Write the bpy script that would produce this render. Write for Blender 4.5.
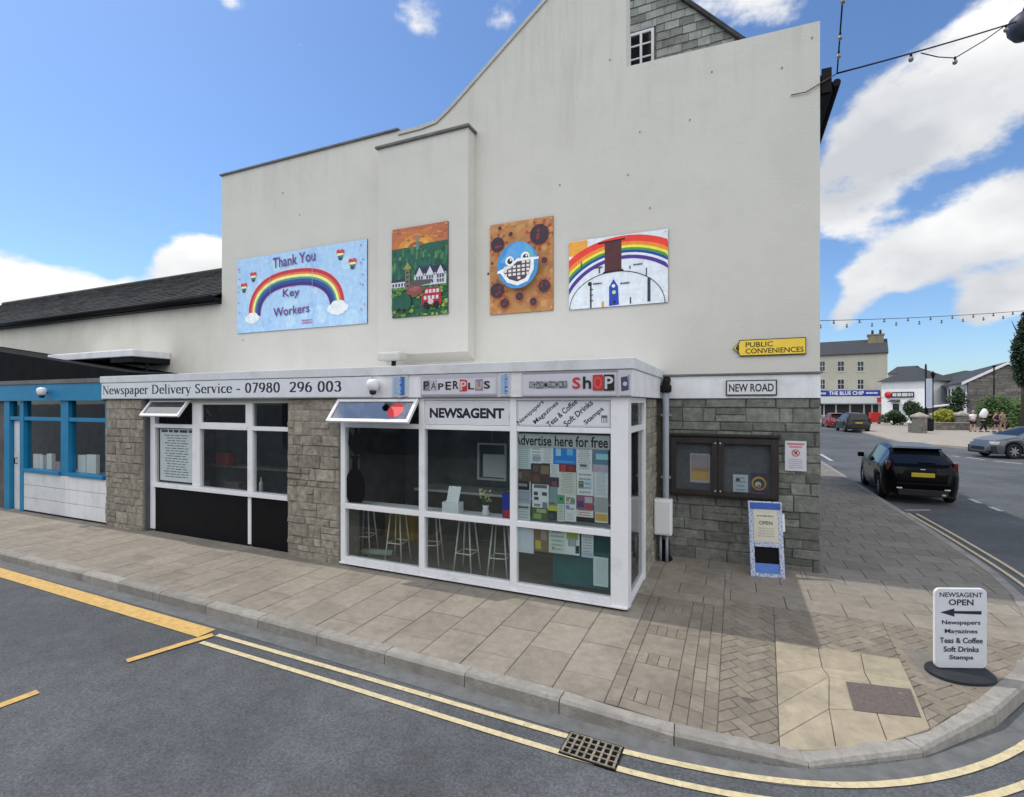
import bpy, bmesh, math, random
from mathutils import Vector, Matrix
random.seed(11)
rad = math.radians
SC = bpy.context.scene
COL = SC.collection
for o in list(bpy.data.objects):
    bpy.data.objects.remove(o)

# ------------------------------------------------------------ camera, sky, sun, exposure
TH = rad(23.8); FPX = 505.0; CXP, CYP = 512.0, 403.0
CAM = (1.11, -5.79, 2.5)
cd = bpy.data.cameras.new('camera'); cam = bpy.data.objects.new('camera', cd); COL.objects.link(cam)
cam.location = CAM; cam.rotation_euler = (rad(90), 0, TH)
cd.sensor_width = 36.0; cd.lens = 36.0*FPX/1024.0
cd.shift_y = 4.5/1024.0
cd.clip_end = 5000; cd.clip_start = 0.05
SC.camera = cam

SUN_EL = rad(58); SUN_AZ_VEC = Vector((-1.0, 0.03, 0)).normalized()
SUN_STRENGTH = 2.0
SKY_STRENGTH = 0.15
EXPOSURE = 0.27
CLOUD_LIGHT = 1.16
SC.view_settings.view_transform = 'Standard'
SC.view_settings.look = 'None'
SC.view_settings.exposure = EXPOSURE
SC.view_settings.gamma = 1.0
SC.view_settings.use_curve_mapping = False
sd = bpy.data.lights.new('sun', 'SUN'); sun = bpy.data.objects.new('sun', sd); COL.objects.link(sun)
sd.energy = SUN_STRENGTH; sd.angle = rad(0.5); sd.color = (1.0, 0.95, 0.87)
to_sun = Vector((SUN_AZ_VEC.x*math.cos(SUN_EL), SUN_AZ_VEC.y*math.cos(SUN_EL), math.sin(SUN_EL)))
sun.rotation_euler = (-to_sun).to_track_quat('-Z', 'Y').to_euler()
sun.location = (-30, 0, 50)

R_ = Vector((math.cos(TH), math.sin(TH), 0)); F_ = Vector((-math.sin(TH), math.cos(TH), 0))
def ray(px, py):
    return R_*((px-CXP)/FPX) + F_ + Vector((0, 0, -(py-CYP)/FPX))
def G(px, py, z=0.12):
    d = ray(px, py); t = (z-CAM[2])/d.z; return Vector(CAM)+d*t
def W(px, py, Y=0.0):
    d = ray(px, py); t = (Y-CAM[1])/d.y; return Vector(CAM)+d*t
def D(px, py, dep):
    return Vector(CAM)+ray(px, py)*dep

def build_world():
    w = bpy.data.worlds.new('World'); SC.world = w; w.use_nodes = True
    nt = w.node_tree; N = nt.nodes; L = nt.links
    bg = N['Background']
    sky = N.new('ShaderNodeTexSky'); sky.sky_type = 'NISHITA'; sky.sun_disc = False
    sky.sun_elevation = SUN_EL
    sky.sun_rotation = math.atan2(SUN_AZ_VEC.x, SUN_AZ_VEC.y)
    sky.air_density = 1.0; sky.dust_density = 0.6; sky.ozone_density = 2.0
    tc = N.new('ShaderNodeTexCoord')
    def math_(op, a, b=None, clamp=False):
        n = N.new('ShaderNodeMath'); n.operation = op; n.use_clamp = clamp
        for i, v in enumerate((a, b)):
            if v is None: continue
            if isinstance(v, (int, float)): n.inputs[i].default_value = v
            else: L.new(v, n.inputs[i])
        return n.outputs[0]
    def vmath(op, a, b=None):
        n = N.new('ShaderNodeVectorMath'); n.operation = op
        for i, v in enumerate((a, b)):
            if v is None: continue
            if isinstance(v, (tuple, list, Vector)): n.inputs[i].default_value = v
            else: L.new(v, n.inputs[i])
        return n
    nrm = vmath('NORMALIZE', tc.outputs['Generated']).outputs[0]
    # cumulus: noise over direction, pushed up at banks in view and at added banks out of view
    def noise(scale, detail, rough, off):
        n = N.new('ShaderNodeTexNoise'); n.inputs['Scale'].default_value = scale
        n.inputs['Detail'].default_value = detail; n.inputs['Roughness'].default_value = rough
        m = N.new('ShaderNodeMapping'); m.inputs['Location'].default_value = off
        m.inputs['Scale'].default_value = (1, 1, 1.7)
        L.new(nrm, m.inputs['Vector']); L.new(m.outputs[0], n.inputs['Vector'])
        return n.outputs['Fac']
    n1 = noise(5.0, 9, 0.58, (1.3, 4.2, .7))
    n2 = noise(16.0, 6, 0.6, (7.3, 1.2, 2.7))
    n3 = noise(3.2, 5, 0.5, (2.1, 8.4, 5.5))
    blobs = [  # pixel-free: azimuth from the view axis, elevation, size, weight
        (34.5, 21.0, 5.5, .60), (41.0, 25.5, 5.0, .60), (33.0, 17.0, 3.6, .5), (38, 24, 4.5, .5), (45.5, 27.0, 4.5, .55),
        (34.5, 10.6, 2.4, .72), (38.0, 12.2, 2.6, .85), (41.5, 13.6, 2.8, .85), (45.5, 14.6, 3.2, .8), (42.5, 8.2, 2.0, .72), (45.5, 8.8, 2.2, .78), (33, 7.6, 1.8, .5), (40.5, 4.0, 2.4, .35), (46, 3.0, 2.2, .4), (35, 5.0, 1.8, .3),
        (-45.5, 8.6, 3.6, .75), (-41.5, 9.0, 3.0, .75), (-33.2, 12.6, 2.8, .85), (-30, 14, 2.4, .7), (-37, 9, 2.6, .6), (-51, 8, 5, .6), (-58, 9, 6, .6),
        (-29.2, 35.0, 2.0, .47), (-9.5, 37.5, 3.4, .44), (-1, 38.5, 3.0, .45), (-22.8, 33.5, 1.8, .44), (-21, 15.5, 2.2, .3), (24.0, 37.0, 5.5, .55), (32, 38, 4.0, .45),
        (180, 14, 22, .62), (140, 22, 24, .62), (220, 22, 24, .62), (180, 38, 18, .62), (105, 28, 20, .6), (255, 25, 20, .6), (75, 34, 14, .5), (150, 45, 14, .5), (215, 45, 14, .5), (290, 40, 12, .4), (60, 56, 13, .6), (120, 58, 13, .6), (180, 60, 11, .6), (240, 58, 13, .6), (300, 56, 13, .6), (0, 62, 12, .6), (-75, 30, 14, .6), (80, 15, 12, .6)]  # unseen banks behind, beside and overhead, added to lift the fill light
    acc = None
    for az, el, size, wgt in blobs:
        a = TH - rad(az); e = rad(el)
        v = Vector((-math.sin(a)*math.cos(e), math.cos(a)*math.cos(e), math.sin(e)))
        d = vmath('DOT_PRODUCT', nrm, tuple(v)).outputs['Value']
        # gaussian-like falloff
        k = 1.0/(1-math.cos(rad(size)))
        ex = math_('POWER', 2.718, math_('MULTIPLY', math_('SUBTRACT', d, 1.0), k))
        t = math_('MULTIPLY', ex, wgt)
        acc = t if acc is None else math_('ADD', acc, t)
    acc = math_('MINIMUM', acc, .74)
    dens = math_('ADD', math_('ADD', math_('MULTIPLY', n1, 1.15), math_('MULTIPLY', math_('SUBTRACT', n2, .14), .45)), acc)
    mr = N.new('ShaderNodeMapRange'); mr.interpolation_type = 'SMOOTHSTEP'
    mr.inputs['From Min'].default_value = 1.10; mr.inputs['From Max'].default_value = 1.34
    L.new(dens, mr.inputs['Value'])
    sh = N.new('ShaderNodeMapRange'); sh.inputs['From Min'].default_value = .35; sh.inputs['From Max'].default_value = .62
    L.new(n3, sh.inputs['Value'])
    mixc = N.new('ShaderNodeMix'); mixc.data_type = 'RGBA'
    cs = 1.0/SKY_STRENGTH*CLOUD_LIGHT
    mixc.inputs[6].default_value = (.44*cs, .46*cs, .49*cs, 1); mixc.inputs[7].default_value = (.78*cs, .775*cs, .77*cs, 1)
    L.new(sh.outputs[0], mixc.inputs[0])
    tint = N.new('ShaderNodeMix'); tint.data_type = 'RGBA'; tint.blend_type = 'MULTIPLY'; tint.inputs[0].default_value = 1
    tint.inputs[7].default_value = (.62, .76, .92, 1)
    L.new(sky.outputs[0], tint.inputs[6])
    gd_ = vmath('DOT_PRODUCT', nrm, (math.sin(TH), -math.cos(TH), 0)).outputs['Value']  # added gain: clouds behind and overhead glow brighter to fill the shade
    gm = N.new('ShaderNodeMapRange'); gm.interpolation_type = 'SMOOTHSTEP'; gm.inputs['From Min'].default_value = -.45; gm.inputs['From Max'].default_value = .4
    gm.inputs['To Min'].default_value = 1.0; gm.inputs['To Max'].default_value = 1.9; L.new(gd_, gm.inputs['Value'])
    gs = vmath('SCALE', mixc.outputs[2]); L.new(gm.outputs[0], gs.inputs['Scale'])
    mix = N.new('ShaderNodeMix'); mix.data_type = 'RGBA'
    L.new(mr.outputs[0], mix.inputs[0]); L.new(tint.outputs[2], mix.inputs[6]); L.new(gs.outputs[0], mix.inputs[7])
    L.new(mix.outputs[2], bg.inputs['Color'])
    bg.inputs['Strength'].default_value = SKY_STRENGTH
build_world()

# ------------------------------------------------------------ helpers
def S(r, g, b, k=1.0):
    def f(c):
        c /= 255.0
        return c/12.92 if c <= .04045 else ((c+.055)/1.055)**2.4
    return tuple(min(.92, f(c)*k) for c in (r, g, b))

def mat(name, col, rough=.6, var=.12, scale=6.0, bump=0.0, bscale=None, metal=0.0, spec=.4, island=0.0, streak=0.0, coat=0.0, attr=None, top=None, blotch=0.0):
    m = bpy.data.materials.new(name); m.use_nodes = True
    nt = m.node_tree; N = nt.nodes; L = nt.links; b = N['Principled BSDF']
    b.inputs['Roughness'].default_value = rough; b.inputs['Metallic'].default_value = metal
    b.inputs['Specular IOR Level'].default_value = spec
    if coat: b.inputs['Coat Weight'].default_value = coat; b.inputs['Coat Roughness'].default_value = .05
    tc = N.new('ShaderNodeTexCoord')
    def mul(colsock, facsock, lo, hi, fmin=.3, fmax=.7):
        mr = N.new('ShaderNodeMapRange'); mr.inputs['From Min'].default_value = fmin; mr.inputs['From Max'].default_value = fmax
        mr.inputs['To Min'].default_value = lo; mr.inputs['To Max'].default_value = hi
        L.new(facsock, mr.inputs['Value'])
        x = N.new('ShaderNodeVectorMath'); x.operation = 'SCALE'
        L.new(colsock, x.inputs[0]); L.new(mr.outputs[0], x.inputs['Scale'])
        return x.outputs[0]
    if attr:
        a = N.new('ShaderNodeVertexColor'); a.layer_name = attr; cs = a.outputs['Color']
    else:
        rgb = N.new('ShaderNodeRGB'); rgb.outputs[0].default_value = (*col, 1); cs = rgb.outputs[0]
    if var:
        n = N.new('ShaderNodeTexNoise'); n.inputs['Scale'].default_value = scale; n.inputs['Detail'].default_value = 8; n.inputs['Roughness'].default_value = .65
        L.new(tc.outputs['Object'], n.inputs['Vector'])
        cs = mul(cs, n.outputs['Fac'], 1-var, 1+var)
    if island:
        g = N.new('ShaderNodeNewGeometry')
        cs = mul(cs, g.outputs['Random Per Island'], 1-island, 1+island, 0, 1)
    if streak:
        mp = N.new('ShaderNodeMapping'); mp.inputs['Scale'].default_value = (3.0, 3.0, .22)
        L.new(tc.outputs['Object'], mp.inputs['Vector'])
        n = N.new('ShaderNodeTexNoise'); n.inputs['Scale'].default_value = 1.6; n.inputs['Detail'].default_value = 7; n.inputs['Roughness'].default_value = .7
        L.new(mp.outputs[0], n.inputs['Vector'])
        if top:
            sp = N.new('ShaderNodeSeparateXYZ'); L.new(tc.outputs['Object'], sp.inputs[0])
            tm = N.new('ShaderNodeMapRange'); tm.inputs['From Min'].default_value = top[0]; tm.inputs['From Max'].default_value = top[1]; L.new(sp.outputs['Z'], tm.inputs['Value'])
            a1 = N.new('ShaderNodeMath'); a1.operation = 'SUBTRACT'; L.new(n.outputs['Fac'], a1.inputs[0]); a1.inputs[1].default_value = .5
            a2 = N.new('ShaderNodeMath'); a2.operation = 'MULTIPLY_ADD'; L.new(a1.outputs[0], a2.inputs[0]); L.new(tm.outputs[0], a2.inputs[1]); a2.inputs[2].default_value = .56
            cs = mul(cs, a2.outputs[0], 1-streak, 1.0, .36, .56)
        else: cs = mul(cs, n.outputs['Fac'], 1-streak, 1+streak*.3, .38, .62)
    if blotch:
        n = N.new('ShaderNodeTexNoise'); n.inputs['Scale'].default_value = .9; n.inputs['Detail'].default_value = 10; n.inputs['Roughness'].default_value = .72; n.inputs['Distortion'].default_value = .6
        L.new(tc.outputs['Object'], n.inputs['Vector']); cs = mul(cs, n.outputs['Fac'], 1-blotch, 1+blotch*.25, .34, .56)
    L.new(cs, b.inputs['Base Color'])
    if bump:
        n = N.new('ShaderNodeTexNoise'); n.inputs['Scale'].default_value = bscale or scale*4; n.inputs['Detail'].default_value = 6
        L.new(tc.outputs['Object'], n.inputs['Vector'])
        bp = N.new('ShaderNodeBump'); bp.inputs['Strength'].default_value = bump; bp.inputs['Distance'].default_value = .02
        L.new(n.outputs['Fac'], bp.inputs['Height']); L.new(bp.outputs[0], b.inputs['Normal'])
    return m

def glass_mat(name, tint=(.9, .95, .95), ior=1.5, refl=0.0, rough=.0):
    m = bpy.data.materials.new(name); m.use_nodes = True
    nt = m.node_tree; N = nt.nodes; L = nt.links
    N.remove(N['Principled BSDF']); out = N['Material Output']
    t = N.new('ShaderNodeBsdfTransparent'); t.inputs['Color'].default_value = (*tint, 1)
    g = N.new('ShaderNodeBsdfGlossy'); g.inputs['Roughness'].default_value = rough
    lw = N.new('ShaderNodeLayerWeight'); lw.inputs['Blend'].default_value = .5
    fr = N.new('ShaderNodeMath'); fr.operation = 'POWER'; L.new(lw.outputs['Facing'], fr.inputs[0]); fr.inputs[1].default_value = 4.5
    mx = N.new('ShaderNodeMath'); mx.operation = 'MULTIPLY_ADD'; mx.use_clamp = True
    L.new(fr.outputs[0], mx.inputs[0]); mx.inputs[1].default_value = .85; mx.inputs[2].default_value = .034+refl
    tc = N.new('ShaderNodeTexCoord'); n = N.new('ShaderNodeTexNoise'); n.inputs['Scale'].default_value = 1.3
    L.new(tc.outputs['Object'], n.inputs['Vector'])
    bp = N.new('ShaderNodeBump'); bp.inputs['Strength'].default_value = .02; bp.inputs['Distance'].default_value = .05
    L.new(n.outputs['Fac'], bp.inputs['Height']); L.new(bp.outputs[0], g.inputs['Normal'])
    ms = N.new('ShaderNodeMixShader')
    L.new(mx.outputs[0], ms.inputs[0]); L.new(t.outputs[0], ms.inputs[1]); L.new(g.outputs[0], ms.inputs[2])
    L.new(ms.outputs[0], out.inputs['Surface'])
    return m

M = {}
M['wall'] = mat('cream_render', (.635, .617, .563), .85, .03, .5, .22, 45, streak=.13, top=(6.3, 7.9), blotch=.045)
M['wall_old'] = mat('old_render', (.67, .645, .57), .85, .04, .6, .15, 45, streak=.10, top=(3.0, 6.0), blotch=.09)
M['coping'] = mat('coping', (.16, .155, .15), .8, .25, 5, .2)
M['copel'] = mat('light_coping', (.50, .50, .47), .8, .15, 5, .2)
M['white'] = mat('white_paint', (.80, .80, .82), .38, .05, 3, .03, 40, streak=.08)
M['whiteband'] = mat('white_band', (.78, .79, .81), .5, .05, 3, .03, 40, streak=.08)
M['greywhite'] = mat('grey_white_paint', (.66, .67, .69), .45, .08, 4, .03, 30)
M['upvc'] = mat('white_plastic', (.82, .82, .84), .3, .03, 4)
M['blue'] = mat('blue_paint', S(16, 122, 168), .45, .10, 4, .03, 30)
M['blue2'] = mat('blue_paint_dark', S(20, 95, 150), .45, .10, 4)
M['black'] = mat('black_paint', (.006, .006, .007), .5, .25, 5, spec=.12)
M['matblack'] = mat('matt_black', (.014, .014, .015), .75, .2, 5, spec=.12)
M['blackroof'] = mat('black_bitumen', (.008, .008, .009), .8, .3, 3, spec=.08)
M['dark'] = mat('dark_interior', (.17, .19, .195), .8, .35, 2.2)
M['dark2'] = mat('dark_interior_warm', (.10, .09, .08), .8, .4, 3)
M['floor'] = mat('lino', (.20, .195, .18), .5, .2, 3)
M['stone'] = mat('pier_stone', (.30, .27, .222), .9, .42, 11, .8, 45, island=.22)
M['slatestone'] = mat('slate_stone', (.175, .18, .163), .85, .38, 9, .7, 40, island=.36)
M['mortar'] = mat('mortar', (.235, .215, .18), .95, .2, 12, .3)
M['mortar_d'] = mat('dark_mortar', (.135, .135, .118), .95, .2, 12, .3)
M['slate'] = mat('slate_tile', (.055, .055, .056), .85, .4, 5, .35, 30, island=.45, spec=.15)
M['slatehung'] = mat('slate_hanging', (.25, .262, .24), .75, .28, 8, .3, 30, island=.35)
M['roof_dark'] = mat('far_slate', (.045, .048, .055), .8, .2, 3, .2, 8)
M['slab'] = mat('paving_slab', (.268, .235, .192), .9, .16, 9, .25, 60, island=.10)
M['slab2'] = mat('paving_slab_brown', (.238, .202, .162), .9, .16, 9, .25, 60, island=.10)
M['brick'] = mat('paving_brick', (.228, .194, .152), .9, .16, 14, .25, 60, island=.14)
M['buff'] = mat('buff_slab', (.365, .31, .222), .9, .14, 9, .25, 60, island=.07)
M['setts'] = mat('grey_slab', (.215, .195, .167), .9, .16, 9, .25, 60, island=.12)
M['grout'] = mat('joint_sand', (.10, .09, .078), .95, .25, 20, .2)
M['kerb'] = mat('kerb_granite', (.29, .272, .245), .88, .25, 14, .35, 60, island=.13)
M['farpave'] = mat('far_paving', (.34, .30, .25), .9, .15, 2, .1)
M['gutter'] = mat('gutter_strip', (.135, .138, .138), .95, .25, 7, .3, 90)
M['yellow'] = mat('yellow_line', (.58, .49, .30), .8, .22, 16, .2, 70)
M['orange'] = mat('orange_line', (.58, .37, .12), .8, .22, 12, .2, 70)
M['whiteline'] = mat('white_line', (.45, .46, .46), .8, .25, 12, .2, 70)
M['gratebar'] = mat('worn_iron', (.27, .235, .18), .6, .5, 25, .3, metal=.3)
M['iron'] = mat('cast_iron', (.035, .03, .027), .6, .4, 20, .3, metal=.5)
M['rust'] = mat('rusty_steel', (.10, .072, .055), .8, .4, 18, .3)
M['cover'] = mat('cover_plate', (.13, .105, .095), .85, .25, 40, .4, 120)
M['pipe'] = mat('grey_pipe', (.31, .34, .39), .45, .1, 6)
M['printed'] = mat('printed_panel', None, .45, .06, 7, attr='Col')
M['painted'] = mat('painted_board', None, .6, .14, 9, .08, 40, attr='Col')
M['ink'] = mat('ink', (.015, .017, .025), .6, .1, 10)
M['paper'] = mat('paper', (.70, .72, .73), .7, .05, 6)
M['steel'] = mat('white_steel', (.62, .62, .60), .35, .06, 10, metal=.0)
M['wood'] = mat('stool_seat', (.30, .28, .24), .6, .2, 10)
M['teal'] = mat('teal_board', S(52, 112, 116), .7, .12, 3)
M['glass'] = glass_mat('window_glass', (.93, .96, .955))
M['glassdark'] = glass_mat('window_glass_dim', (.72, .77, .77))
M['filmglass'] = glass_mat('mirror_film_glass', (.35, .4, .5), refl=.26)
M['carglass'] = mat('car_glass', (.006, .007, .008), .08, 0, spec=.4)
M['tyre'] = mat('tyre', (.012, .012, .012), .85, .2, 30)
M['alloy'] = mat('alloy', (.42, .43, .44), .3, .05, 10, metal=.8)
M['carblack'] = mat('black_car_paint', (.002, .002, .003), .2, 0, spec=.12, coat=.05)
M['cargrey'] = mat('grey_car_paint', (.10, .11, .125), .3, 0, metal=.3, coat=.4)
M['cardark'] = mat('dark_car_paint', (.010, .010, .013), .25, 0, spec=.3, coat=.2)
M['carred'] = mat('red_car_paint', (.22, .015, .015), .25, 0, coat=.6)
M['plastic'] = mat('black_plastic', (.010, .010, .011), .5, .1, 10)
M['redlens'] = mat('red_lens', (.11, .008, .008), .15, 0, coat=.5)
M['clearlens'] = mat('clear_lens', (.55, .55, .55), .12, 0, coat=.5)
M['plate'] = mat('yellow_plate', (.48, .36, .025), .5, .05, 10)
M['skin'] = mat('skin', (.45, .27, .19), .6, .05, 10)
M['cream'] = mat('cream_wall', (.47, .45, .37), .85, .06, .6, streak=.05)
M['pubwhite'] = mat('white_wall', (.74, .75, .76), .8, .05, .6, streak=.05)
M['bluefascia'] = mat('blue_fascia', S(22, 50, 150), .5, .06, 2)
M['farglass'] = mat('far_glass', (.03, .035, .04), .1, .1, 3, spec=.6)
M['farwin'] = mat('far_window_frame', (.50, .50, .48), .6, .05, 3)
M['awning'] = mat('grey_awning', (.33, .35, .35), .8, .08, 2)
M['rubble'] = mat('far_rubble', (.165, .155, .14), .9, .35, 2.4, .4, 6, island=.25)
M['green'] = mat('shrub_leaf', (.055, .11, .022), .7, .3, 3, island=.5)
M['dkgreen'] = mat('hedge_leaf', (.028, .058, .018), .7, .3, 3, island=.5)
M['conifer'] = mat('conifer_leaf', (.014, .038, .014), .75, .3, 3, island=.5)
M['yelgreen'] = mat('yellow_leaf', (.30, .30, .03), .7, .3, 3, island=.35)
M['bark'] = mat('bark', (.05, .04, .032), .9, .3, 12, .4)
M['bulb'] = mat('smoky_bulb', (.20, .20, .19), .15, .1, 8, spec=.6)
M['red'] = mat('red_paint', (.50, .02, .02), .5, .1, 5)
M['hill'] = mat('hill_green', (.022, .04, .02), .95, .4, .05)
M['terr'] = mat('terrace_render', (.20, .205, .21), .9, .2, 1.0)
M['ceil'] = mat('shop_ceiling', (.6, .6, .58), .8, .1, 3)

def asphalt():
    m = mat('asphalt', (.089, .094, .100), .9, .22, 45, .35, 160)
    nt = m.node_tree; N = nt.nodes; L = nt.links; b = N['Principled BSDF']
    src = b.inputs['Base Color'].links[0].from_socket
    tc = N.new('ShaderNodeTexCoord')
    def layer(src, scale, lo, hi, mn, mx, det=5):
        n = N.new('ShaderNodeTexNoise'); n.inputs['Scale'].default_value = scale; n.inputs['Detail'].default_value = det
        L.new(tc.outputs['Object'], n.inputs['Vector'])
        mr = N.new('ShaderNodeMapRange'); mr.inputs['From Min'].default_value = mn; mr.inputs['From Max'].default_value = mx
        mr.inputs['To Min'].default_value = lo; mr.inputs['To Max'].default_value = hi
        L.new(n.outputs['Fac'], mr.inputs['Value'])
        x = N.new('ShaderNodeVectorMath'); x.operation = 'SCALE'
        L.new(src, x.inputs[0]); L.new(mr.outputs[0], x.inputs['Scale']); return x.outputs[0]
    c = layer(src, .7, .84, 1.17, .35, .65); c = layer(c, .22, .90, 1.12, .4, .6, 3); c = layer(c, 5.0, .90, 1.10, .35, .65)
    v = N.new('ShaderNodeTexVoronoi'); v.inputs['Scale'].default_value = 75
    L.new(tc.outputs['Object'], v.inputs['Vector'])
    mr = N.new('ShaderNodeMapRange'); mr.inputs['To Min'].default_value = .75; mr.inputs['To Max'].default_value = 1.25
    sp = N.new('ShaderNodeSeparateColor'); L.new(v.outputs['Color'], sp.inputs[0]); L.new(sp.outputs[0], mr.inputs['Value'])
    x = N.new('ShaderNodeVectorMath'); x.operation = 'SCALE'; L.new(c, x.inputs[0]); L.new(mr.outputs[0], x.inputs['Scale'])
    L.new(x.outputs[0], b.inputs['Base Color'])
    return m
M['asphalt'] = asphalt()

# worn paint: lets the asphalt through in small chips
def wear(m, amount=.5, scale=26, col=(.12, .115, .10), soft=.1):
    nt = m.node_tree; N = nt.nodes; L = nt.links; b = N['Principled BSDF']
    src = b.inputs['Base Color'].links[0].from_socket
    tc = N.new('ShaderNodeTexCoord'); n = N.new('ShaderNodeTexNoise'); n.inputs['Scale'].default_value = scale
    n.inputs['Detail'].default_value = 8; n.inputs['Roughness'].default_value = .7
    L.new(tc.outputs['Object'], n.inputs['Vector'])
    mr = N.new('ShaderNodeMapRange'); mr.inputs['From Min'].default_value = amount; mr.inputs['From Max'].default_value = amount+soft
    L.new(n.outputs['Fac'], mr.inputs['Value'])
    mx = N.new('ShaderNodeMix'); mx.data_type = 'RGBA'
    L.new(mr.outputs[0], mx.inputs[0]); L.new(src, mx.inputs[6]); mx.inputs[7].default_value = (*col, 1)
    L.new(mx.outputs[2], b.inputs['Base Color'])
wear(M['slate'], .56, 1.3, (.15, .15, .135), .2); wear(M['slatehung'], .55, 2.2, (.24, .23, .12), .2)
for k_ in ('slab', 'slab2', 'brick', 'buff', 'setts'): wear(M[k_], .48, 1.9, (.125, .112, .09), .40)
for k_ in ('white', 'whiteband', 'greywhite'): wear(M[k_], .52, 2.6, (.36, .35, .31), .5)
wear(M['upvc'], .55, 3.1, (.42, .41, .38), .5)
wear(M['kerb'], .50, 3.5, (.12, .11, .095), .35)
wear(M['yellow'], .58); wear(M['orange'], .6); wear(M['whiteline'], .52)

# low dirt splash and damp at stone and white paint stays subtle: nothing else painted

class MB:
    def __init__(s): s.v = []; s.f = []; s.c = []; s.smooth = []
    def face(s, pts, smooth=False):
        i = len(s.v); s.v += [tuple(p) for p in pts]; s.f.append(tuple(range(i, i+len(pts)))); s.smooth.append(smooth)
    def mesh(s, verts, faces, smooth=False):
        i = len(s.v); s.v += [tuple(p) for p in verts]
        for f in faces: s.f.append(tuple(k+i for k in f)); s.smooth.append(smooth)
        return s
    def box(s, x0, x1, y0, y1, z0, z1):
        v = [(x0, y0, z0), (x1, y0, z0), (x1, y1, z0), (x0, y1, z0), (x0, y0, z1), (x1, y0, z1), (x1, y1, z1), (x0, y1, z1)]
        return s.mesh(v, [(0, 3, 2, 1), (4, 5, 6, 7), (0, 1, 5, 4), (1, 2, 6, 5), (2, 3, 7, 6), (3, 0, 4, 7)])
    def prism_y(s, poly, y0, y1):      # poly = (x,z) counter-clockwise seen from -y
        n = len(poly); v = [(x, y0, z) for x, z in poly]+[(x, y1, z) for x, z in poly]
        f = [tuple(range(n)), tuple(range(2*n-1, n-1, -1))]+[(i, i+n, (i+1) % n+n, (i+1) % n) for i in range(n)]
        return s.mesh(v, f)
    def prism_x(s, poly, x0, x1):
        n = len(poly); v = [(x0, y, z) for y, z in poly]+[(x1, y, z) for y, z in poly]
        f = [tuple(range(n)), tuple(range(2*n-1, n-1, -1))]+[(i, i+n, (i+1) % n+n, (i+1) % n) for i in range(n)]
        return s.mesh(v, f)
    def prism_z(s, poly, z0, z1):
        n = len(poly); v = [(x, y, z0) for x, y in poly]+[(x, y, z1) for x, y in poly]
        f = [tuple(range(n-1, -1, -1)), tuple(range(n, 2*n))]+[(i, (i+1) % n, (i+1) % n+n, i+n) for i in range(n)]
        return s.mesh(v, f)
    def tube(s, path, r, n=8, caps=True, smooth=True):
        path = [Vector(p) for p in path]; rs = r if isinstance(r, (list, tuple)) else [r]*len(path)
        rings = []; up = None
        for i, p in enumerate(path):
            d = (path[min(i+1, len(path)-1)]-path[max(i-1, 0)]).normalized()
            if up is None:
                a = Vector((0, 0, 1)) if abs(d.z) < .9 else Vector((1, 0, 0))
                up = (a-d*a.dot(d)).normalized()
            else:
                up = (up-d*up.dot(d)).normalized()
            w = d.cross(up)
            rings.append([p+(up*math.cos(2*math.pi*k/n)+w*math.sin(2*math.pi*k/n))*rs[i] for k in range(n)])
        b = len(s.v)
        for rg in rings: s.v += [tuple(q) for q in rg]
        for i in range(len(rings)-1):
            for k in range(n):
                s.f.append((b+i*n+k, b+i*n+(k+1) % n, b+(i+1)*n+(k+1) % n, b+(i+1)*n+k)); s.smooth.append(smooth)
        if caps:
            s.f.append(tuple(b+k for k in range(n-1, -1, -1))); s.smooth.append(False)
            e = b+(len(rings)-1)*n; s.f.append(tuple(e+k for k in range(n))); s.smooth.append(False)
        return s
    def lathe(s, prof, n=20, mtx=None, smooth=True):   # prof (r,z)
        b = len(s.v); mtx = mtx or Matrix.Identity(4)
        for r, z in prof:
            for k in range(n):
                a = 2*math.pi*k/n; s.v.append(tuple(mtx @ Vector((r*math.cos(a), r*math.sin(a), z))))
        for i in range(len(prof)-1):
            for k in range(n):
                s.f.append((b+i*n+k, b+i*n+(k+1) % n, b+(i+1)*n+(k+1) % n, b+(i+1)*n+k)); s.smooth.append(smooth)
        s.f.append(tuple(b+k for k in range(n-1, -1, -1))); s.smooth.append(False)
        e = b+(len(prof)-1)*n; s.f.append(tuple(e+k for k in range(n))); s.smooth.append(False)
        return s
    def build(s, name, m, parent=None, local=False, bevel=0, origin=None, flat_normals=True):
        me = bpy.data.meshes.new(name)
        off = Vector((0, 0, 0)); loc = None
        if parent is None:
            if origin is not None: off = Vector(origin)
            else:
                xs = [v[0] for v in s.v]; ys = [v[1] for v in s.v]; zs = [v[2] for v in s.v]
                off = Vector(((min(xs)+max(xs))/2, (min(ys)+max(ys))/2, min(zs)))
            loc = off
        elif not local:
            r = parent; off = Vector(r.location)
            while r.parent: r = r.parent; off += Vector(r.location)
        me.from_pydata([(a-off.x, b-off.y, c-off.z) for a, b, c in s.v], [], s.f)
        me.polygons.foreach_set('use_smooth', s.smooth)
        if s.c:
            ca = me.color_attributes.new('Col', 'FLOAT_COLOR', 'CORNER')
            for p, c in zip(me.polygons, s.c):
                for li in p.loop_indices: ca.data[li].color = (*c, 1)
        me.update()
        if m: me.materials.append(m)
        o = bpy.data.objects.new(name, me); COL.objects.link(o)
        if parent: o.parent = parent
        else: o.location = loc
        if bevel:
            bv = o.modifiers.new('bevel', 'BEVEL'); bv.width = bevel; bv.segments = 2; bv.limit_method = 'ANGLE'; bv.angle_limit = rad(40)
        return o

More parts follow.
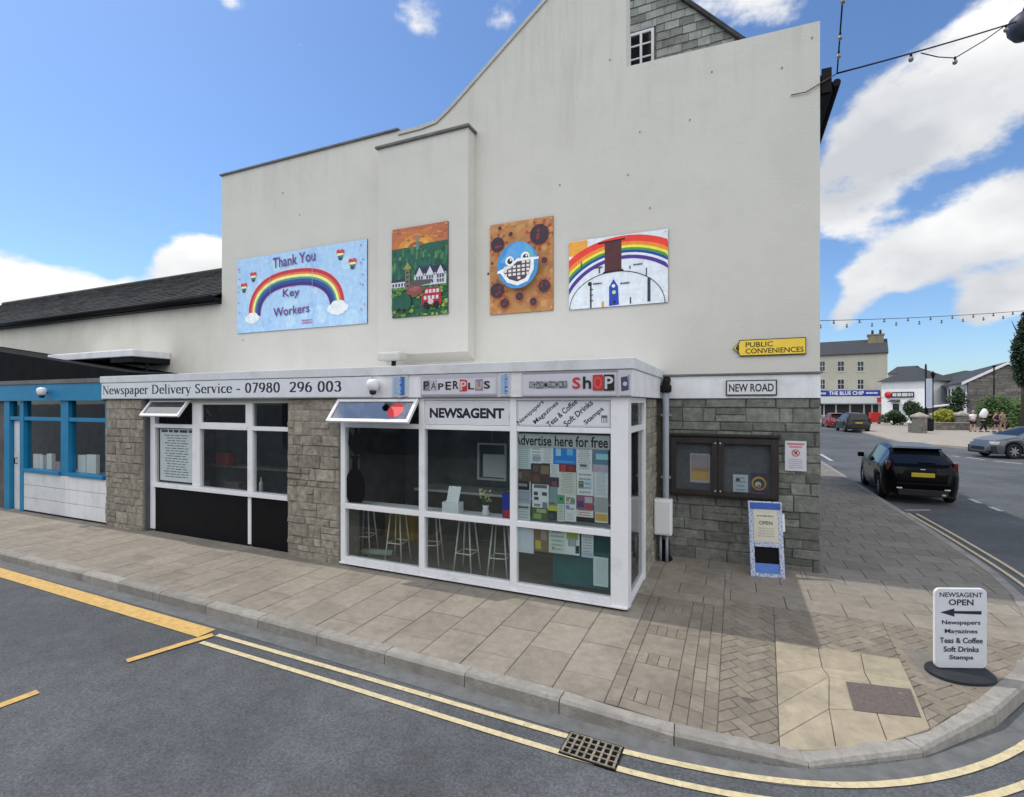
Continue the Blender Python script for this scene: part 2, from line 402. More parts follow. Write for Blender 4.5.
def tag(o, label=None, cat=None, group=None, kind=None):
    if label: o['label'] = label
    if cat: o['category'] = cat
    if group: o['group'] = group
    if kind: o['kind'] = kind
    return o
def thing(name, label, cat, loc=(0, 0, 0), rotz=0.0, group=None):
    o = bpy.data.objects.new(name, None); COL.objects.link(o); o.empty_display_size = .2
    o.location = loc; o.rotation_euler = (0, 0, rotz)
    return tag(o, label, cat, group)
def struct(o): o['kind'] = 'structure'; return o

# ---- writing
def text_polys(txt, bold=.0, spacing=1.0):
    cu = bpy.data.curves.new('t', 'FONT'); cu.body = txt; cu.size = 1.0; cu.offset = bold; cu.space_character = spacing; cu.resolution_u = 3
    ob = bpy.data.objects.new('t', cu); COL.objects.link(ob)
    dg = bpy.context.evaluated_depsgraph_get()
    me = bpy.data.meshes.new_from_object(ob.evaluated_get(dg))
    vs = [tuple(v.co) for v in me.vertices]; fs = [tuple(p.vertices) for p in me.polygons]
    bpy.data.objects.remove(ob); bpy.data.curves.remove(cu); bpy.data.meshes.remove(me)
    xs = [v[0] for v in vs]; ys = [v[1] for v in vs]
    return vs, fs, (min(xs), max(xs), min(ys), max(ys))

def A(cx, cy, rx, ry, a0, a1, n=12):
    return [(cx+rx*math.cos(rad(a0+(a1-a0)*i/n)), cy+ry*math.sin(rad(a0+(a1-a0)*i/n))) for i in range(n+1)]
def ser(x, y, w=.11): return ('s', [(x-w, y), (x+w, y)])
XH = .46; CH = .70
GL = {
 'N': (.72, [('t', [(.14, 0), (.14, CH)]), [(.14, CH-.02), (.58, .02)], ('t', [(.60, 0), (.60, CH)]), ser(.12, CH), ser(.14, 0, .1), ser(.6, CH, .1)]),
 'e': (.46, [A(.24, .23, .17, .23, 8, 318, 16), ('t', [(.08, .25), (.40, .25)])]),
 'w': (.70, [[(.10, XH), (.24, .02)], ('t', [(.24, .02), (.36, XH)]), [(.36, XH), (.50, .02)], ('t', [(.50, .02), (.63, XH)]), ser(.1, XH, .09), ser(.36, XH, .08), ser(.63, XH, .07)]),
 's': (.40, [A(.21, .345, .12, .115, 40, 200, 8)+[(.19, .25), (.27, .19)]+A(.19, .115, .13, .115, 10, -150, 8)]),
 'p': (.52, [[(.13, -.2), (.13, XH)], A(.25, .23, .18, .23, 140, -140, 14), ser(.13, -.2), ser(.09, XH, .06)]),
 'a': (.46, [[(.33, .02), (.33, .32)]+A(.21, .33, .12, .13, 0, 150, 7), A(.2, .13, .12, .13, 60, 300, 10), ser(.38, .01, .06)]),
 'r': (.38, [[(.13, 0), (.13, XH)], A(.25, .33, .12, .13, 160, 40, 7), ser(.13, 0), ser(.09, XH, .06)]),
 'D': (.74, [[(.15, 0), (.15, CH)], A(.24, CH/2, .38, CH/2, 90, -90, 14), ser(.13, CH), ser(.13, 0), ('s', [(.15, CH), (.25, CH)]), ('s', [(.15, 0), (.25, 0)])]),
 'l': (.28, [[(.14, 0), (.14, CH+.02)], ser(.14, 0), ser(.09, CH+.02, .06)]),
 'i': (.28, [[(.14, 0), (.14, XH)], [(.13, .63), (.15, .66)], ser(.14, 0), ser(.09, XH, .06)]),
 'v': (.48, [[(.08, XH), (.24, .02)], ('t', [(.24, .02), (.40, XH)]), ser(.08, XH, .09), ser(.40, XH, .08)]),
 'y': (.48, [[(.08, XH), (.25, .02)], ('t', [(.40, XH), (.2, -.16), (.08, -.19)]), ser(.08, XH, .09), ser(.40, XH, .08)]),
 'S': (.54, [A(.27, .52, .16, .165, 35, 210, 9)+[(.22, .39), (.34, .30)]+A(.26, .175, .17, .165, 15, -160, 10)]),
 'c': (.44, [A(.25, .23, .17, .23, 50, 315, 14)]),
 '-': (.36, [('h', [(.06, .24), (.30, .24)])]),
 '0': (.52, [A(.26, .34, .17, .34, 0, 360, 20)]),
 '7': (.50, [('h', [(.08, .66), (.42, .66)]), [(.42, .66), (.2, 0)]]),
 '9': (.52, [A(.26, .46, .17, .21, 0, 360, 16), [(.43, .46)]+A(.14, .44, .29, .42, 0, -75, 8)]),
 '8': (.52, [A(.26, .52, .13, .15, 0, 360, 14), A(.26, .18, .17, .18, 0, 360, 16)]),
 '2': (.52, [A(.25, .50, .16, .18, 160, -30, 9)+[(.30, .27), (.08, .03)], ('h', [(.08, .03), (.44, .03)])]),
 '6': (.52, [A(.26, .21, .17, .21, 0, 360, 16), A(.38, .24, .29, .42, 180, 105, 8)]),
 '3': (.52, [A(.24, .52, .14, .15, 150, -90, 9), A(.24, .19, .17, .19, 90, -150, 10)]),
 ' ': (.30, []),
}
def serif_polys(txt):
    vs = []; fs = []; x0 = 0
    def quad(p, q, hw, hh):
        # hull of the nib rectangle swept from p to q
        pts = []
        for (cx, cy) in (p, q):
            pts += [(cx-hw, cy-hh), (cx+hw, cy-hh), (cx+hw, cy+hh), (cx-hw, cy+hh)]
        pts = sorted(set((round(a, 4), round(b, 4)) for a, b in pts))
        def half(ps):
            h = []
            for a in ps:
                while len(h) > 1 and (h[-1][0]-h[-2][0])*(a[1]-h[-2][1])-(h[-1][1]-h[-2][1])*(a[0]-h[-2][0]) <= 0: h.pop()
                h.append(a)
            return h
        lo = half(pts); up = half(pts[::-1]); hull = lo[:-1]+up[:-1]
        i = len(vs); vs.extend([(a+x0, b, 0) for a, b in hull]); fs.append(tuple(range(i, i+len(hull))))
    for ch in txt:
        adv, strokes = GL[ch]
        for st in strokes:
            hw, hh = .062, .020
            if isinstance(st, tuple):
                k, st = st
                hw, hh = {'t': (.024, .018), 's': (.012, .016), 'h': (.024, .045)}[k]
            for p, q in zip(st[:-1], st[1:]): quad(p, q, hw, hh)
        x0 += adv
    xs = [v[0] for v in vs]; ys = [v[1] for v in vs]
    return vs, fs, (min(xs), max(xs), min(ys), max(ys))

class Art:
    """Flat printed or painted picture: coloured shapes in (u,v), each new one a hair in front of the last."""
    def __init__(s, w, h, step=.0005): s.w = w; s.h = h; s.mb = MB(); s.k = 0; s.step = step; s.inc = 1; s.crop = False
    def poly(s, pts, col, newlayer=True):
        if newlayer: s.k += s.inc
        if s.crop:
            pts = clip(pts, [(0, 0), (s.w, 0), (s.w, s.h), (0, s.h)])
            if len(pts) < 3: return s
        s.mb.face([(u, -s.k*s.step, v) for u, v in pts]); s.mb.c.append(col); return s
    def rect(s, u0, v0, u1, v1, col): return s.poly([(u0, v0), (u1, v0), (u1, v1), (u0, v1)], col)
    def disc(s, u, v, r, col, rv=None, n=20): return s.poly([(u+r*math.cos(2*math.pi*i/n), v+(rv or r)*math.sin(2*math.pi*i/n)) for i in range(n)], col)
    def band(s, outer, inner, col):
        s.k += 1
        for i in range(len(outer)-1):
            s.poly([outer[i], outer[i+1], inner[i+1], inner[i]], col, False)
        return s
    def text(s, txt, u0, v0, u1, v1, col, bold=0.0, rot=0.0, serif=False, keep=False):
        vs, fs, (a, b, c, d) = serif_polys(txt) if serif else text_polys(txt, bold)
        s.k += 1
        sx = (u1-u0)/(b-a); sy = (v1-v0)/(d-c)
        if keep: sx = sy = min(sx, sy)
        cu, cv = (u0+u1)/2, (v0+v1)/2
        out = []
        for x, y, _ in vs:
            p = ((x-(a+b)/2)*sx, (y-(c+d)/2)*sy)
            out.append((cu+p[0]*math.cos(rot)-p[1]*math.sin(rot), cv+p[0]*math.sin(rot)+p[1]*math.cos(rot)))
        s.k += 0
        for n_, f in enumerate(fs):
            s.mb.face([(out[i][0], -s.k*s.step-(n_ % 7)*s.step*.1, out[i][1]) for i in f]); s.mb.c.append(col)
        return s
    def lines(s, u0, v0, u1, v1, n, col, fill=.45, rnd=True):
        s.k += 1
        for i in range(n):
            v = v1-(i+.5)*(v1-v0)/n; h = (v1-v0)/n*fill/2; m = random.uniform(0, .3)*(u1-u0) if rnd else 0
            # broken into words
            u = u0+m/2
            while u < u1-m/2-.01*(u1-u0):
                l = random.uniform(.1, .28)*(u1-u0); e = min(u+l, u1-m/2)
                s.poly([(u, v-h), (e, v-h), (e, v+h), (u, v+h)], col, False); u = e+.035*(u1-u0)
        return s
    def build(s, name, m, parent, y=0.0):
        s.mb.v = [(a, b+y, c) for a, b, c in s.mb.v]
        return s.mb.build(name, m, parent, local=True)

# ---- convex clipping for paving
def clip(poly, reg):
    out = poly
    n = len(reg)
    for i in range(n):
        a = reg[i]; b = reg[(i+1) % n]; inp = out; out = []
        if not inp: return []
        def side(p): return (b[0]-a[0])*(p[1]-a[1])-(b[1]-a[1])*(p[0]-a[0])
        for j in range(len(inp)):
            p = inp[j-1]; q = inp[j]; sp = side(p); sq = side(q)
            if sq >= 0:
                if sp < 0: t = sp/(sp-sq); out.append((p[0]+t*(q[0]-p[0]), p[1]+t*(q[1]-p[1])))
                out.append(q)
            elif sp >= 0:
                t = sp/(sp-sq); out.append((p[0]+t*(q[0]-p[0]), p[1]+t*(q[1]-p[1])))
    return out
def area(p): return .5*sum(p[i-1][0]*p[i][1]-p[i][0]*p[i-1][1] for i in range(len(p)))
PZ = .12
def sstep(t): t = max(0, min(1, t)); return t*t*(3-2*t)
def zp(x, y):
    # dropped kerb at the corner
    d = math.hypot((x-1.75)*.9, (y+1.75)*1.0)
    return PZ - .085*(1-sstep((d-.35)/1.0))
def slab(mb, poly, g=.004, lift=0.0, jit=.0012):
    if len(poly) < 3 or area(poly) < .0006: return
    c = (sum(p[0] for p in poly)/len(poly), sum(p[1] for p in poly)/len(poly))
    def shrink(k):
        out = []
        for x, y in poly:
            d = math.hypot(x-c[0], y-c[1]) or 1; t = max(.2, 1-k*1.35/d)
            out.append((c[0]+(x-c[0])*t, c[1]+(y-c[1])*t))
        return out
    o = shrink(g); i_ = shrink(g+.004); n = len(poly); j = random.uniform(-jit, jit)+lift
    v = [(x, y, zp(x, y)-.005+j) for x, y in o]+[(x, y, zp(x, y)+j) for x, y in i_]
    mb.mesh(v, [tuple(range(n, 2*n))]+[(k, (k+1) % n, (k+1) % n+n, k+n) for k in range(n)])
def grid_rects(x0, x1, y0, y1, dx, dy, stag, along):
    out = []
    if along == 'y':    # long joints run along y: columns
        i = 0; x = x0
        while x < x1-1e-6:
            y = y0-(dy*.5 if (stag and i % 2) else 0)
            while y < y1: out.append([(x, y), (x+dx, y), (x+dx, y+dy), (x, y+dy)]); y += dy
            x += dx; i += 1
    else:
        i = 0; y = y0
        while y < y1-1e-6:
            x = x0-(dx*.5 if (stag and i % 2) else 0)
            while x < x1: out.append([(x, y), (x+dx, y), (x+dx, y+dy), (x, y+dy)]); x += dx
            y += dy; i += 1
    return out
def herring(x0, x1, y0, y1, a=.10, rot=rad(45)):
    out = []; c, s = math.cos(rot), math.sin(rot); cx, cy = (x0+x1)/2, (y0+y1)/2
    n = int(max(x1-x0, y1-y0)/a)+4
    for i in range(-n, n):
        for j in range(-n, n):
            # 2:1 herringbone on the integer lattice
            k = (i+j) % 4 if False else (i-j) % 4
            if k == 0: r = (i, j, 2, 1)
            elif k == 2: r = (i, j, 1, 2) if False else None
            else: r = None
            if k == 3: r = (i, j, 1, 2)
            if r is None: continue
            pts = [(r[0], r[1]), (r[0]+r[2], r[1]), (r[0]+r[2], r[1]+r[3]), (r[0], r[1]+r[3])]
            out.append([(cx+(p*c-q*s)*a, cy+(p*s+q*c)*a) for p, q in pts])
    return out

# ------------------------------------------------------------ ground, road, pavements
mb = MB()
mb.face([(-900, -900, 0), (900, -900, 0), (900, 1200, 0), (-900, 1200, 0)])
struct(mb.build('road', M['asphalt'], origin=(0, 0, 0)))

KP = [(-40, -1.45), (-14, -1.70), (-9.2, -1.74), (-4.7, -1.79), (-1.55, -1.885), (.25, -1.955), (.9, -1.96), (1.4, -1.90), (1.9, -1.68), (2.5, -1.24), (3.2, -.45), (3.75, .5), (4.2, 1.6), (4.45, 2.7), (4.53, 4), (4.52, 8), (4.4, 18), (4.3, 30), (4.25, 44)]
def offset(path, d):
    out = []
    for i, p in enumerate(path):
        a = path[max(i-1, 0)]; b = path[min(i+1, len(path)-1)]
        t = Vector((b[0]-a[0], b[1]-a[1])).normalized(); n = Vector((-t.y, t.x))   # left of travel = inside
        out.append((p[0]+n.x*d, p[1]+n.y*d))
    return out
def resample(path, step):
    out = [path[0]]; acc = 0
    for p, q in zip(path[:-1], path[1:]):
        L_ = math.hypot(q[0]-p[0], q[1]-p[1]); d = step-acc
        while d <= L_: out.append((p[0]+(q[0]-p[0])*d/L_, p[1]+(q[1]-p[1])*d/L_)); d += step
        acc = L_-(d-step)
    out.append(path[-1]); return out
def smoothpath(path, it=2):
    for _ in range(it):
        q = [path[0]]
        for a, b in zip(path[:-1], path[1:]):
            q += [(a[0]*.75+b[0]*.25, a[1]*.75+b[1]*.25), (a[0]*.25+b[0]*.75, a[1]*.25+b[1]*.75)]
        path = q+[path[-1]]
    return path
KIN = offset(KP, .13)
# kerb stones
mb = MB()
ks = resample(smoothpath(KP, 1), .885); ki = offset(ks, .135)
for i in range(len(ks)-1):
    a, b, c, d = Vector(ks[i]), Vector(ks[i+1]), Vector(ki[i+1]), Vector(ki[i])
    if (b-a).length < .05: continue
    e = (b-a).normalized()*.004; j = random.uniform(-.004, .004)
    a, d = a+e, d+e; b, c = b-e, c-e
    nin = (d-a).normalized()
    def zt(p): return zp(p.x, p.y)+.003+j
    v = [(a.x, a.y, -.02), (b.x, b.y, -.02), (c.x, c.y, -.02), (d.x, d.y, -.02)]
    a2, b2 = a+nin*.006, b+nin*.006; a3, b3 = a+nin*.024, b+nin*.024
    v += [(a2.x, a2.y, zt(a)-.022), (b2.x, b2.y, zt(b)-.022), (a3.x, a3.y, zt(a)), (b3.x, b3.y, zt(b)), (c.x, c.y, zt(c)), (d.x, d.y, zt(d))]
    mb.mesh(v, [(0, 1, 5, 4), (4, 5, 7, 6), (6, 7, 8, 9), (2, 3, 9, 8), (1, 2, 8, 7, 5), (3, 0, 4, 6, 9)])
struct(mb.build('kerb', M['kerb']))

# pavement regions (convex), all counter-clockwise
def kin_y(x):
    for a, b in zip(KIN[:-1], KIN[1:]):
        if a[0] <= x <= b[0]: return a[1]+(b[1]-a[1])*(x-a[0])/(b[0]-a[0])
    return KIN[0][1]
grout = MB(); slabs = MB(); browns = MB(); bricks = MB(); buffs = MB(); setts = MB()
def lay_grout(reg):
    xs = [p[0] for p in reg]; ys = [p[1] for p in reg]
    for r in grid_rects(min(xs), max(xs), min(ys), max(ys), .4, .4, False, 'y'):
        q = clip(r, reg)
        if len(q) > 2 and area(q) > 1e-5: grout.face([(x, y, zp(x, y)-.006) for x, y in q])
XA = .16
cols = [-22.62, -14, -9.2, -4.7, -1.55, XA]
for xa, xb in zip(cols[:-1], cols[1:]):
    reg = [(xa, kin_y(xa+.001)), (xb, kin_y(xb)), (xb, .5), (xa, .5)]
    lay_grout(reg)
i = 0; x = XA
while x > -18:
    xb, xa = x, x-.45
    st = .3 if i % 2 else 0
    y = .32-2.4-st
    reg = [(xa, kin_y(xa)), (xb, kin_y(xb)), (xb, .35), (xa, .35)]
    while y < .4:
        q = clip([(xa, y), (xb, y), (xb, y+.6), (xa, y+.6)], reg); slab(slabs, q); y += .6
    x -= .45; i += 1
# corner: everything inside the curved kerb
kc = [p for p in KIN if p[0] > XA and p[1] < 2.0]
def kin_x(y):
    for a, b in zip(KIN[9:-1], KIN[10:]):
        if a[1] <= y <= b[1]: return a[0]+(b[0]-a[0])*(y-a[1])/(b[1]-a[1])
KX202 = kin_x(2.02)
CORNER = [(XA, kin_y(XA))]+kc+[(KX202, 2.02), (XA, 2.02)]
lay_grout(CORNER)
def ccut(x0, x1, y0, y1): return clip([(x0, y0), (x1, y0), (x1, y1), (x0, y1)], CORNER)
# a column of brown slabs with brick edging
BR = [(XA, -2.1), (.78, -2.1), (.78, .62), (XA, .62)]
for xa, xb, w in ((XA, .27, .11), (.66, .78, .12)):
    y = -2.2
    while y < .62:
        slab(bricks, ccut(xa, xb, y, min(y+.21, .62)), .003); y += .21
y = -2.12; k = 0
while y < .62:
    h = .42 if k % 2 == 0 else .21
    if k % 2 == 0: slab(browns, ccut(.27, .66, y, min(y+h, .62)))
    else:
        for q in range(4): slab(bricks, ccut(.27+q*.0975, .27+(q+1)*.0975, y, min(y+h, .62)), .003)
    y += h; k += 1
y = -2.2
for xa, xb in ((.78, .885), (.885, .99)):
    y = -2.2-(.1 if xa > .8 else 0)
    while y < .62:
        slab(bricks, ccut(xa, xb, y, min(y+.21, .62)), .003); y += .21
HB = clip([(.99, -2.1), (4.4, -2.1), (4.4, .85), (.99, .85)], CORNER)
BUFF = [(1.40, -1.80), (2.43, -1.20), (2.51, -.06), (1.48, -.12)]
bk = clip(BUFF, CORNER)
def inside(p, reg): return all((reg[(i+1) % len(reg)][0]-reg[i][0])*(p[1]-reg[i][1])-(reg[(i+1) % len(reg)][1]-reg[i][1])*(p[0]-reg[i][0]) > .01 for i in range(len(reg)))
HREG = [[(-5, -3.48), (1.32, -3.48), (1.64, 3.24), (-5, 3.24)], [(2.27, -3.48), (8, -3.48), (8, 3.36), (2.75, 3.36)],
        [(1.48, -.12), (2.51, -.06), (2.75, 3.36), (1.64, 3.24)], [(1.32, -3.48), (2.27, -3.48), (2.43, -1.20), (1.40, -1.80)]]
for r in herring(.99, 4.4, -2.1, .85):
    for reg in HREG:
        q = clip(r, reg)
        if len(q) > 2: q = clip(q, HB); slab(bricks, q, .003) if len(q) > 2 else None
for r in grid_rects(XA, 4.4, .62 if False else .45, 2.02, .60, .40, True, 'x'):
    if r[0][0] < .99:
        r2 = clip(r, [(XA, .62), (.99, .62), (.99, 2.02), (XA, 2.02)]); slab(slabs, clip(r2, CORNER)) if r2 else None
        r2 = clip(r, [(.99, .85), (4.4, .85), (4.4, 2.02), (.99, 2.02)]); slab(slabs, clip(r2, CORNER)) if r2 else None
    else:
        r2 = clip(r, [(.99, .85), (4.4, .85), (4.4, 2.02), (.99, 2.02)]); slab(slabs, clip(r2, CORNER)) if r2 else None
lay_grout([(-.1, .3), (XA, .3), (XA, 2.7), (-.1, 2.7)])
for r in grid_rects(-.1, XA, .62, 2.6, .262, .6, False, 'y'): slab(slabs, r)
y = .35
while y < .6: slab(bricks, [(-.05, y), (XA, y), (XA, y+.13), (-.05, y+.13)], .003); y += .13
# buff slabs on top, cut by diagonal folds
def bl(s, t):
    a, b, c, d = [Vector(p) for p in BUFF]; p = (a*(1-s)+b*s)*(1-t)+(d*(1-s)+c*s)*t; return (p.x, p.y)
cuts = [[(0, 0), (.36, 0), (.36, .33), (0, .12)], [(0, .12), (.36, .33), (.40, .62), (0, .36)], [(0, .36), (.40, .62), (.36, .72), (.0, .62)],
        [(0, .62), (.36, .72), (.36, 1), (0, 1)], [(.36, .72), (.68, .70), (.70, 1), (.36, 1)], [(.68, .70), (1, .62), (1, 1), (.70, 1)],
        [(.40, .62), (.70, .56), (.68, .70), (.36, .72)], [(.70, .56), (1, .40), (1, .62), (.68, .70)],
        [(.36, .33), (.68, .30), (.70, .56), (.40, .62)], [(.36, 0), (.70, 0), (.68, .30), (.36, .33)], [(.70, 0), (1, 0), (1, .40), (.70, .56), (.68, .30)]]
for c in cuts: slab(buffs, clip([bl(*p) for p in c], CORNER), .002, lift=.011)
# New Road pavement
kr = [p for p in KIN if p[1] > 2.02]
pts = [(KX202, 2.02)]+kr
for a, b in zip(pts[:-1], pts[1:]):
    reg = [(2.0, a[1]), (a[0], a[1]), (b[0], b[1]), (2.0, b[1])]
    if a[1] < 3: lay_grout([(XA, a[1]), (2.0, a[1]), (2.0, 2.7), (XA, 2.7)])
    if a[1] < 20: lay_grout(reg)
    else: setts.face([(x, y, PZ) for x, y in reg])
full = [(2.0, 2.02)]+pts[:9]+[(2.0, pts[8][1] if len(pts) > 8 else 18)]
for r in grid_rects(XA, 2.0, 2.02, 2.42, .6, .40, True, 'x'):
    slab(slabs, clip(r, [(XA, 2.02), (2.0, 2.02), (2.0, 2.42), (XA, 2.42)]))
ymax = 18
full = [(2.0, 2.02), (KX202, 2.02)]+[p for p in kr if p[1] <= 18.2]; full += [(2.0, full[-1][1])]
# convex enough: clip against simple trapezium instead
for a, b in zip(pts[:-1], pts[1:]):
    if b[1] > 31: continue
    reg = [(2.0, a[1]), (a[0], a[1]), (b[0], b[1]), (2.0, b[1])]
    y0 = a[1]-((a[1]-2.02) % .4)
    for r in grid_rects(2.0, 4.6, y0, b[1], .45, .40, False, 'x'):
        row = int(round((r[0][1]-2.02)/.4)); sh = (row % 3)*.15
        r = [(p[0]-sh, p[1]) for p in r]
        q = clip(r, reg)
        if q: slab(setts, q, .003)
PAV = thing('pavement', None, None)   # setting: one pavement made of its pavings
PAV['kind'] = 'structure'
for nm, b_, m_ in (('joint_bed', grout, 'grout'), ('grey_slabs', slabs, 'slab'), ('brown_slabs', browns, 'slab2'), ('brick_paving', bricks, 'brick'), ('buff_slabs', buffs, 'buff'), ('road_side_slabs', setts, 'setts')):
    b_.build(nm, M[m_], PAV)
# slab the swing sign stands on
mb = MB(); slab(mb, [(2.62, -.42), (3.12, -.35), (3.10, .28), (2.60, .22)], .003, lift=.006); mb.build('sign_slab', M['setts'], PAV)

# gutter strip and lines, as thin sheets
def strip(mb, path, d0, d1, z):
    a = offset(path, d0); b = offset(path, d1)
    for i in range(len(path)-1): mb.face([(a[i][0], a[i][1], z), (a[i+1][0], a[i+1][1], z), (b[i+1][0], b[i+1][1], z), (b[i][0], b[i][1], z)])
KS = smoothpath(KP, 2)
sub = [p for p in KS if -14 < p[0] and p[1] < 12]
mb = MB(); strip(mb, sub, -.17, .005, .004); struct(mb.build('gutter_strip', M['gutter']))
Y1 = [(-3.98, -2.10), (-2, -2.13), (-.5, -2.16), (.15, -2.17), (.7, -2.145), (1.3, -2.06), (1.9, -1.86), (2.5, -1.47), (3.05, -.93), (3.7, -.05), (4.25, 1.1), (4.6, 2.3), (4.76, 3.6), (4.76, 6), (4.70, 8.3)]
Y2 = [(-3.98, -2.28), (-2, -2.31), (-.5, -2.35), (.15, -2.355), (.7, -2.335), (1.3, -2.25), (1.95, -2.05), (2.6, -1.65), (3.2, -1.08), (3.87, -.15), (4.42, 1.0), (4.77, 2.25), (4.93, 3.6), (4.93, 6), (4.86, 8.3)]
mb = MB()
for Yp in (Y1, Y2): strip(mb, smoothpath(Yp, 2), -.027, .027, .008)
struct(mb.build('yellow_lines', M['yellow']))
mb = MB()
strip(mb, [(-16, -1.93), (-9.2, -2.02), (-4.12, -2.12)], -.10, .10, .008)
strip(mb, [(-4.02, -2.12), (-4.26, -2.83)], -.045, .045, .012)
strip(mb, [(-4.40, -3.45), (-4.5, -4.2)], -.045, .045, .008)
struct(mb.build('orange_lines', M['orange']))
mb = MB()
def gd(p, q, w):
    a = G(*p, 0); b = G(*q, 0); strip(mb, [(a.x, a.y), (b.x, b.y)], -w/2, w/2, .008)
gd((970, 499), (980, 503.5), .12); gd((990, 507), (1001, 511.5), .12)
for a, b in (((952, 456), (960, 457)), ((966, 457.5), (985, 460)), ((994, 461), (1022, 464)), ((820, 454), (832, 461)), ((930, 452.5), (942, 454))): gd(a, b, .15)
gd((905, 510.5), (930, 510.3), .09)
struct(mb.build('white_lines', M['whiteline']))

# far pavement across New Road, hills
mb = MB(); FP = [(10.9, 47), (10.5, 32.5), (12.6, 29.2), (20, 25.5), (42, 17), (80, 40), (40, 90), (10, 90), (10.9, 60)]
mb.prism_z(FP, -.05, .12); struct(mb.build('far_pavement', M['farpave']))
mb = MB(); n = 40
hv = []
for i in range(n+1):
    az = -rad(5)+rad(75)*i/n; prof = 20+6*math.sin(i*.5)+4*math.sin(i*1.3+1)
    for r_, hh in ((330, -1), (430, prof), (600, prof*1.1), (800, -1)):
        d = R_*math.sin(az)+F_*math.cos(az); hv.append((CAM[0]+d.x*r_, CAM[1]+d.y*r_, hh))
mb.mesh(hv, [(i*4+k, (i+1)*4+k, (i+1)*4+k+1, i*4+k+1) for i in range(n) for k in range(3)], True)
struct(mb.build('hills', M['hill']))

# ------------------------------------------------------------ stone and slate builders
def stone_blocks(mb, to3, u0, u1, v0, v1, hr, wr, p=(.004, .016), g=.008):
    v = v0
    while v < v1-.02:
        h = random.uniform(*hr)
        if v1-(v+h) < hr[0]*.7: h = v1-v
        u = u0-random.uniform(0, .5)*wr[0]
        while u < u1:
            w = random.uniform(*wr)
            a, b = max(u, u0), min(u+w, u1)
            if u1-b < wr[0]*.35: b = u1; w = b-u+.001
            if b-a > .03:
                nv = 1 if random.random() < .78 or h < .16 else 2
                for q in range(nv):
                    va, vb = v+h*q/nv, v+h*(q+1)/nv
                    d = random.uniform(*p); i_ = .012
                    jj = lambda: random.uniform(-.010, .010)
                    O = [(a+g/2, va+g/2), (b-g/2, va+g/2), (b-g/2, vb-g/2), (a+g/2, vb-g/2)]
                    c = [(a+g/2+i_+jj(), va+g/2+i_+jj()), (b-g/2-i_+jj(), va+g/2+i_+jj()), (b-g/2-i_+jj(), vb-g/2-i_+jj()), (a+g/2+i_+jj(), vb-g/2-i_+jj())]
                    mb.mesh([to3(x, y, 0) for x, y in O]+[to3(x, y, d+random.uniform(-.003, .003)) for x, y in c],
                            [(4, 5, 6, 7), (0, 1, 5, 4), (1, 2, 6, 5), (2, 3, 7, 6), (3, 0, 4, 7)])
            u += w
        v += h
def tiles(mb, org, ud, vd, nrm, poly, tw, th, thick=.012, jit=.006):
    us = [p[0] for p in poly]; vs_ = [p[1] for p in poly]; row = 0
    v = min(vs_)
    while v < max(vs_):
        u = min(us)-(tw/2 if row % 2 else 0)
        while u < max(us):
            w = tw*random.uniform(.85, 1.12)
            q = clip([(u+.004, v), (u+w-.004, v+random.uniform(-jit, jit)), (u+w-.004, v+th*1.0), (u+.004, v+th*1.0)], poly)
            if len(q) > 2 and area(q) > .0005:
                lo = v; lift = random.uniform(0, .004)
                f = lambda a, b: org+ud*a+vd*b+nrm*(thick*(1.6-1.2*(b-lo)/th)+lift)
                g_ = lambda a, b: org+ud*a+vd*b+nrm*.0
                n_ = len(q)
                mb.mesh([f(a, b) for a, b in q]+[g_(a, b) for a, b in q], [tuple(range(n_))]+[(k, k+n_, (k+1) % n_+n_, (k+1) % n_) for k in range(n_)])
            u += w
        v += th; row += 1

# ------------------------------------------------------------ the gabled house
GY = 2.4; XE = 2.2; XL = -10.03; PT = 7.88
house = thing('gable_house', 'tall cream rendered house with a blank gable wall and stone base', 'house', (-3.5, 7.5, 0))
apx = W(585, -46, GY)
prof = [(XL, .0), (XE, .0), (XE, 7.84), (-.49, 7.92), (-.49, 8.98), (-1.0, 9.95), (-1.35, 9.95), (-1.83, 9.43), (-4.06, 7.77)]
# straight rake from (-4.06,7.77) through (-1.83,9.43)
prof = [(XL, 2.9), (XE, 2.9), (XE, 7.84), (-.49, 7.92), (-.49, 9.9), (-1.2, 9.90), (-1.83, 9.43), (-3.75, 7.99), (-4.06, 7.80), (-4.4, 7.76), (-4.95, 7.76), (-4.95, 7.86), (XL, 7.88)]
mb = MB().prism_y(prof, GY, GY+.32); mb.box(XL, XE, GY+.321, 13.5, 2.9, 7.0); mb.build('wall', M['wall'], house)
mb = MB().box(XL, XE, GY+.02, 13.5, 0, 2.898); mb.build('lower_wall', M['mortar_d'], house)
# copings
mb = MB()
def cope(pts, th=.05, over=.045):
    for (a, b) in zip(pts[:-1], pts[1:]):
        mb.mesh([(a[0], GY-over, a[1]+.002), (b[0], GY-over, b[1]+.002), (b[0], GY+.36, b[1]+.002), (a[0], GY+.36, a[1]+.002),
                 (a[0], GY-over, a[1]+th), (b[0], GY-over, b[1]+th), (b[0], GY+.36, b[1]+th), (a[0], GY+.36, a[1]+th)],
                [(0, 3, 2, 1), (4, 5, 6, 7), (0, 1, 5, 4), (1, 2, 6, 5), (2, 3, 7, 6), (3, 0, 4, 7)])
cope([(XL-.03, 7.88), (-4.93, 7.86)], .035)
mb.build('coping', M['coping'], house)
mb = MB(); cope([(-4.93, 7.762), (-4.4, 7.762), (-4.06, 7.80), (-3.75, 7.99), (-1.83, 9.43), (-1.2, 9.90), (-.49, 9.9)], .07, .03); mb.build('rake_coping', M['copel'], house)
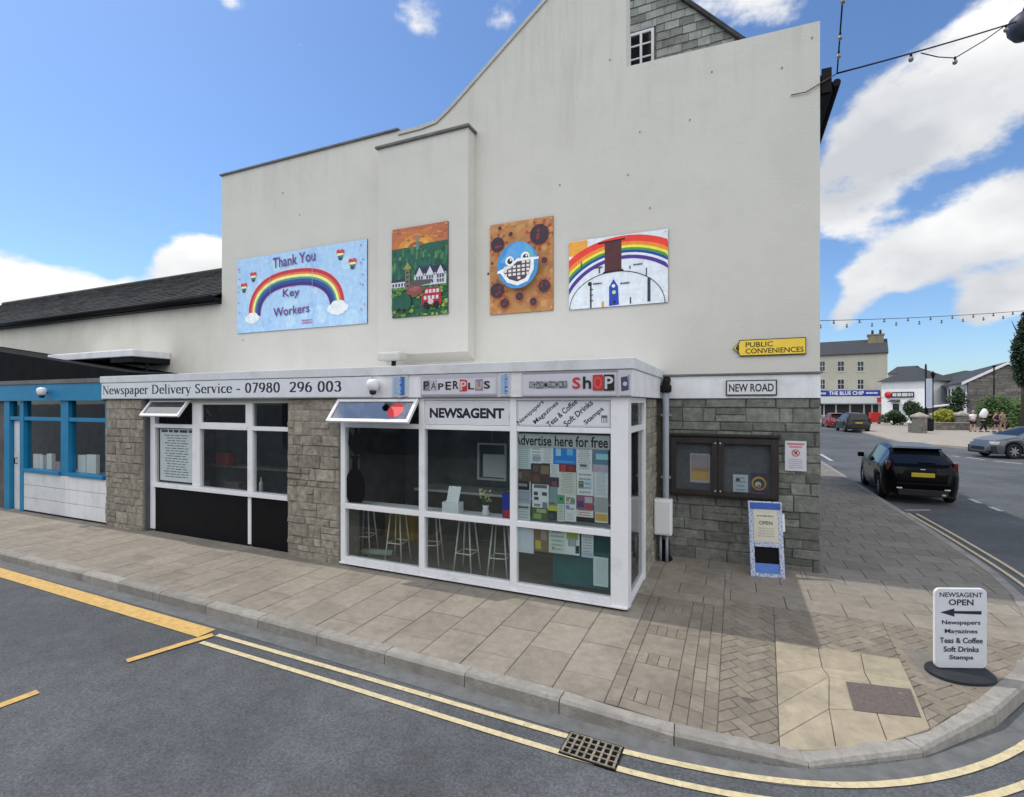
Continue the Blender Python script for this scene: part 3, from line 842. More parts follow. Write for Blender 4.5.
# shallow chimney bay
BX0, BX1 = W(378, 200, GY-.27).x, -3.24
mb = MB().prism_x([(GY-.27, 3.42), (GY-.0005, 3.28), (GY-.0005, 7.42), (GY-.27, 7.42)], BX0, BX1); mb.build('bay', M['wall'], house, bevel=.008)
mb = MB().box(BX0-.04, BX1+.04, GY-.32, GY-.001, 7.421, 7.46); mb.build('bay_coping', M['coping'], house)
# eaves to New Road
mb = MB().prism_y([(XE+.001, 6.72), (2.36, 6.84), (2.36, 6.96), (XE+.001, 7.10)], GY+.03, 13.5); mb.build('eaves', M['blackroof'], house)
mb = MB(); mb.tube([(2.40, GY+.0, 6.93), (2.40, 13.5, 6.93)], .05, 10); mb.box(2.22, 2.34, GY-.0, GY+.028, 6.82, 7.16); mb.build('gutter', M['black'], house)
# white band and stone base on the gable
mb = MB().box(.05, XE+.004, GY-.03, GY+.018, 2.57, 2.91); mb.build('white_band', M['whiteband'], house, bevel=.004)
mb = MB().box(.05, XE+.03, GY-.06, GY-.002, 2.914, 2.94); mb.build('band_flashing', M['coping'], house)
mb = MB()
stone_blocks(mb, lambda u, v, d: (u, GY+.018-d, v), .06, XE, .1, 2.565, (.12, .24), (.16, .56), (.005, .028), .005)
stone_blocks(mb, lambda u, v, d: (XE+d, u, v), GY+.02, 9.0, .1, 2.9, (.15, .23), (.22, .52), (.006, .02), .006)
mb.build('stone_base', M['slatestone'], house)
# small stains, pins and hooks left on the render
for px, py in ((283, 193), (628, 175), (712, 72), (640, 132), (560, 185), (782, 68), (812, 38), (700, 22), (610, 60), (650, 208), (243, 340), (300, 215), (690, 120)):
    p = W(px, py, GY); MB().box(p.x-.006, p.x+.005, GY-.012, GY-.0005, p.z-.012, p.z+.012).build('wall_pin', M['rust'], house)

# slate-hung gable standing behind the parapet
SY = 3.7
a = W(590, 90, SY); b = W(735, 38, SY); c = W(680, 0, SY)
slope = (c.z-b.z)/(c.x-b.x)
ridge_x = -.95; ridge_z = b.z+slope*(ridge_x-b.x)
sh = thing('slate_hung_gable', 'slate hung gable with a small white window rising behind the parapet', 'house', (ridge_x, SY+2.5, 7.0))
poly = [(b.x-(b.z-7.0)/slope, 7.0), (b.x, b.z), (ridge_x, ridge_z), (2*ridge_x-b.x, b.z)]
xr = b.x+ (7.0-b.z)/slope
xr = 2.05
body = [(-2.9, 7.0), (xr, 7.0), (xr, b.z+slope*(xr-b.x)), (ridge_x, ridge_z)]
MB().prism_y(body, SY+.02, SY+5).build('wall', M['mortar_d'], sh)
mb = MB()
wl, wr_ = W(628.5, 30, SY).x, W(654, 30, SY).x; wz0, wz1 = W(640, 61, SY).z-.45, W(641, 32, SY).z
cp = [(p[0], p[1]) for p in body]
for reg in (clip(cp, [(wr_+.04, 0), (50, 0), (50, 50), (wr_+.04, 50)]), clip(cp, [(wl-.04, wz1+.04), (wr_+.04, wz1+.04), (wr_+.04, 50), (wl-.04, 50)]), clip(cp, [(-50, 0), (wl-.04, 0), (wl-.04, 50), (-50, 50)])):
    if len(reg) > 2: tiles(mb, Vector((0, SY+.02, 0)), Vector((1, 0, 0)), Vector((0, 0, 1)), Vector((0, -1, 0)), reg, .24, .15, .014, .012)
mb.build('slate_cladding', M['slatehung'], sh)
mb = MB(); 
for s0, s1 in (((ridge_x, ridge_z), (xr+.06, b.z+slope*(xr+.06-b.x))), ((ridge_x, ridge_z), (-2.9, 7.0))):
    mb.mesh([(s0[0], SY-.07, s0[1]+.005), (s1[0], SY-.07, s1[1]+.005), (s1[0], SY+5.05, s1[1]+.005), (s0[0], SY+5.05, s0[1]+.005), (s0[0], SY-.07, s0[1]+.09), (s1[0], SY-.07, s1[1]+.09), (s1[0], SY+5.05, s1[1]+.09), (s0[0], SY+5.05, s0[1]+.09)],
            [(0, 3, 2, 1), (4, 5, 6, 7), (0, 1, 5, 4), (1, 2, 6, 5), (2, 3, 7, 6), (3, 0, 4, 7)])
mb.build('roof', M['slate'], sh)
mb = MB(); t = .045
mb.box(wl, wl+t, SY-.03, SY+.02, wz0, wz1).box(wr_-t, wr_, SY-.03, SY+.02, wz0, wz1).box(wl+t, wr_-t, SY-.03, SY+.02, wz1-t, wz1).box((wl+wr_)/2-.02, (wl+wr_)/2+.02, SY-.028, SY+.02, wz0, wz1-t)
for k in (1, 2): mb.box(wl+t, wr_-t, SY-.02, SY+.015, wz1-.24*k-.012, wz1-.24*k+.012)
fr = mb.build('window', M['white'], sh)
MB().box(wl+t, wr_-t, SY+.004, SY+.012, wz0, wz1-t).build('pane', M['carglass'], fr)

# ------------------------------------------------------------ long low house on the left
lz = W(222, 294, GY).z
lh = thing('long_low_house', 'long low cream house with a mossy dark slate roof', 'house', (-17, 6, 0))
MB().box(-27, XL-.001, GY, 9.5, 0, lz-.1).build('wall', M['wall_old'], lh)
rdir = Vector((0, 3.4, 0)); RY = 6.0
rz = W(222, 271, RY).z
ev = Vector((-22.0, GY-.22, lz-.10)); vd = (Vector((0, RY, rz))-Vector((0, GY-.22, lz-.10))); vl = vd.length; vd.normalize()
nrm = Vector((1, 0, 0)).cross(vd)
xl2 = W(4, 305, RY).x
mb = MB()
tiles(mb, Vector((0, ev.y, ev.z)), Vector((1, 0, 0)), vd, nrm, [(-26.5, 0), (XL, 0), (XL, vl), (xl2, vl)], .34, .22, .02, .014)
mb.build('slate_roof', M['slate'], lh)
mb = MB(); mb.mesh([(-26.5, ev.y, ev.z-.01), (XL, ev.y, ev.z-.01), (XL, RY, rz-.02), (xl2, RY, rz-.02), (XL, 9.5, lz-.1), (-26.5, 9.5, lz-.1)], [(0, 1, 2, 3), (3, 2, 4, 5), (0, 3, 5)]); mb.build('roof_deck', M['blackroof'], lh)
mb = MB(); mb.tube([(-26.5, GY-.27, lz-.14), (XL, GY-.27, lz-.14)], .07, 10); mb.box(-26.5, XL, GY-.2, GY-.002, lz-.23, lz-.1); mb.build('gutter', M['black'], lh)
mb = MB(); mb.tube([(xl2, RY, rz+.02), (XL, RY, rz+.02)], .09, 8); mb.build('ridge', M['slate'], lh)

# dark lean-to roof between the blue shop and the long house
lt = thing('lean_to_roof', 'black felted lean-to roof above the blue shop', 'roof', (-12, 1.6, 3.0))
p1, p2, p3 = W(-60, 342, 1.0), W(128, 373, 1.0), W(-60, 379, 1.0)
MB().prism_y([(p3.x, 3.03), (p2.x, 3.03), (p2.x, p2.z+.02), (p1.x, p1.z)], 1.0, GY-.01).build('roof', M['blackroof'], lt)
p1, p2 = W(70, 353, 2.0), W(154, 351, 2.0)
MB().box(p1.x, p2.x, 1.5, GY-.004, p2.z-.17, p2.z).build('white_gutter_box', M['whiteband'], lt, bevel=.02)
mb = MB(); mb.tube([(p2.x-.1, 1.9, p2.z-.18), (p2.x-.1, 1.9, 3.05)], .045, 8); mb.box(p2.x-.9, p2.x-.02, 1.53, GY-.006, p2.z-.3, p2.z-.175); mb.build('outlet_pipe', M['matblack'], lt)

# ------------------------------------------------------------ newsagent's single-storey shop
shop = thing('newsagent_shop', 'flat roofed newsagent shop with white corner window and stone piers', 'shop', (-5, 1.2, .12))
XS0 = -10.09; FB, FT, CT = 2.575, 2.885, 3.01
MB().box(XS0, .06, .0, GY-.002, 2.90, 2.985).build('roof', M['greywhite'], shop)
mb = MB(); mb.box(XS0, .085, -.09, -.012, FT, CT); mb.box(.012, .085, -.011, GY-.035, FT, CT); mb.build('roof_trim', M['greywhite'], shop, bevel=.006)
mb = MB(); mb.box(XS0, .065, -.06, -.002, FB, FT-.002); mb.box(.003, .065, -.001, GY-.035, FB, FT-.002); mb.build('fascia_board', M['white'], shop)
X1a, X1b, X2a, X2b = -10.085, -8.93, -5.28, -4.24
for xa, xb in ((X1a, X1b), (X2a, X2b)):
    pr = MB().box(xa, xb, .02, .45, .02, 2.57).build('pier', M['mortar'], shop)
    mb = MB(); stone_blocks(mb, lambda u, v, d: (u, .02-d, v), xa+.004, xb-.004, .1, 2.565, (.09, .25), (.10, .40), (.004, .034), .006)
    mb.build('stone_facing', M['stone'], pr)
sp = MB().box(-.14, -.012, 1.27, GY-.03, .02, 2.57).build('side_pier', M['mortar'], shop)
mb = MB(); stone_blocks(mb, lambda u, v, d: (-.012+d, u, v), 1.28, GY-.03, .1, 2.56, (.12, .24), (.16, .42), (.006, .02), .008); mb.build('stone_facing', M['stone'], sp)
# inside
MB().box(XS0+.02, -.15, .46, GY-.12, .06, .115).build('floor', M['floor'], shop)
MB().box(X2b+.01, -.02, .09, .459, .06, .115).build('window_floor', M['floor'], shop)
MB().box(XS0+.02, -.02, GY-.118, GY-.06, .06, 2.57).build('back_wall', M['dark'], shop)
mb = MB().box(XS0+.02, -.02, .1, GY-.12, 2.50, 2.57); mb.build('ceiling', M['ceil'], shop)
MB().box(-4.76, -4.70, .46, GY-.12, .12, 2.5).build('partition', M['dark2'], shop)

# corner window: frame bars
def frame(mb, x0, x1, z0, z1, w, y0=0.0, y1=.085, l=True, r=True, t=True, b=True):
    if l: mb.box(x0, x0+w, y0, y1, z0, z1)
    if r: mb.box(x1-w, x1, y0, y1, z0, z1)
    xa, xb = x0+(w if l else 0), x1-(w if r else 0)
    if t: mb.box(xa, xb, y0+.002, y1-.002, z1-w, z1)
    if b: mb.box(xa, xb, y0+.002, y1-.002, z0, z0+w)
KX = [-4.21, -2.79, -1.43, -.10]
kz0 = .19; kzm = W(513, 522, 0).z-.02; kzt = W(513, 429, 0).z
cw = thing_part = None
def part(name, parent, mbx, m, bevel=0): return mbx.build(name, M[m], parent, bevel=bevel)
mb = MB()
mb.box(KX[0], KX[0]+.085, .002, .09, .13, 2.57)
for x in KX[1:3]: mb.box(x-.045, x+.045, 0, .09, .14, 2.57)
mb.box(-.20, -.0, -.002, .12, .145, 2.57)                 # broad corner post
for xa, xb in ((KX[0]+.085, KX[1]-.045), (KX[1]+.045, KX[2]-.045), (KX[2]+.045, -.20)):
    mb.box(xa, xb, -.006, .088, .172, .25)            # bottom rail
    mb.box(xa, xb, -.004, .088, kzm-.035, kzm+.04)
    mb.box(xa, xb, .003, .088, kzt-.03, kzt+.035)
    mb.box(xa, xb, .004, .088, 2.535, 2.57)
win = mb.build('corner_window', M['upvc'], shop, bevel=.006)
mb = MB(); mb.box(KX[0], -.012, -.03, .05, .150, .170); mb.build('sill', M['upvc'], win, bevel=.004)
MB().box(KX[0]+.01, -.02, .012, .1, .02, .149).build('plinth', M['matblack'], win)
# side return
mb = MB(); mb.box(-.085, -.0, 1.16, 1.26, .06, 2.57); mb.box(-.085, -.001, .12, .20, .12, 2.57)
for z in (.16, kzt, 2.53): mb.box(-.083, -.004, .20, 1.16, z-.03, z+.04)
mb.box(-.085, .02, .12, 1.26, .125, .145) if False else None
sw = mb.build('side_window', M['upvc'], shop, bevel=.005)
MB().box(-.045, -.039, .20, 1.16, .2, 2.5).build('pane', M['glassdark'], sw)
for i in range(3):
    xa = (KX[0]+.085, KX[1]+.045, KX[2]+.045)[i]; xb = (KX[1]-.045, KX[2]-.045, -.20)[i]
    MB().box(xa, xb, .040, .046, .25, kzm-.035).build('pane', M['glass'], win)
    MB().box(xa, xb, .040, .046, kzm+.04, kzt-.03).build('pane', M['glass'], win)
# name panels in the top lights
def sign_panel(name, label, x0, x1, z0, z1, y, fn, base=(.70, .71, .75), parent=None, m='white', th=.016, cat='sign'):
    o = thing(name, label, cat, ((x0+x1)/2, y, z0))
    w, h = x1-x0, z1-z0
    mb = MB().box(-w/2, w/2, 0, th, 0, h); mb.build('board', M[m] if isinstance(m, str) else m, o, local=True, bevel=.003)
    A_ = Art(w, h); fn(A_, w, h)
    A_.mb.v = [(a-w/2, b-.0008, c) for a, b, c in A_.mb.v]
    A_.mb.build('print', M['printed'], o, local=True)
    return o
INK = (.012, .014, .022); LBL = (.70, .71, .76)
def f_news(a, w, h):
    a.rect(.02, .02, w-.02, h-.02, LBL); a.text('NEWSAGENT', w*.06, h*.27, w*.94, h*.70, INK, .045)
sign_panel('newsagent_sign', 'white panel lettered NEWSAGENT above the middle pane', KX[1]+.05, KX[2]-.05, kzt+.04, 2.53, .012, f_news)
def f_list(a, w, h):
    a.rect(.0, .0, w, h, (.55, .57, .60)); a.rect(.02, .02, w-.02, h-.02, LBL)
    r = rad(40)
    for k, (t, L_) in enumerate((('Newspapers', .46), ('Magazines', .42), ('Teas & Coffee', .50), ('Soft Drinks', .46), ('Stamps', .30))):
        cu = w*(.155+.172*k)+(.0 if k < 4 else -.01); cv = h*(.52 if k < 4 else .42)
        a.text(t, cu-L_/2*.94, cv-.036, cu+L_/2*.94, cv+.036, INK, .016, r, keep=False)
    # little cup mark
    u = w*.94; v = h*.18
    a.rect(u-.035, v, u+.035, v+.085, (.1, .11, .14))
    for k in (-1, 0, 1): a.rect(u+k*.02-.006, v, u+k*.02+.006, v+.055, LBL)
sign_panel('goods_list_sign', 'white panel with slanted list of newspapers, coffee and stamps', KX[2]+.05, -.205, kzt+.04, 2.53, .012, f_list)

# open top-hung vents
def vent(x0, x1, z1, L_, ang, label):
    pr = MB(); 
    v0 = bpy.data.objects.new('vent_window', None); COL.objects.link(v0); v0.parent = shop
    v0.location = Vector((0, -.008, z1))-Vector(shop.location); v0.rotation_euler = (-ang, 0, 0)
    w = .05; m_ = MB(); dx = -shop.location.x*0
    frame(m_, x0, x1, -L_, 0, w, -.03, .012)
    # frame is local to the hinge
    m_.v = [(a, b, c) for a, b, c in m_.v]
    o = m_.build('sash', M['upvc'], v0, local=True, bevel=.004)
    g_ = MB().box(x0+w, x1-w, -.012, -.006, -L_+w, -w); g_.build('pane', M['filmglass'], v0, local=True)
    return v0
va = vent(KX[0]-.02, KX[1]-.03, 2.545, .40, rad(38), '')
# plain red disc stuck on the vent glass
vt = Art(1, 1); vt.disc(0, 0, .125, S(215, 55, 60), .12)
o = vt.mb.build('red_sticker', M['printed'], va, local=True); o.location = (-3.12, -.0118, -.19)

# dark plain silhouette sticker on the glass (generic shape)
st = Art(1, 1)
BKS = (.004, .004, .004)
st.poly([(-.13, 0), (.10, 0), (.16, .10), (.17, .26), (.12, .40), (.04, .50), (.03, .62), (.07, .68), (-.10, .68), (-.06, .62), (-.07, .50), (-.15, .40), (-.20, .26), (-.19, .10)], BKS)
for (u0, v0, u1, v1, ww) in ((-.02, .66, -.12, 1.06, .07), (0, .66, .02, 1.16, .07), (.0, .66, .20, .98, .07)):
    du, dv = u1-u0, v1-v0; l_ = math.hypot(du, dv); nu, nv = -dv/l_*ww, du/l_*ww
    st.poly([(u0, v0), (u0+du*.5-nu, v0+dv*.5-nv), (u1, v1), (u0+du*.5+nu, v0+dv*.5+nv)], BKS)
o = st.mb.build('window_sticker', M['black'], None, origin=(0, 0, 0)); o.location = (W(352, 500, .05).x+.08, .038, kzm+.06)
tag(o, 'black vase shaped sticker on the left corner window pane', 'sticker')

# notices on the inside of the glass
def notice(rect, scale, org, fn, label, y=.058):
    rx_, ry_ = (rect[2]-rect[0])*.02, (rect[3]-rect[1])*.03
    x0, y0, x1, y1 = [r/scale for r in (rect[0]-rx_, rect[1]-ry_, rect[2]+rx_, rect[3]+ry_)]
    a = W(org[0]+x0, org[1]+y1, y); b = W(org[0]+x1, org[1]+y0, y)
    w, h = b.x-a.x, b.z-a.z
    o = MB().box(-w/2, w/2, 0, .0012, 0, h); ob = o.build('notice', M['paper'], origin=(0, 0, 0)); ob.location = ((a.x+b.x)/2, y+random.uniform(0, .004), a.z)
    tag(ob, label, 'notice', 'notices in the shop window')
    A_ = Art(w, h, .0003); fn(A_, w, h); A_.mb.v = [(p-w/2, q-.0006, r) for p, q, r in A_.mb.v]
    A_.mb.build('print', M['printed'], ob, local=True)
    return ob
def page(bg, head=None, tx=(.27, .28, .31), n=8, pic=None, hh=.2):
    def f(a, w, h):
        a.rect(0, 0, w, h, bg)
        top = .94
        if head: a.rect(0, h*(1-hh), w, h, head); top = .96-hh
        if pic:
            for (u0, v0, u1, v1, c) in pic: a.rect(u0*w, v0*h, u1*w, v1*h, c)
        if n: a.lines(w*.1, h*.08, w*.9, h*top, int(n*1.7), tx, .38)
    return f
WH = (.62, .65, .67); MI = (.45, .56, .55); GY_ = (.36, .41, .45)
O3 = (510, 425); s3 = 7.59; O4 = (510, 520); s4 = 8.855
def banner(a, w, h):
    a.rect(0, 0, w, h, (.38, .40, .40)); a.text('Advertise here for free', w*.015, h*.12, w*.985, h*.9, (.008, .008, .01), .02)
ban = notice((35, 84, 742, 160), s3, O3, banner, 'grey strip lettered Advertise here for free above the notices', .052)
ban['category'] = 'banner'; del ban['group']
NOTES = [
 ((45, 168, 155, 330), page(MI, None, n=6), 'pale mint notice at the top left under the grey strip'),
 ((158, 168, 240, 290), page(WH, None, n=3, pic=[(.15, .2, .9, .45, (.30, .36, .48))]), 'small white notice with blue smudge beside the mint one'),
 ((245, 168, 326, 285), page(WH, None, n=7), 'narrow white text notice left of the bright blue poster'),
 ((330, 165, 500, 292), page((.03, .20, .58), None, n=0, pic=[(.12, .45, .34, .9, (.35, .55, .75)), (.6, .5, .85, .85, (.15, .42, .7)), (.1, .1, .9, .2, (.1, .35, .7))]), 'bright blue poster in the top row of notices'),
 ((505, 172, 622, 346), page(WH, None, n=7, pic=[(.25, .18, .65, .3, (.05, .06, .08))]), 'large white notice right of the bright blue poster'),
 ((632, 172, 742, 352), page((.12, .20, .30), None, n=0, pic=[(.2, .5, 1, .72, (.30, .55, .60)), (0, 0, 1, .3, (.38, .38, .46)), (.1, .08, .5, .2, (.5, .3, .35))]), 'blue and teal seaside poster at the top right corner'),
 ((305, 300, 370, 396), page(WH, None, n=5), 'little white card hanging in the dark gap'),
 ((375, 302, 500, 352), page((.16, .03, .03), None, n=0, pic=[(.1, .1, .4, .9, (.42, .06, .05)), (.55, .2, .9, .7, (.25, .05, .04))]), 'dark red photo strip under the bright blue poster'),
 ((375, 356, 500, 525), page((.56, .56, .50), None, n=8), 'cream text notice under the dark red strip'),
 ((508, 358, 632, 532), page(WH, None, n=3, pic=[(.12, .3, .42, .6, (.10, .14, .05)), (.5, .3, .9, .65, (.42, .56, .66))]), 'white notice with green and pale blue pictures'),
 ((640, 358, 742, 540), page((.58, .62, .66), None, n=10, tx=(.3, .33, .36)), 'faint text notice at the right edge of the middle row'),
 ((45, 425, 155, 598), page(GY_, None, n=2, pic=[(.1, .6, .9, .95, (.012, .015, .02)), (.08, .1, .92, .55, (.28, .32, .40))]), 'grey notice with a black heading at the left edge'),
 ((170, 450, 290, 628), page(WH, None, n=0, pic=[(.1, .8, .9, .93, (.1, .12, .16)), (.1, .52, .35, .66, (.06, .06, .09)), (.6, .52, .9, .66, (.06, .06, .09)), (.12, .34, .4, .46, (.05, .05, .08)), (.62, .06, .92, .28, (.18, .2, .26)), (.12, .1, .5, .2, (.2, .22, .26))]), 'white notice with four dark picture blocks'),
 ((300, 475, 358, 600), page((.20, .28, .29), None, n=0, pic=[(.1, .05, .7, .12, (.05, .06, .07))]), 'plain grey green sheet left of the green leaflet'),
 ((362, 475, 414, 600), page((.08, .30, .16), None, n=0, pic=[(0, .55, 1, 1, (.5, .6, .62)), (.3, .25, .7, .42, (.02, .12, .06))]), 'narrow green and white leaflet'),
 ((42, 606, 150, 712), page((.46, .52, .54), None, n=3, pic=[(.06, .74, .9, .86, (.04, .05, .06))]), 'pale grey flyer in the bottom left corner'),
 ((168, 635, 284, 714), page((.07, .12, .04), None, n=0, pic=[(.1, .1, .6, .5, (.22, .30, .10)), (.3, .6, .9, .9, (.3, .36, .2))]), 'dark green countryside flyer in the bottom row'),
 ((288, 610, 355, 716), page((.03, .04, .03), None, n=0, pic=[(0, .6, 1, .95, (.42, .44, .06)), (.1, .1, .6, .4, (.05, .07, .1))]), 'yellow and black flyer in the bottom row'),
 ((360, 606, 412, 726), page((.48, .56, .48), None, n=4), 'pale green slip right of the yellow flyer'),
 ((418, 532, 500, 660), page(WH, None, n=2, pic=[(.1, .6, .4, .85, (.40, .22, .1)), (.5, .5, .9, .75, (.08, .25, .15)), (.1, .2, .4, .4, (.12, .2, .45))]), 'white flyer with orange, green and blue patches'),
 ((418, 664, 500, 726), page((.64, .66, .68), None, n=3), 'blank looking white slip at the foot of the upper notices'),
 ((505, 542, 630, 636), page((.24, .10, .16), None, n=0, pic=[(.05, .15, .45, .6, (.08, .05, .14)), (.5, .5, .95, .9, (.45, .42, .46)), (.55, .1, .9, .4, (.34, .06, .08))]), 'dark red and purple photo flyer'),
 ((505, 642, 630, 692), page((.60, .60, .60), None, n=2, tx=(.45, .12, .12)), 'white strip with red print under the purple photo'),
 ((640, 546, 742, 656), page((.34, .36, .36), None, n=7), 'mid grey text sheet at the right edge'),
 ((645, 660, 742, 736), page((.58, .56, .50), None, n=0, pic=[(.05, .15, .95, .75, (.50, .32, .09))]), 'orange flyer in the bottom right corner of the upper pane'),
]
NOTES += [
 ((46, 338, 158, 420), page((.07, .055, .045), None, n=0, pic=[(.1, .2, .4, .7, (.18, .14, .1)), (.5, .4, .9, .8, (.12, .06, .05))]), 'dark brown photo sheet under the pale mint notice'),
 ((165, 300, 300, 442), page((.055, .04, .035), None, n=0, pic=[(.1, .1, .45, .45, (.16, .05, .04)), (.5, .5, .95, .9, (.20, .14, .09)), (.1, .6, .4, .9, (.09, .08, .08))]), 'dark poster with red and brown patches beside the little white card'),
 ((305, 400, 368, 468), page((.05, .035, .05), None, n=0, pic=[(.2, .1, .8, .6, (.22, .05, .10))]), 'small dark leaflet with a crimson patch below the little white card'),
]
for r_, f_, lb in NOTES: notice(r_, s3, O3, f_, lb)
NOTES2 = [
 ((75, 85, 206, 276), page((.50, .55, .62), None, n=0), 'blank pale blue sheet first in the lower pane'),
 ((215, 80, 335, 266), page((.16, .13, .08), None, n=0, pic=[(.1, .1, .5, .45, (.45, .36, .05)), (.5, .5, .9, .9, (.28, .22, .18)), (.1, .6, .45, .9, (.2, .1, .06))]), 'brown and yellow poster in the lower pane'),
 ((345, 90, 486, 280), page((.46, .55, .49), None, n=3, pic=[(.2, .12, .35, .25, (.1, .2, .2))]), 'pale green sheet beside the brown poster'),
 ((490, 105, 612, 296), page((.56, .62, .62), None, n=1, pic=[(.1, .62, .9, 1, (.24, .34, .04)), (.72, .08, .98, .4, (.02, .03, .03))]), 'white flyer with a leafy green top'),
 ((635, 112, 736, 320), page((.50, .54, .58), None, n=5, pic=[(0, .0, 1, .25, (.35, .45, .6))]), 'white notice with a blue foot in the lower pane'),
 ((740, 345, 866, 572), page((.46, .56, .58), None, n=11, tx=(.3, .38, .4)), 'pale teal text sheet low in the right corner'),
]
for r_, f_, lb in NOTES2: notice(r_, s4, O4, f_, lb)

# window fittings inside
MB().box(KX[0]+.1, -.12, .1, .42, kzm-.03, kzm+.005).build('window_shelf', M['greywhite'], shop)
MB().box(-1.02, -.2, .34, .40, .20, .93).build('shelf_panel', M['teal'], shop)
def stool(px, yy, label, rot=0):
    x = W(px, 540, yy).x
    t = thing('bar_stool', label, 'stool', (x, yy, .115), rot, 'stools behind the corner window')
    m_ = MB(); H = .74
    m_.lathe([(.02, 0), (.15, .0), (.165, .012), (.165, .028), (.15, .035), (.02, .035)], 20); m_.v = [(a, b, c+H) for a, b, c in m_.v]
    m_.build('seat', M['wood'], t, local=True)
    for k in range(4):
        a = rad(45+90*k); q = MB(); q.tube([(.11*math.cos(a), .11*math.sin(a), H), (.2*math.cos(a), .2*math.sin(a), 0)], .011, 8); q.build('leg', M['steel'], t, local=True)
    q = MB(); ring = []
    for k in range(5):
        a = rad(45+90*k); r_ = .165; ring.append((r_*math.cos(a), r_*math.sin(a), .29))
    for a, b in zip(ring[:-1], ring[1:]): q.tube([a, b], .009, 6)
    q.build('footrest', M['steel'], t, local=True)
for px, yy, lb, r_ in ((366, .62, 'bar stool furthest left behind the corner window', .2), (398, .5, 'bar stool just left of the first window post', .1), (432, .62, 'bar stool just right of the first window post', .3), (467, .46, 'bar stool in the middle of the second lower pane', 0), (500, .46, 'bar stool half hidden by the second window post', .15)):
    stool(px, yy, lb, r_)
# things on the shelf
bx = thing('leaflet_box', 'grey leaflet box holding a white card on the window shelf', 'box', (W(452, 490, .2).x, .22, kzm+.006))
MB().box(-.13, .13, -.07, .07, 0, .15).build('box', M['greywhite'], bx, local=True, bevel=.004)
mb = MB(); mb.mesh([(-.09, -.02, .15), (.10, -.02, .15), (.12, .02, .36), (-.07, .02, .36)], [(0, 1, 2, 3)]); mb.build('card', M['paper'], bx, local=True)
vs = thing('flower_vase', 'small glass vase of white and yellow flowers on the shelf', 'vase', (W(485, 490, .2).x, .22, kzm+.006))
mb = MB().lathe([(.045, 0), (.055, .04), (.035, .10), (.045, .14)], 14); mb.build('vase', M['greywhite'], vs, local=True)
mb = MB(); mb2 = MB()
for k in range(14):
    a = random.uniform(0, 6.28); r_ = random.uniform(.02, .10); z = random.uniform(.2, .36)
    mb.tube([(0, 0, .12), (r_*math.cos(a), r_*math.sin(a), z)], .003, 5)
    for q in range(4):
        c = Vector((r_*math.cos(a), r_*math.sin(a), z))+Vector([random.uniform(-.016, .016) for _ in range(3)])
        mb2.lathe([(.001, -.012), (.014, 0), (.001, .012)], 6, Matrix.Translation(c))
mb.build('stems', M['green'], vs, local=True); mb2.build('flowers', mat('petals', (.6, .55, .35), .7, .4, 40, island=.3), vs, local=True)
bg = thing('display_pack', 'blue and red boxed pack on the shelf by the window post', 'box', (-1.56, .2, kzm+.006))
MB().box(-.09, .09, -.05, .05, 0, .33).build('box', M['bluefascia'], bg, local=True, bevel=.004); MB().box(-.07, .07, -.053, -.0505, .03, .12).build('panel', M['red'], bg, local=True)
wf = thing('wall_frame', 'white framed sheet hanging inside behind the middle pane', 'picture', (W(490, 462, 1.4).x, 1.45, 1.55))
a_ = W(478, 480, 1.4); b_ = W(507, 444, 1.4); w_ = (b_.x-a_.x)/2; h_ = b_.z-a_.z
wf.location.z = a_.z
mb = MB(); frame(mb, -w_, w_, 0, h_, .03, 0, .03); mb.build('frame', M['greywhite'], wf, local=True); MB().box(-w_+.10, w_-.035, .01, .02, .05, h_-.18).build('sheet', M['paper'], wf, local=True)
mb = MB(); mb.tube([(wf.location.x, 1.47, a_.z+h_), (wf.location.x, 1.47, 2.5)], .004, 5); mb.build('hanging_wire', M['steel'], wf)
tb = thing('roll', 'pale green cardboard roll lying on the shop floor', 'roll', (W(375, 563, .5).x, .5, .115))
mb = MB(); mb.tube([(-.25, .0, .06), (.25, .12, .06)], .05, 12); mb.build('tube', mat('roll_green', (.33, .42, .36), .6, .1, 6), tb, local=True)
sb = thing('storage_crate', 'yellow storage crate under the counter behind the stools', 'crate', (W(402, 540, 1.5).x, 1.6, .115))
mb = MB(); mb.box(-.3, .3, -.2, .2, 0, .55); mb.build('crate', mat('crate_yellow', (.34, .20, .03), .6, .2, 5), sb, local=True, bevel=.015)
for px, col, lb in ((375, 'red', 'red picture pinned to the dark back wall'), (392, 'paper', 'pale picture pinned to the dark back wall')):
    a_ = W(px-7, 478, 2.27); b_ = W(px+7, 455, 2.27)
    o = MB().box(a_.x, b_.x, 2.262, 2.275, a_.z, b_.z).build('picture', M[col], bevel=.003); tag(o, lb, 'picture')
ct = thing('shop_counter', 'low dark counter along the back of the shop', 'counter', (-2.4, 1.95, .115))
mb = MB(); mb.box(-1.6, 1.9, -.25, .3, 0, .85); mb.build('cabinet', M['dark2'], ct, local=True); MB().box(-1.65, 1.95, -.3, .3, .852, .89).build('worktop', M['greywhite'], ct, local=True)

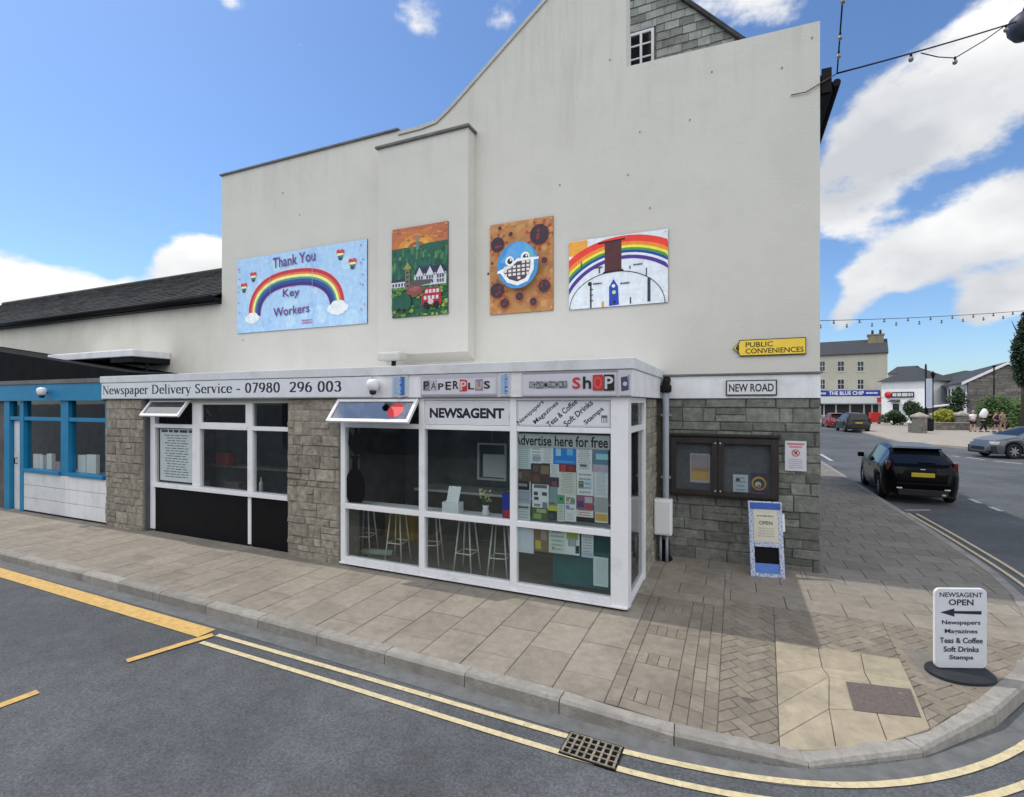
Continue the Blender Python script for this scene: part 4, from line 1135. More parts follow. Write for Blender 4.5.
# middle window bay of the shop (between the piers)
W0, W1 = X1b+.005, X2a-.005; wy = .12
wzs = 1.0; wzt = W(215, 427, wy).z
mb = MB()
xs = [W0+.0, W(196, 450, wy).x, W(250, 450, wy).x, W1]
mb.box(xs[0]+.03, xs[0]+.17, wy, wy+.08, .16, 2.57)
mb.box(xs[1]-.10, xs[1]+.10, wy-.004, wy+.08, wzs+.03, 2.57); mb.box(xs[2]-.06, xs[2]+.06, wy-.004, wy+.08, wzs+.03, 2.57)
for a, b in ((xs[0]+.17, xs[1]-.10), (xs[1]+.10, xs[2]-.06), (xs[2]+.06, xs[3])):
    mb.box(a, b, wy-.02, wy+.078, wzt-.04, wzt+.03)
mb.box(xs[0]+.171, xs[3], wy-.06, wy+.078, wzs-.045, wzs+.028)
mb.box(xs[2]-.04, xs[2]+.03, wy-.012, wy+.01, .16, wzs-.046)
mb.box(xs[0]+.17, xs[3], wy+.001, wy+.07, 2.52, 2.57)
fw = mb.build('front_window', M['upvc'], shop, bevel=.006)
mb = MB(); mb.box(W0-.0, W0+.028, .06, wy+.3, .05, 2.57); mb.build('reveal', mat('slate_blue_trim', (.07, .085, .11), .6, .1, 5), fw)
MB().box(xs[0]+.172, xs[2]-.042, wy+.012, wy+.06, .06, wzs-.047).build('stall_riser', M['black'], shop)
MB().box(xs[2]+.032, xs[3], wy+.012, wy+.06, .06, wzs-.047).build('stall_riser', M['black'], shop)
for a, b in ((xs[0]+.17, xs[1]-.10), (xs[1]+.10, xs[2]-.06), (xs[2]+.06, xs[3])):
    MB().box(a, b, wy+.036, wy+.042, wzs+.028, wzt-.04).build('pane', M['glass'], fw)
for a, b in ((xs[1]+.10, xs[2]-.06), (xs[2]+.06, xs[3])):
    MB().box(a, b, wy+.036, wy+.042, wzt+.03, 2.52).build('pane', M['glassdark'], fw)
mb = MB(); frame(mb, xs[1]+.101, xs[2]-.061, wzt+.031, 2.519, .045, wy-.002, wy+.035); mb.build('top_light', M['upvc'], fw, bevel=.004)
v2 = vent(xs[0]+.16, xs[1]-.09, 2.55, .36, rad(36), ''); v2.location.y += .09
def f_paper(a, w, h):
    a.rect(0, 0, w, h, (.78, .78, .80)); a.lines(w*.04, h*.93, w*.98, h*.985, 1, (.02, .02, .03), .9, False)
    a.lines(w*.12, h*.06, w*.88, h*.9, 17, (.16, .18, .22), .36)
sign_panel('price_poster', 'tall white poster of small print filling the left shop pane', xs[0]+.25, xs[1]-.13, wzs+.07, wzt-.06, wy+.05, f_paper, m='paper', th=.004, cat='poster')
MB().box(W0-.0, W1, .45, .55, .12, .9).build('display_base', M['dark'], shop)
# goods dimly seen inside
for k, (px, py, w_, h_, c) in enumerate(((227, 442, .35, .22, (.2, .03, .04)), (205, 482, .16, .12, (.15, .22, .4)), (265, 482, .06, .28, (.5, .55, .5)), (236, 470, .4, .15, (.12, .11, .10)))):
    p = W(px, py, .7)
    lab = ('dim red packet inside the middle shop pane', 'small blue box at the window foot', 'pale bottle standing inside the right shop pane', 'dark stack of papers inside the middle pane')[k]
    nm = ('packet', 'box', 'bottle', 'paper_stack')[k]
    o = MB()
    if nm == 'bottle': o.lathe([(.03, 0), (.035, .02), (.035, .18), (.012, .23), (.012, .28)], 12, Matrix.Translation((p.x, .62, .9)))
    else: o.box(p.x-w_/2, p.x+w_/2, .6, .75, .9 if k else 1.35, (.9 if k else 1.35)+h_)
    o = o.build(nm, mat('goods', c, .6, .3, 12), bevel=.006); tag(o, lab, nm.replace('_', ' '))
MB().box(W0+.1, W1-.1, .58, .80, 1.32, 1.349).build('goods_shelf', M['dark2'], shop)

# fascia lettering and banners
def f_ser(a, w, h):
    a.rect(.01, .01, w-.01, h-.01, (.72, .74, .78)); t = 'Newspaper Delivery Service - 07980  296 003'
    a.text(t, w*.004, h*.11, w*.915, h*.86, INK, serif=True)
xa, xb = -10.05, W(372, 385, -.075).x
sign_panel('delivery_sign', 'long white fascia board lettered Newspaper Delivery Service and a phone number', xa, xb, FB+.012, FT-.012, -.078, f_ser)
def collage(word, cols, extra):
    def f(a, w, h):
        a.rect(0, 0, w, h, (.50, .49, .54)); a.rect(w*.02, h*.12, w*.98, h*.88, (.60, .59, .64)); a.rect(w*.02, h*.02, w*.98, h*.14, (.36, .35, .38))
        if extra: extra(a, w, h)
    return f
def ransom(a, w, h, word, u0, u1, v0, v1, cols):
    n = len(word); cw_ = (u1-u0)/n
    for k, ch in enumerate(word):
        bgc, fg, s_ = cols[k % len(cols)]
        ua = u0+cw_*k; dv = random.uniform(-.03, .03)*h
        if bgc: a.poly([(ua+cw_*.02, v0*h+dv), (ua+cw_*.98, v0*h+dv*.5), (ua+cw_*.96, v1*h+dv), (ua+cw_*.04, v1*h-dv)], bgc)
        a.text(ch, ua+cw_*.12, (v0+.05)*h+dv+(1-s_)*.1*h, ua+cw_*.88, (v1-.05)*h+dv-(1-s_)*.25*h, fg, .02)
LG = (.45, .45, .5); BK = (.012, .012, .015); RD = (.52, .03, .03)
def f_pp(a, w, h):
    a.rect(0, 0, w, h, (.48, .47, .52)); a.rect(w*.015, h*.12, w*.985, h*.80, (.62, .61, .66)); a.rect(0, .0, w, h*.08, (.30, .29, .33))
    ransom(a, w, h, 'PAPERPLUS', w*.03, w*.93, .24, .74, [((.25, .22, .28), BK, .9), (LG, (.1, .11, .13), .8), (None, BK, .7), (None, BK, .9), (None, BK, .9), (RD, (.6, .55, .55), 1), (None, BK, .7), ((.30, .2, .42), (.55, .5, .1), .8), (None, BK, .8)])
xa, xb = W(421, 385, -.075).x, W(497, 385, -.075).x
sign_panel('letter_collage_sign', 'fascia banner of cut-out letters with one red letter, above NEWSAGENT', xa, xb, FB+.01, FT-.008, -.08, f_pp)
def f_shop(a, w, h):
    a.rect(0, 0, w, h, (.50, .49, .54)); a.rect(w*.01, h*.06, w*.99, h*.90, (.60, .58, .65)); a.rect(0, h*.9, w, h, (.28, .27, .30))
    ransom(a, w, h, 'STATIONERY', w*.08, w*.50, .32, .60, [((.16, .18, .2), (.5, .5, .52), .9), ((.3, .33, .32), BK, .9), ((.1, .13, .18), (.5, .5, .5), .9)])
    ransom(a, w, h, 'ShOP', w*.54, w*.98, .2, .82, [(None, RD, .8), (None, BK, .9), (RD, (.62, .1, .08), .9), (BK, (.55, .56, .6), .9)])
xa, xb = W(522, 382, -.075).x, W(617, 382, -.075).x
sign_panel('shop_letters_sign', 'fascia banner of cut-out letters ending in SHOP', xa, xb, FB+.01, FT-.008, -.08, f_shop)
def f_blue(a, w, h):
    a.rect(0, 0, w, h, (.50, .54, .60)); a.rect(w*.12, h*.08, w*.85, h*.92, (.30, .44, .62)); a.rect(w*.5, h*.06, w*.8, h*.94, (.04, .14, .42))
    a.text('PAPER', w*.02-h*.12, h*.40, w*.02+h*.66+w*.35, h*.60, (.5, .55, .6), .01, rad(90))
for k, (pa, pb, lb) in enumerate(((392, 408, 'small blue and white panel beside the globe lamp on the fascia'), (500, 510, 'narrow blue and white panel between the two letter banners'))):
    xa, xb = W(pa, 384, -.075).x, W(pb, 384, -.075).x
    sign_panel('blue_poster_sign', lb, xa, xb, FB+.012, FT-.01, -.079, f_blue)
def f_end(a, w, h):
    a.rect(0, 0, w, h, (.55, .54, .6)); a.poly([(w*.2, h*.15), (w*.8, h*.2), (w*.7, h*.75), (w*.15, h*.7)], (.06, .06, .12)); a.disc(w*.5, h*.45, w*.18, (.5, .5, .58)); a.rect(w*.75, h*.2, w*.85, h*.8, (.2, .2, .3))
xa, xb = W(619, 382, -.075).x, .05
sign_panel('corner_sign', 'small dark patterned panel at the corner end of the fascia', xa, xb, FB+.012, FT-.01, -.079, f_end)

# bulkhead lamps
def lamp(x, y, z, label, s=1.0):
    t = thing('wall_lamp', label, 'lamp', (x, y, z))
    mt = Matrix.Rotation(rad(90), 4, 'X')
    MB().lathe([(.04*s, 0), (.05*s, .02*s), (.05*s, .05*s), (.03*s, .06*s)], 16, mt).build('mount', M['plastic'], t, local=True)
    m_ = MB().lathe([(.03*s, -.10*s), (.10*s, -.06*s), (.125*s, .02*s), (.12*s, .10*s), (.08*s, .14*s), (.02*s, .15*s)], 20, Matrix.Translation((0, -.13*s, 0))); m_.build('globe', M['upvc'], t, local=True)
    MB().lathe([(.02*s, -.17*s), (.06*s, -.16*s), (.075*s, -.09*s), (.05*s, -.085*s)], 16, Matrix.Translation((0, -.13*s, 0))).build('base', M['plastic'], t, local=True)
lamp(W(377, 383, -.08).x, -.08, 2.73, 'white globe lamp on the white newsagent fascia', .68)
lamp(W(47, 391, -.08).x, -.08, 2.72, 'white globe lamp on the blue fascia', .68)
# lump of weathered floodlight on the flat roof
fl = thing('floodlight', 'weathered white floodlight box lying at the foot of the bay', 'floodlight', (W(392, 358, 1.9).x, 1.95, 2.985))
p = W(392, 353, 1.9)
MB().box(-.28, .24, -.16, .12, .30, .46).build('housing', M['copel'], fl, local=True, bevel=.04); MB().box(-.03, .03, -.03, .03, 0, .31).build('bracket', M['matblack'], fl, local=True)

# ------------------------------------------------------------ blue shop
bs = thing('blue_shop', 'small blue painted shop front with white boarded stall risers', 'shop', (-13, .8, .12))
BXL = -19.0; XB = -10.092
MB().box(BXL, XB, -.05, .05, 2.55, 2.90).build('fascia_board', M['blue'], bs)
MB().box(BXL, XB-.001, -.08, GY-.01, 2.902, 2.985).build('roof', M['coping'], bs)
xd0, xd1 = W(14, 450, .1).x, W(27, 450, .1).x
xw0, xw1, xw2 = W(28, 450, .1).x, W(69, 450, .1).x, XB-.03
MB().box(BXL, xd0-.25, .04, .2, .05, 2.548).build('pilaster', M['dark2'], bs)
mb = MB()
mb.box(xd0-.24, xd0, .02, .2, .08, 2.548); mb.box(xw0-.16, xw0, .02, .16, .1, 2.548); mb.box(xw1-.14, xw1+.14, .02, .16, 1.0, 2.548); mb.box(xw2-.03, xw2+.03, .03, .16, 1.0, 2.548)
zt = 2.12
mb.box(xd0, xw0-.16, .03, .15, zt, zt+.08)
for a, b in ((xw0, xw1-.14), (xw1+.14, xw2-.03)): mb.box(a, b, .03, .15, zt, zt+.08); mb.box(a, b, -.02, .16, 1.0, 1.07)
mb.build('shopfront_frame', M['blue'], bs, bevel=.006)
dr = MB().box(xd0+.01, xw0-.17, .10, .14, .12, zt-.01).build('door', M['greywhite'], bs, bevel=.004)
mb = MB(); mb.tube([(xd0+.15, .095, 1.15), (xd0+.15, .05, 1.15), (xd0+.15, .05, 1.27), (xd0+.15, .095, 1.27)], .012, 6); mb.build('handle', M['black'], dr)
MB().box(xd0, xw0-.16, .09, .096, zt+.08, 2.548).build('pane', M['glassdark'], bs)
for a, b in ((xw0, xw1-.14), (xw1+.14, xw2-.03)):
    MB().box(a, b, .09, .096, 1.07, zt).build('pane', M['glass'], bs); MB().box(a, b, .09, .096, zt+.08, 2.548).build('pane', M['glassdark'], bs)
mb1, mb2 = MB(), MB()
for k in range(3):
    z0 = .16+k*.28; mb1.box(xw0-.02, xw1-.002, .03, .10, z0, z0+.272); mb2.box(xw1+.002, xw2+.03, .03, .10, z0, z0+.272)
MB().box(xw0-.01, xw2+.028, .06, .12, .1, .999).build('riser_core', M['matblack'], bs)
mb1.build('riser_board', M['greywhite'], bs, bevel=.006); mb2.build('riser_board', M['white'], bs, bevel=.006)
MB().box(BXL, XB, 2.0, GY-.03, .05, 2.55).build('back_wall', M['dark2'], bs); MB().box(BXL, XB, .2, 2.0, .05, .11).build('floor', M['floor'], bs)
MB().box(xw0-.1, xw2, .125, .55, .97, 1.02).build('display_shelf', M['greywhite'], bs)
k = 0
for px, w_, h_, lb in ((38, .22, .36, 'white folder leftmost in the blue shop window'), (42, .2, .34, 'white folder second from left in the blue shop window'), (50, .2, .38, 'white folder third from left in the blue shop window'), (57, .25, .22, 'low pink box in the left blue shop window'), (81, .28, .40, 'tall white folder in the right blue shop window'), (90, .34, .42, 'wide white card in the right blue shop window')):
    p = W(px, 468, .17); o = MB().box(p.x-w_/2, p.x+w_/2, .13+.012*k, .20+.012*k, 1.021, 1.021+h_).build('folder', M['paper'] if k != 3 else mat('pinkbox', (.4, .25, .27), .6, .2, 8), bevel=.004); tag(o, lb, 'folder' if k != 3 else 'box'); k += 1

# ------------------------------------------------------------ paintings on the gable
def board(name, label, pxs, Yw, fn, th=.025):
    (xa, ya), (xb, yb), (xc, yc), (xd, yd) = pxs      # tl, tr, br, bl
    Yf = Yw-th
    x0 = (W(xa, ya, Yf).x+W(xd, yd, Yf).x)/2; x1 = (W(xb, yb, Yf).x+W(xc, yc, Yf).x)/2
    z1 = (W(xa, ya, Yf).z+W(xb, yb, Yf).z)/2; z0 = (W(xd, yd, Yf).z+W(xc, yc, Yf).z)/2
    w, h = x1-x0, z1-z0
    o = thing(name, label, 'painting', ((x0+x1)/2, Yf, z0))
    MB().box(-w/2, w/2, 0, th-.001, 0, h).build('board', M['dark2'], o, local=True)
    A_ = Art(w, h, .0004); A_.crop = True; fn(A_, w, h); A_.mb.v = [(p-w/2, q-.001, r) for p, q, r in A_.mb.v]
    A_.mb.build('picture', M['painted'], o, local=True)
    m_ = MB()
    for u in (.02, .98):
        for v in (.03, .97): m_.lathe([(.012, 0), (.012, .006), (.006, .01)], 8, Matrix.Translation((u*w-w/2, -.02, v*h)) @ Matrix.Rotation(rad(90), 4, 'X'))
    m_.build('screws', M['steel'], o, local=True)
    return o
K = 1.30
def C(r, g, b): return S(r, g, b, K)
RB = [C(200, 62, 70), C(225, 140, 70), C(236, 226, 150), C(70, 130, 95), C(45, 75, 145), C(66, 55, 125)]
def arcpts(cx, cy, rx, ry, a0, a1, n=28): return [(cx+rx*math.cos(rad(a0+(a1-a0)*i/n)), cy+ry*math.sin(rad(a0+(a1-a0)*i/n))) for i in range(n+1)]
def cloud(a, cx, cy, s, col):
    for dx, dy, r in ((-.9, -.1, .6), (-.3, .35, .65), (.4, .3, .7), (.95, -.05, .55), (0, -.35, .7), (.55, -.35, .55), (-.55, -.38, .55)): a.disc(cx+dx*s, cy+dy*s*.8, r*s, col, r*s*.8)
def f_thank(a, w, h):
    a.rect(0, 0, w, h, C(158, 190, 222))
    a.inc = .12
    for k in range(26): a.disc(random.uniform(.05, .95)*w, random.uniform(.05, .95)*h, random.uniform(.06, .2), C(*random.choice([(165, 197, 226), (150, 183, 218), (172, 200, 226)])), n=14)
    a.inc = 1
    cx, cy = w*.475, h*.21
    cols = [C(214, 150, 160), C(176, 48, 62), C(205, 110, 60), C(238, 220, 140), C(86, 140, 110), C(40, 74, 140), C(48, 44, 110), C(186, 120, 170)]
    ths = [.012, .075, .05, .06, .045, .075, .075, .015]
    ro = 1.0; RX, RY_ = w*.375, h*.56
    u = 0
    for c, t in zip(cols, ths):
        rx0, ry0 = RX-u, RY_-u*.95; rx1, ry1 = RX-u-t, RY_-(u+t)*.95
        # flattened arch: superellipse
        def se(rx, ry): return [(cx+rx*math.copysign(abs(math.cos(rad(x)))**.82, math.cos(rad(x))), cy+ry*abs(math.sin(rad(x)))**.82) for x in range(180, -1, -6)]
        a.band(se(rx0, ry0), se(rx1, ry1), c); u += t
    cloud(a, w*.135, h*.19, .155, C(212, 220, 228)); cloud(a, w*.80, h*.22, .19, C(212, 220, 228))
    for (u_, v_) in ((.145, .78), (.065, .65), (.82, .90), (.905, .77)):
        x, y = u_*w, v_*h
        for k, c in enumerate((C(190, 60, 70), C(235, 225, 160), C(60, 110, 90), C(45, 50, 110))):
            ww = .10*(1-.18*k); a.rect(x-ww, y-.045*k-.045, x+ww, y-.045*k, c)
        a.disc(x-.05, y+.0, .05, C(190, 60, 70), .035, 10); a.disc(x+.05, y+.0, .05, C(190, 60, 70), .035, 10)
    ink = C(92, 52, 118)
    a.text('Thank You', w*.31, h*.82, w*.64, h*.955, ink, .008, rad(2)); a.text('Key', w*.39, h*.39, w*.52, h*.52, ink, .008, rad(-1)); a.text('Workers', w*.315, h*.185, w*.595, h*.30, ink, .008, rad(2))
    a.lines(w*.54, h*.05, w*.62, h*.115, 2, C(160, 60, 120), .35, False)
    for k in range(16):
        s = random.choice([(.02, .03), (.96, .99)]); a.disc(random.uniform(*s)*w, random.uniform(.05, .95)*h, .018, C(*random.choice([(160, 80, 140), (70, 110, 170), (190, 90, 100)])), n=8)
    for k in (.29, .62): a.rect(k*w-.004, 0, k*w+.004, h, C(140, 172, 208))
board('rainbow_painting', 'light blue board with a rainbow, lettered Thank You Key Workers', ((237, 259), (367, 240), (367, 324), (237, 333)), GY, f_thank)
def f_town(a, w, h):
    a.rect(0, 0, w, h, C(34, 80, 62)); a.rect(0, .78*h, w, h, C(168, 98, 66))
    for r, c in ((.40, C(176, 104, 58)), (.30, C(190, 126, 54)), (.22, C(196, 148, 60)), (.14, C(160, 70, 52)), (.07, C(180, 130, 70))): a.poly(arcpts(w*.45, h*.76, w*r*1.1, h*r*.5, 0, 180, 16), c)
    a.inc = .12
    for k in range(40): a.disc(random.uniform(0, w), random.uniform(.84, .99)*h, random.uniform(.03, .1), C(*random.choice([(176, 106, 74), (158, 92, 66), (186, 120, 76)])), random.uniform(.01, .03), 8)
    a.inc = 1
    a.poly([(0, .77*h), (.2*w, .775*h), (.42*w, .77*h), (.65*w, .795*h), (w, .80*h), (w, .3*h), (0, .3*h)], C(36, 84, 70))
    a.poly([(.44*w, .74*h), (.50*w, .74*h), (.49*w, .86*h), (.47*w, .9*h), (.45*w, .86*h)], C(86, 124, 112))
    a.inc = .1
    for k in range(150): a.disc(random.uniform(0, w), random.uniform(.3, .75)*h, random.uniform(.015, .05), C(*random.choice([(48, 104, 78), (28, 70, 60), (64, 112, 62), (40, 92, 84), (30, 78, 56), (80, 126, 84)])), random.uniform(.02, .10), 8)
    for k in range(120): a.disc(random.uniform(0, w), random.uniform(0, .36)*h, random.uniform(.02, .06), C(*random.choice([(70, 120, 50), (46, 98, 48), (110, 140, 56), (32, 78, 46), (140, 150, 70)])), random.uniform(.01, .05), 8)
    a.inc = 1
    grey, dkb, wh = C(112, 112, 116), C(44, 46, 66), C(184, 186, 194)
    a.rect(0, .335*h, .30*w, .395*h, wh); a.poly([(0, .395*h), (.30*w, .395*h), (.28*w, .43*h), (0, .42*h)], dkb)
    for q in range(5): a.rect((.02+.055*q)*w, .345*h, (.05+.055*q)*w, .38*h, dkb)
    a.rect(.42*w, .33*h, .98*w, .46*h, wh); a.poly([(.40*w, .46*h), (.98*w, .46*h), (.95*w, .535*h), (.46*w, .525*h)], dkb)
    for k in range(3):
        u = (.44+.185*k)*w; a.poly([(u, .44*h), (u+.15*w, .44*h), (u+.075*w, .54*h)], wh); a.poly([(u-.015*w, .435*h), (u+.075*w, .56*h), (u+.165*w, .435*h), (u+.15*w, .435*h), (u+.075*w, .535*h), (u, .435*h)], dkb)
        for q in range(3):
            for r in range(2): a.rect(u+(.015+.045*q)*w, (.35+.05*r)*h, u+(.042+.045*q)*w, (.385+.05*r)*h, C(64, 66, 84))
    a.poly([(.36*w, .40*h), (.74*w, .39*h), (.70*w, .345*h), (.34*w, .33*h)], C(74, 72, 72))
    a.rect(.26*w, .30*h, .35*w, .53*h, C(104, 98, 84)); a.poly([(.23*w, .53*h), (.38*w, .53*h), (.305*w, .61*h)], C(134, 132, 66))
    for r in range(4): a.rect(.285*w, (.33+.05*r)*h, .325*w, (.35+.05*r)*h, C(50, 46, 44))
    a.poly([(.28*w, .26*h), (.44*w, .21*h), (.60*w, .27*h), (.55*w, .33*h), (.33*w, .35*h)], C(122, 66, 66)); a.poly([(.32*w, .3*h), (.44*w, .27*h), (.55*w, .31*h), (.44*w, .33*h)], C(142, 84, 78))
    a.rect(.56*w, .11*h, .90*w, .23*h, C(152, 34, 46)); a.poly([(.6*w, .23*h), (.89*w, .23*h), (.86*w, .30*h), (.64*w, .30*h)], C(160, 44, 54))
    for k in range(4): a.rect((.625+.065*k)*w, .24*h, (.67+.065*k)*w, .278*h, C(190, 186, 190)); a.rect((.6+.07*k)*w, .17*h, (.645+.07*k)*w, .21*h, C(190, 186, 190))
    a.disc(.72*w, .145*h, .05*w, C(190, 170, 170), .03*h, 12)
    for u in (.64, .82): a.disc(u*w, .11*h, .05*w, C(26, 24, 28), n=12)
    for u in (.1, .21, .3): a.disc(u*w, .16*h, .075*w, C(28, 76, 62), .085*h, 12); a.rect(u*w-.012, .02*h, u*w+.012, .09*h, C(60, 52, 44))
board('town_painting', 'portrait painting of a green hillside town with a red bus', ((392, 229), (448, 222), (448, 314), (392, 318)), GY-.27, f_town)
def virus(a, x, y, r):
    c1, c2 = C(58, 44, 56), C(176, 62, 48)
    for k in range(9):
        t = 2*math.pi*k/9+random.uniform(-.2, .2); d = (math.cos(t), math.sin(t)); n_ = (-d[1], d[0]); e = r*1.42
        a.poly([(x+d[0]*r*.9+n_[0]*r*.05, y+d[1]*r*.9+n_[1]*r*.05), (x+d[0]*r*.9-n_[0]*r*.05, y+d[1]*r*.9-n_[1]*r*.05), (x+d[0]*e-n_[0]*r*.05, y+d[1]*e-n_[1]*r*.05), (x+d[0]*e+n_[0]*r*.05, y+d[1]*e+n_[1]*r*.05)], c2); a.disc(x+d[0]*e, y+d[1]*e, r*.14, c2, n=8)
    a.disc(x, y, r, c1, n=18)
    for k in range(4): a.disc(x+random.uniform(-.5, .5)*r, y+random.uniform(-.5, .5)*r, r*.2, C(120, 50, 50), n=8)
def f_earth(a, w, h):
    a.rect(0, 0, w, h, C(172, 122, 74))
    a.inc = .12
    for k in range(150): a.disc(random.uniform(0, w), random.uniform(0, h), random.uniform(.015, .07), C(*random.choice([(180, 132, 84), (160, 110, 64), (168, 118, 78), (186, 138, 88)])), n=8)
    a.inc = 1
    for u, v, r in ((.13, .77, .11), (.8, .82, .145), (.13, .26, .11), (.88, .26, .09), (.26, .11, .07), (.5, .17, .06), (.72, .10, .055), (.37, .85, .035), (.2, .93, .03), (.9, .52, .045), (.08, .55, .02), (.02, .44, .02)): virus(a, u*w, v*h, r*w)
    cx, cy, r = .49*w, .50*h, .325*w
    a.disc(cx, cy, r, C(62, 132, 190), r*1.04, 40); a.disc(cx+.1*r, cy+.3*r, r*.72, C(80, 150, 205), n=24)
    a.poly([(cx-.9*r, cy+.2*r), (cx-.2*r, cy+.9*r), (cx+.1*r, cy+.4*r), (cx-.4*r, cy+.1*r)], C(88, 150, 200)); a.poly([(cx+.4*r, cy+.85*r), (cx+.9*r, cy+.3*r), (cx+.5*r, cy+.2*r)], C(90, 160, 165))
    for sx in (-.38, .38): a.disc(cx+sx*r, cy+.22*r+.12*r*(sx > 0), .21*r, C(226, 226, 226), n=16); a.disc(cx+sx*r+.02*r, cy+.2*r+.12*r*(sx > 0), .13*r, C(28, 22, 24), n=14); a.disc(cx+sx*r+.06*r, cy+.25*r+.12*r*(sx > 0), .05*r, C(230, 230, 230), n=8)
    mk = [(cx-.78*r, cy-.28*r), (cx-.3*r, cy-.02*r), (cx, cy+.2*r), (cx+.72*r, cy+.22*r), (cx+.70*r, cy-.25*r), (cx+.45*r, cy-.68*r), (cx, cy-.82*r), (cx-.45*r, cy-.66*r)]
    a.poly([(cx-1.0*r, cy-.30*r), (cx-.96*r, cy-.2*r), (cx-.3*r, cy+.05*r), (cx, cy+.3*r), (cx+1.02*r, cy+.26*r), (cx+1.02*r, cy+.17*r), (cx+.8*r, cy+.16*r), (cx+.78*r, cy-.28*r), (cx+.5*r, cy-.76*r), (cx, cy-.92*r), (cx-.5*r, cy-.74*r), (cx-.82*r, cy-.30*r)], C(228, 230, 230))
    a.poly([(cx+(x-cx)*.88, cy-.02*r+(y-cy)*.88) for x, y in mk], C(70, 62, 70))
    for k in range(6):
        for q in range(5):
            u, v = cx+(-.58+.22*k)*r, cy+(-.58+.17*q)*r
            if abs(u-cx)/(.66*r) < .98-.0*q and (v-cy) > -.62*r+abs(u-cx)*.35 and v < cy+.08*r+(u-cx)*.25: a.rect(u-.075*r, v-.055*r, u+.075*r, v+.055*r, C(206, 200, 196))
board('globe_painting', 'brown painting of a blue globe wearing a checked face mask', ((490, 224), (553, 217), (553, 311), (490, 314)), GY, f_earth)
def f_hat(a, w, h):
    a.rect(0, 0, w, h, C(206, 212, 226))
    a.rect(0, .78*h, .2*w, h*.995, C(232, 152, 60))
    cx, cy = .58*w, -.15*h
    for c, t0, t1 in ((C(216, 60, 48), 1.14, 1.05), (C(228, 130, 50), 1.05, 1.0), (C(222, 214, 70), 1.0, .965), (C(70, 140, 66), .965, .93), (C(30, 60, 140), .93, .895), (C(206, 212, 226), .895, .86), (C(74, 48, 130), .86, .81)):
        o1, i1 = arcpts(cx, cy, w*.80*t0, h*1.0*t0, 0, 180, 40), arcpts(cx, cy, w*.80*t1, h*1.0*t1, 0, 180, 40)
        o1 = [(min(max(u, 0), w), min(max(v, 0), h)) for u, v in o1]; i1 = [(min(max(u, 0), w), min(max(v, 0), h)) for u, v in i1]
        a.band(o1, i1, c)
    # dome line
    ou = arcpts(w*.49, 0, w*.485, h*.50, 0, 180, 36); inn = arcpts(w*.49, 0, w*.478, h*.488, 0, 180, 36); a.band(ou, inn, C(40, 40, 44))
    br = C(76, 42, 44); dk = C(40, 26, 30)
    a.rect(.38*w, .50*h, .55*w, .93*h, br); a.poly([(.31*w, .905*h), (.585*w, .935*h), (.585*w, .955*h), (.31*w, .93*h)], dk); a.poly([(.355*w, .475*h), (.575*w, .495*h), (.56*w, .52*h), (.37*w, .505*h)], dk)
    a.poly([(.425*w, .01*h), (.525*w, .02*h), (.515*w, .28*h), (.47*w, .39*h), (.425*w, .28*h)], C(36, 64, 160)); a.disc(.47*w, .29*h, .018*w, C(220, 220, 230), n=10); a.disc(.475*w, .2*h, .02*w, C(180, 200, 120), n=10); a.disc(.48*w, .06*h, .016*w, C(20, 30, 90), n=10)
    def pole(u, v0, v1, c, t=.006): a.rect((u-t)*w, v0*h, (u+t)*w, v1*h, c)
    pole(.235, .0, .36, C(40, 40, 46), .008); a.disc(.225*w, .35*h, .022*w, C(36, 32, 36), n=10); pole(.82, .03, .36, C(30, 60, 60), .014); pole(.795, .38, .5, C(40, 40, 44), .005); pole(.36, .0, .08, C(190, 140, 60), .01); pole(.64, .02, .11, C(40, 40, 44), .006); pole(.325, .49, .58, C(50, 50, 60), .006); pole(.135, .60, .68, C(60, 60, 130), .006); pole(.635, .51, .55, C(40, 40, 44))
    for u, v in ((.54, .315), (.67, .56), (.26, .345), (.27, .575)): a.lines(u*w, (v-.012)*h, (u+.09)*w, (v+.012)*h, 1, C(50, 50, 40), .8, False)
    for v in (.1, .18, .26): a.rect(.225*w, v*h, .26*w, (v+.012)*h, C(40, 40, 46))
board('top_hat_painting', 'white painting of a rainbow behind a brown top hat and dome', ((569, 240), (668, 231), (668, 303), (569, 309)), GY, f_hat)

# ------------------------------------------------------------ street name and direction signs
def f_road(a, w, h):
    a.rect(0, 0, w, h, (.02, .02, .02)); a.rect(.016, .016, w-.016, h-.016, (.66, .68, .70)); a.text('NEW ROAD', w*.06, h*.24, w*.94, h*.76, INK, .022)
xa, xb = W(726, 388, GY-.06).x, W(777, 386, GY-.06).x
sign_panel('street_sign', 'white street name plate reading NEW ROAD', xa, xb, 2.61, 2.835, GY-.058, f_road, m='plastic', th=.02, cat='street sign')
# public conveniences arrow
xa, xb = W(733, 350, GY-.03).x, W(806, 345, GY-.03).x; z0, z1 = W(806, 354, GY-.03).z, W(806, 337, GY-.03).z
w, h = xb-xa, z1-z0
t = thing('arrow_sign', 'yellow arrow sign reading PUBLIC CONVENIENCES', 'sign', ((xa+xb)/2, GY-.03, z0))
sh_ = [(0, h*.5), (h*.36, h*.12), (h*.36, 0), (w, 0), (w, h), (h*.36, h), (h*.36, h*.88)]
MB().prism_y([(x-w/2, z) for x, z in sh_], 0, .028).build('plate', M['plastic'], t, local=True)
a = Art(w, h); yel = S(226, 190, 66, 1.25)
a.poly([(w/2+(x-w/2)*.982, h/2+(z-h/2)*.90) for x, z in sh_], yel)
a.poly([(.02, h*.5), (h*.40, h*.2), (h*.40, h*.8)], (.02, .02, .02)) if False else a.poly([(.03, h*.5), (h*.34, h*.2), (h*.34, h*.8)], (.03, .025, .01))
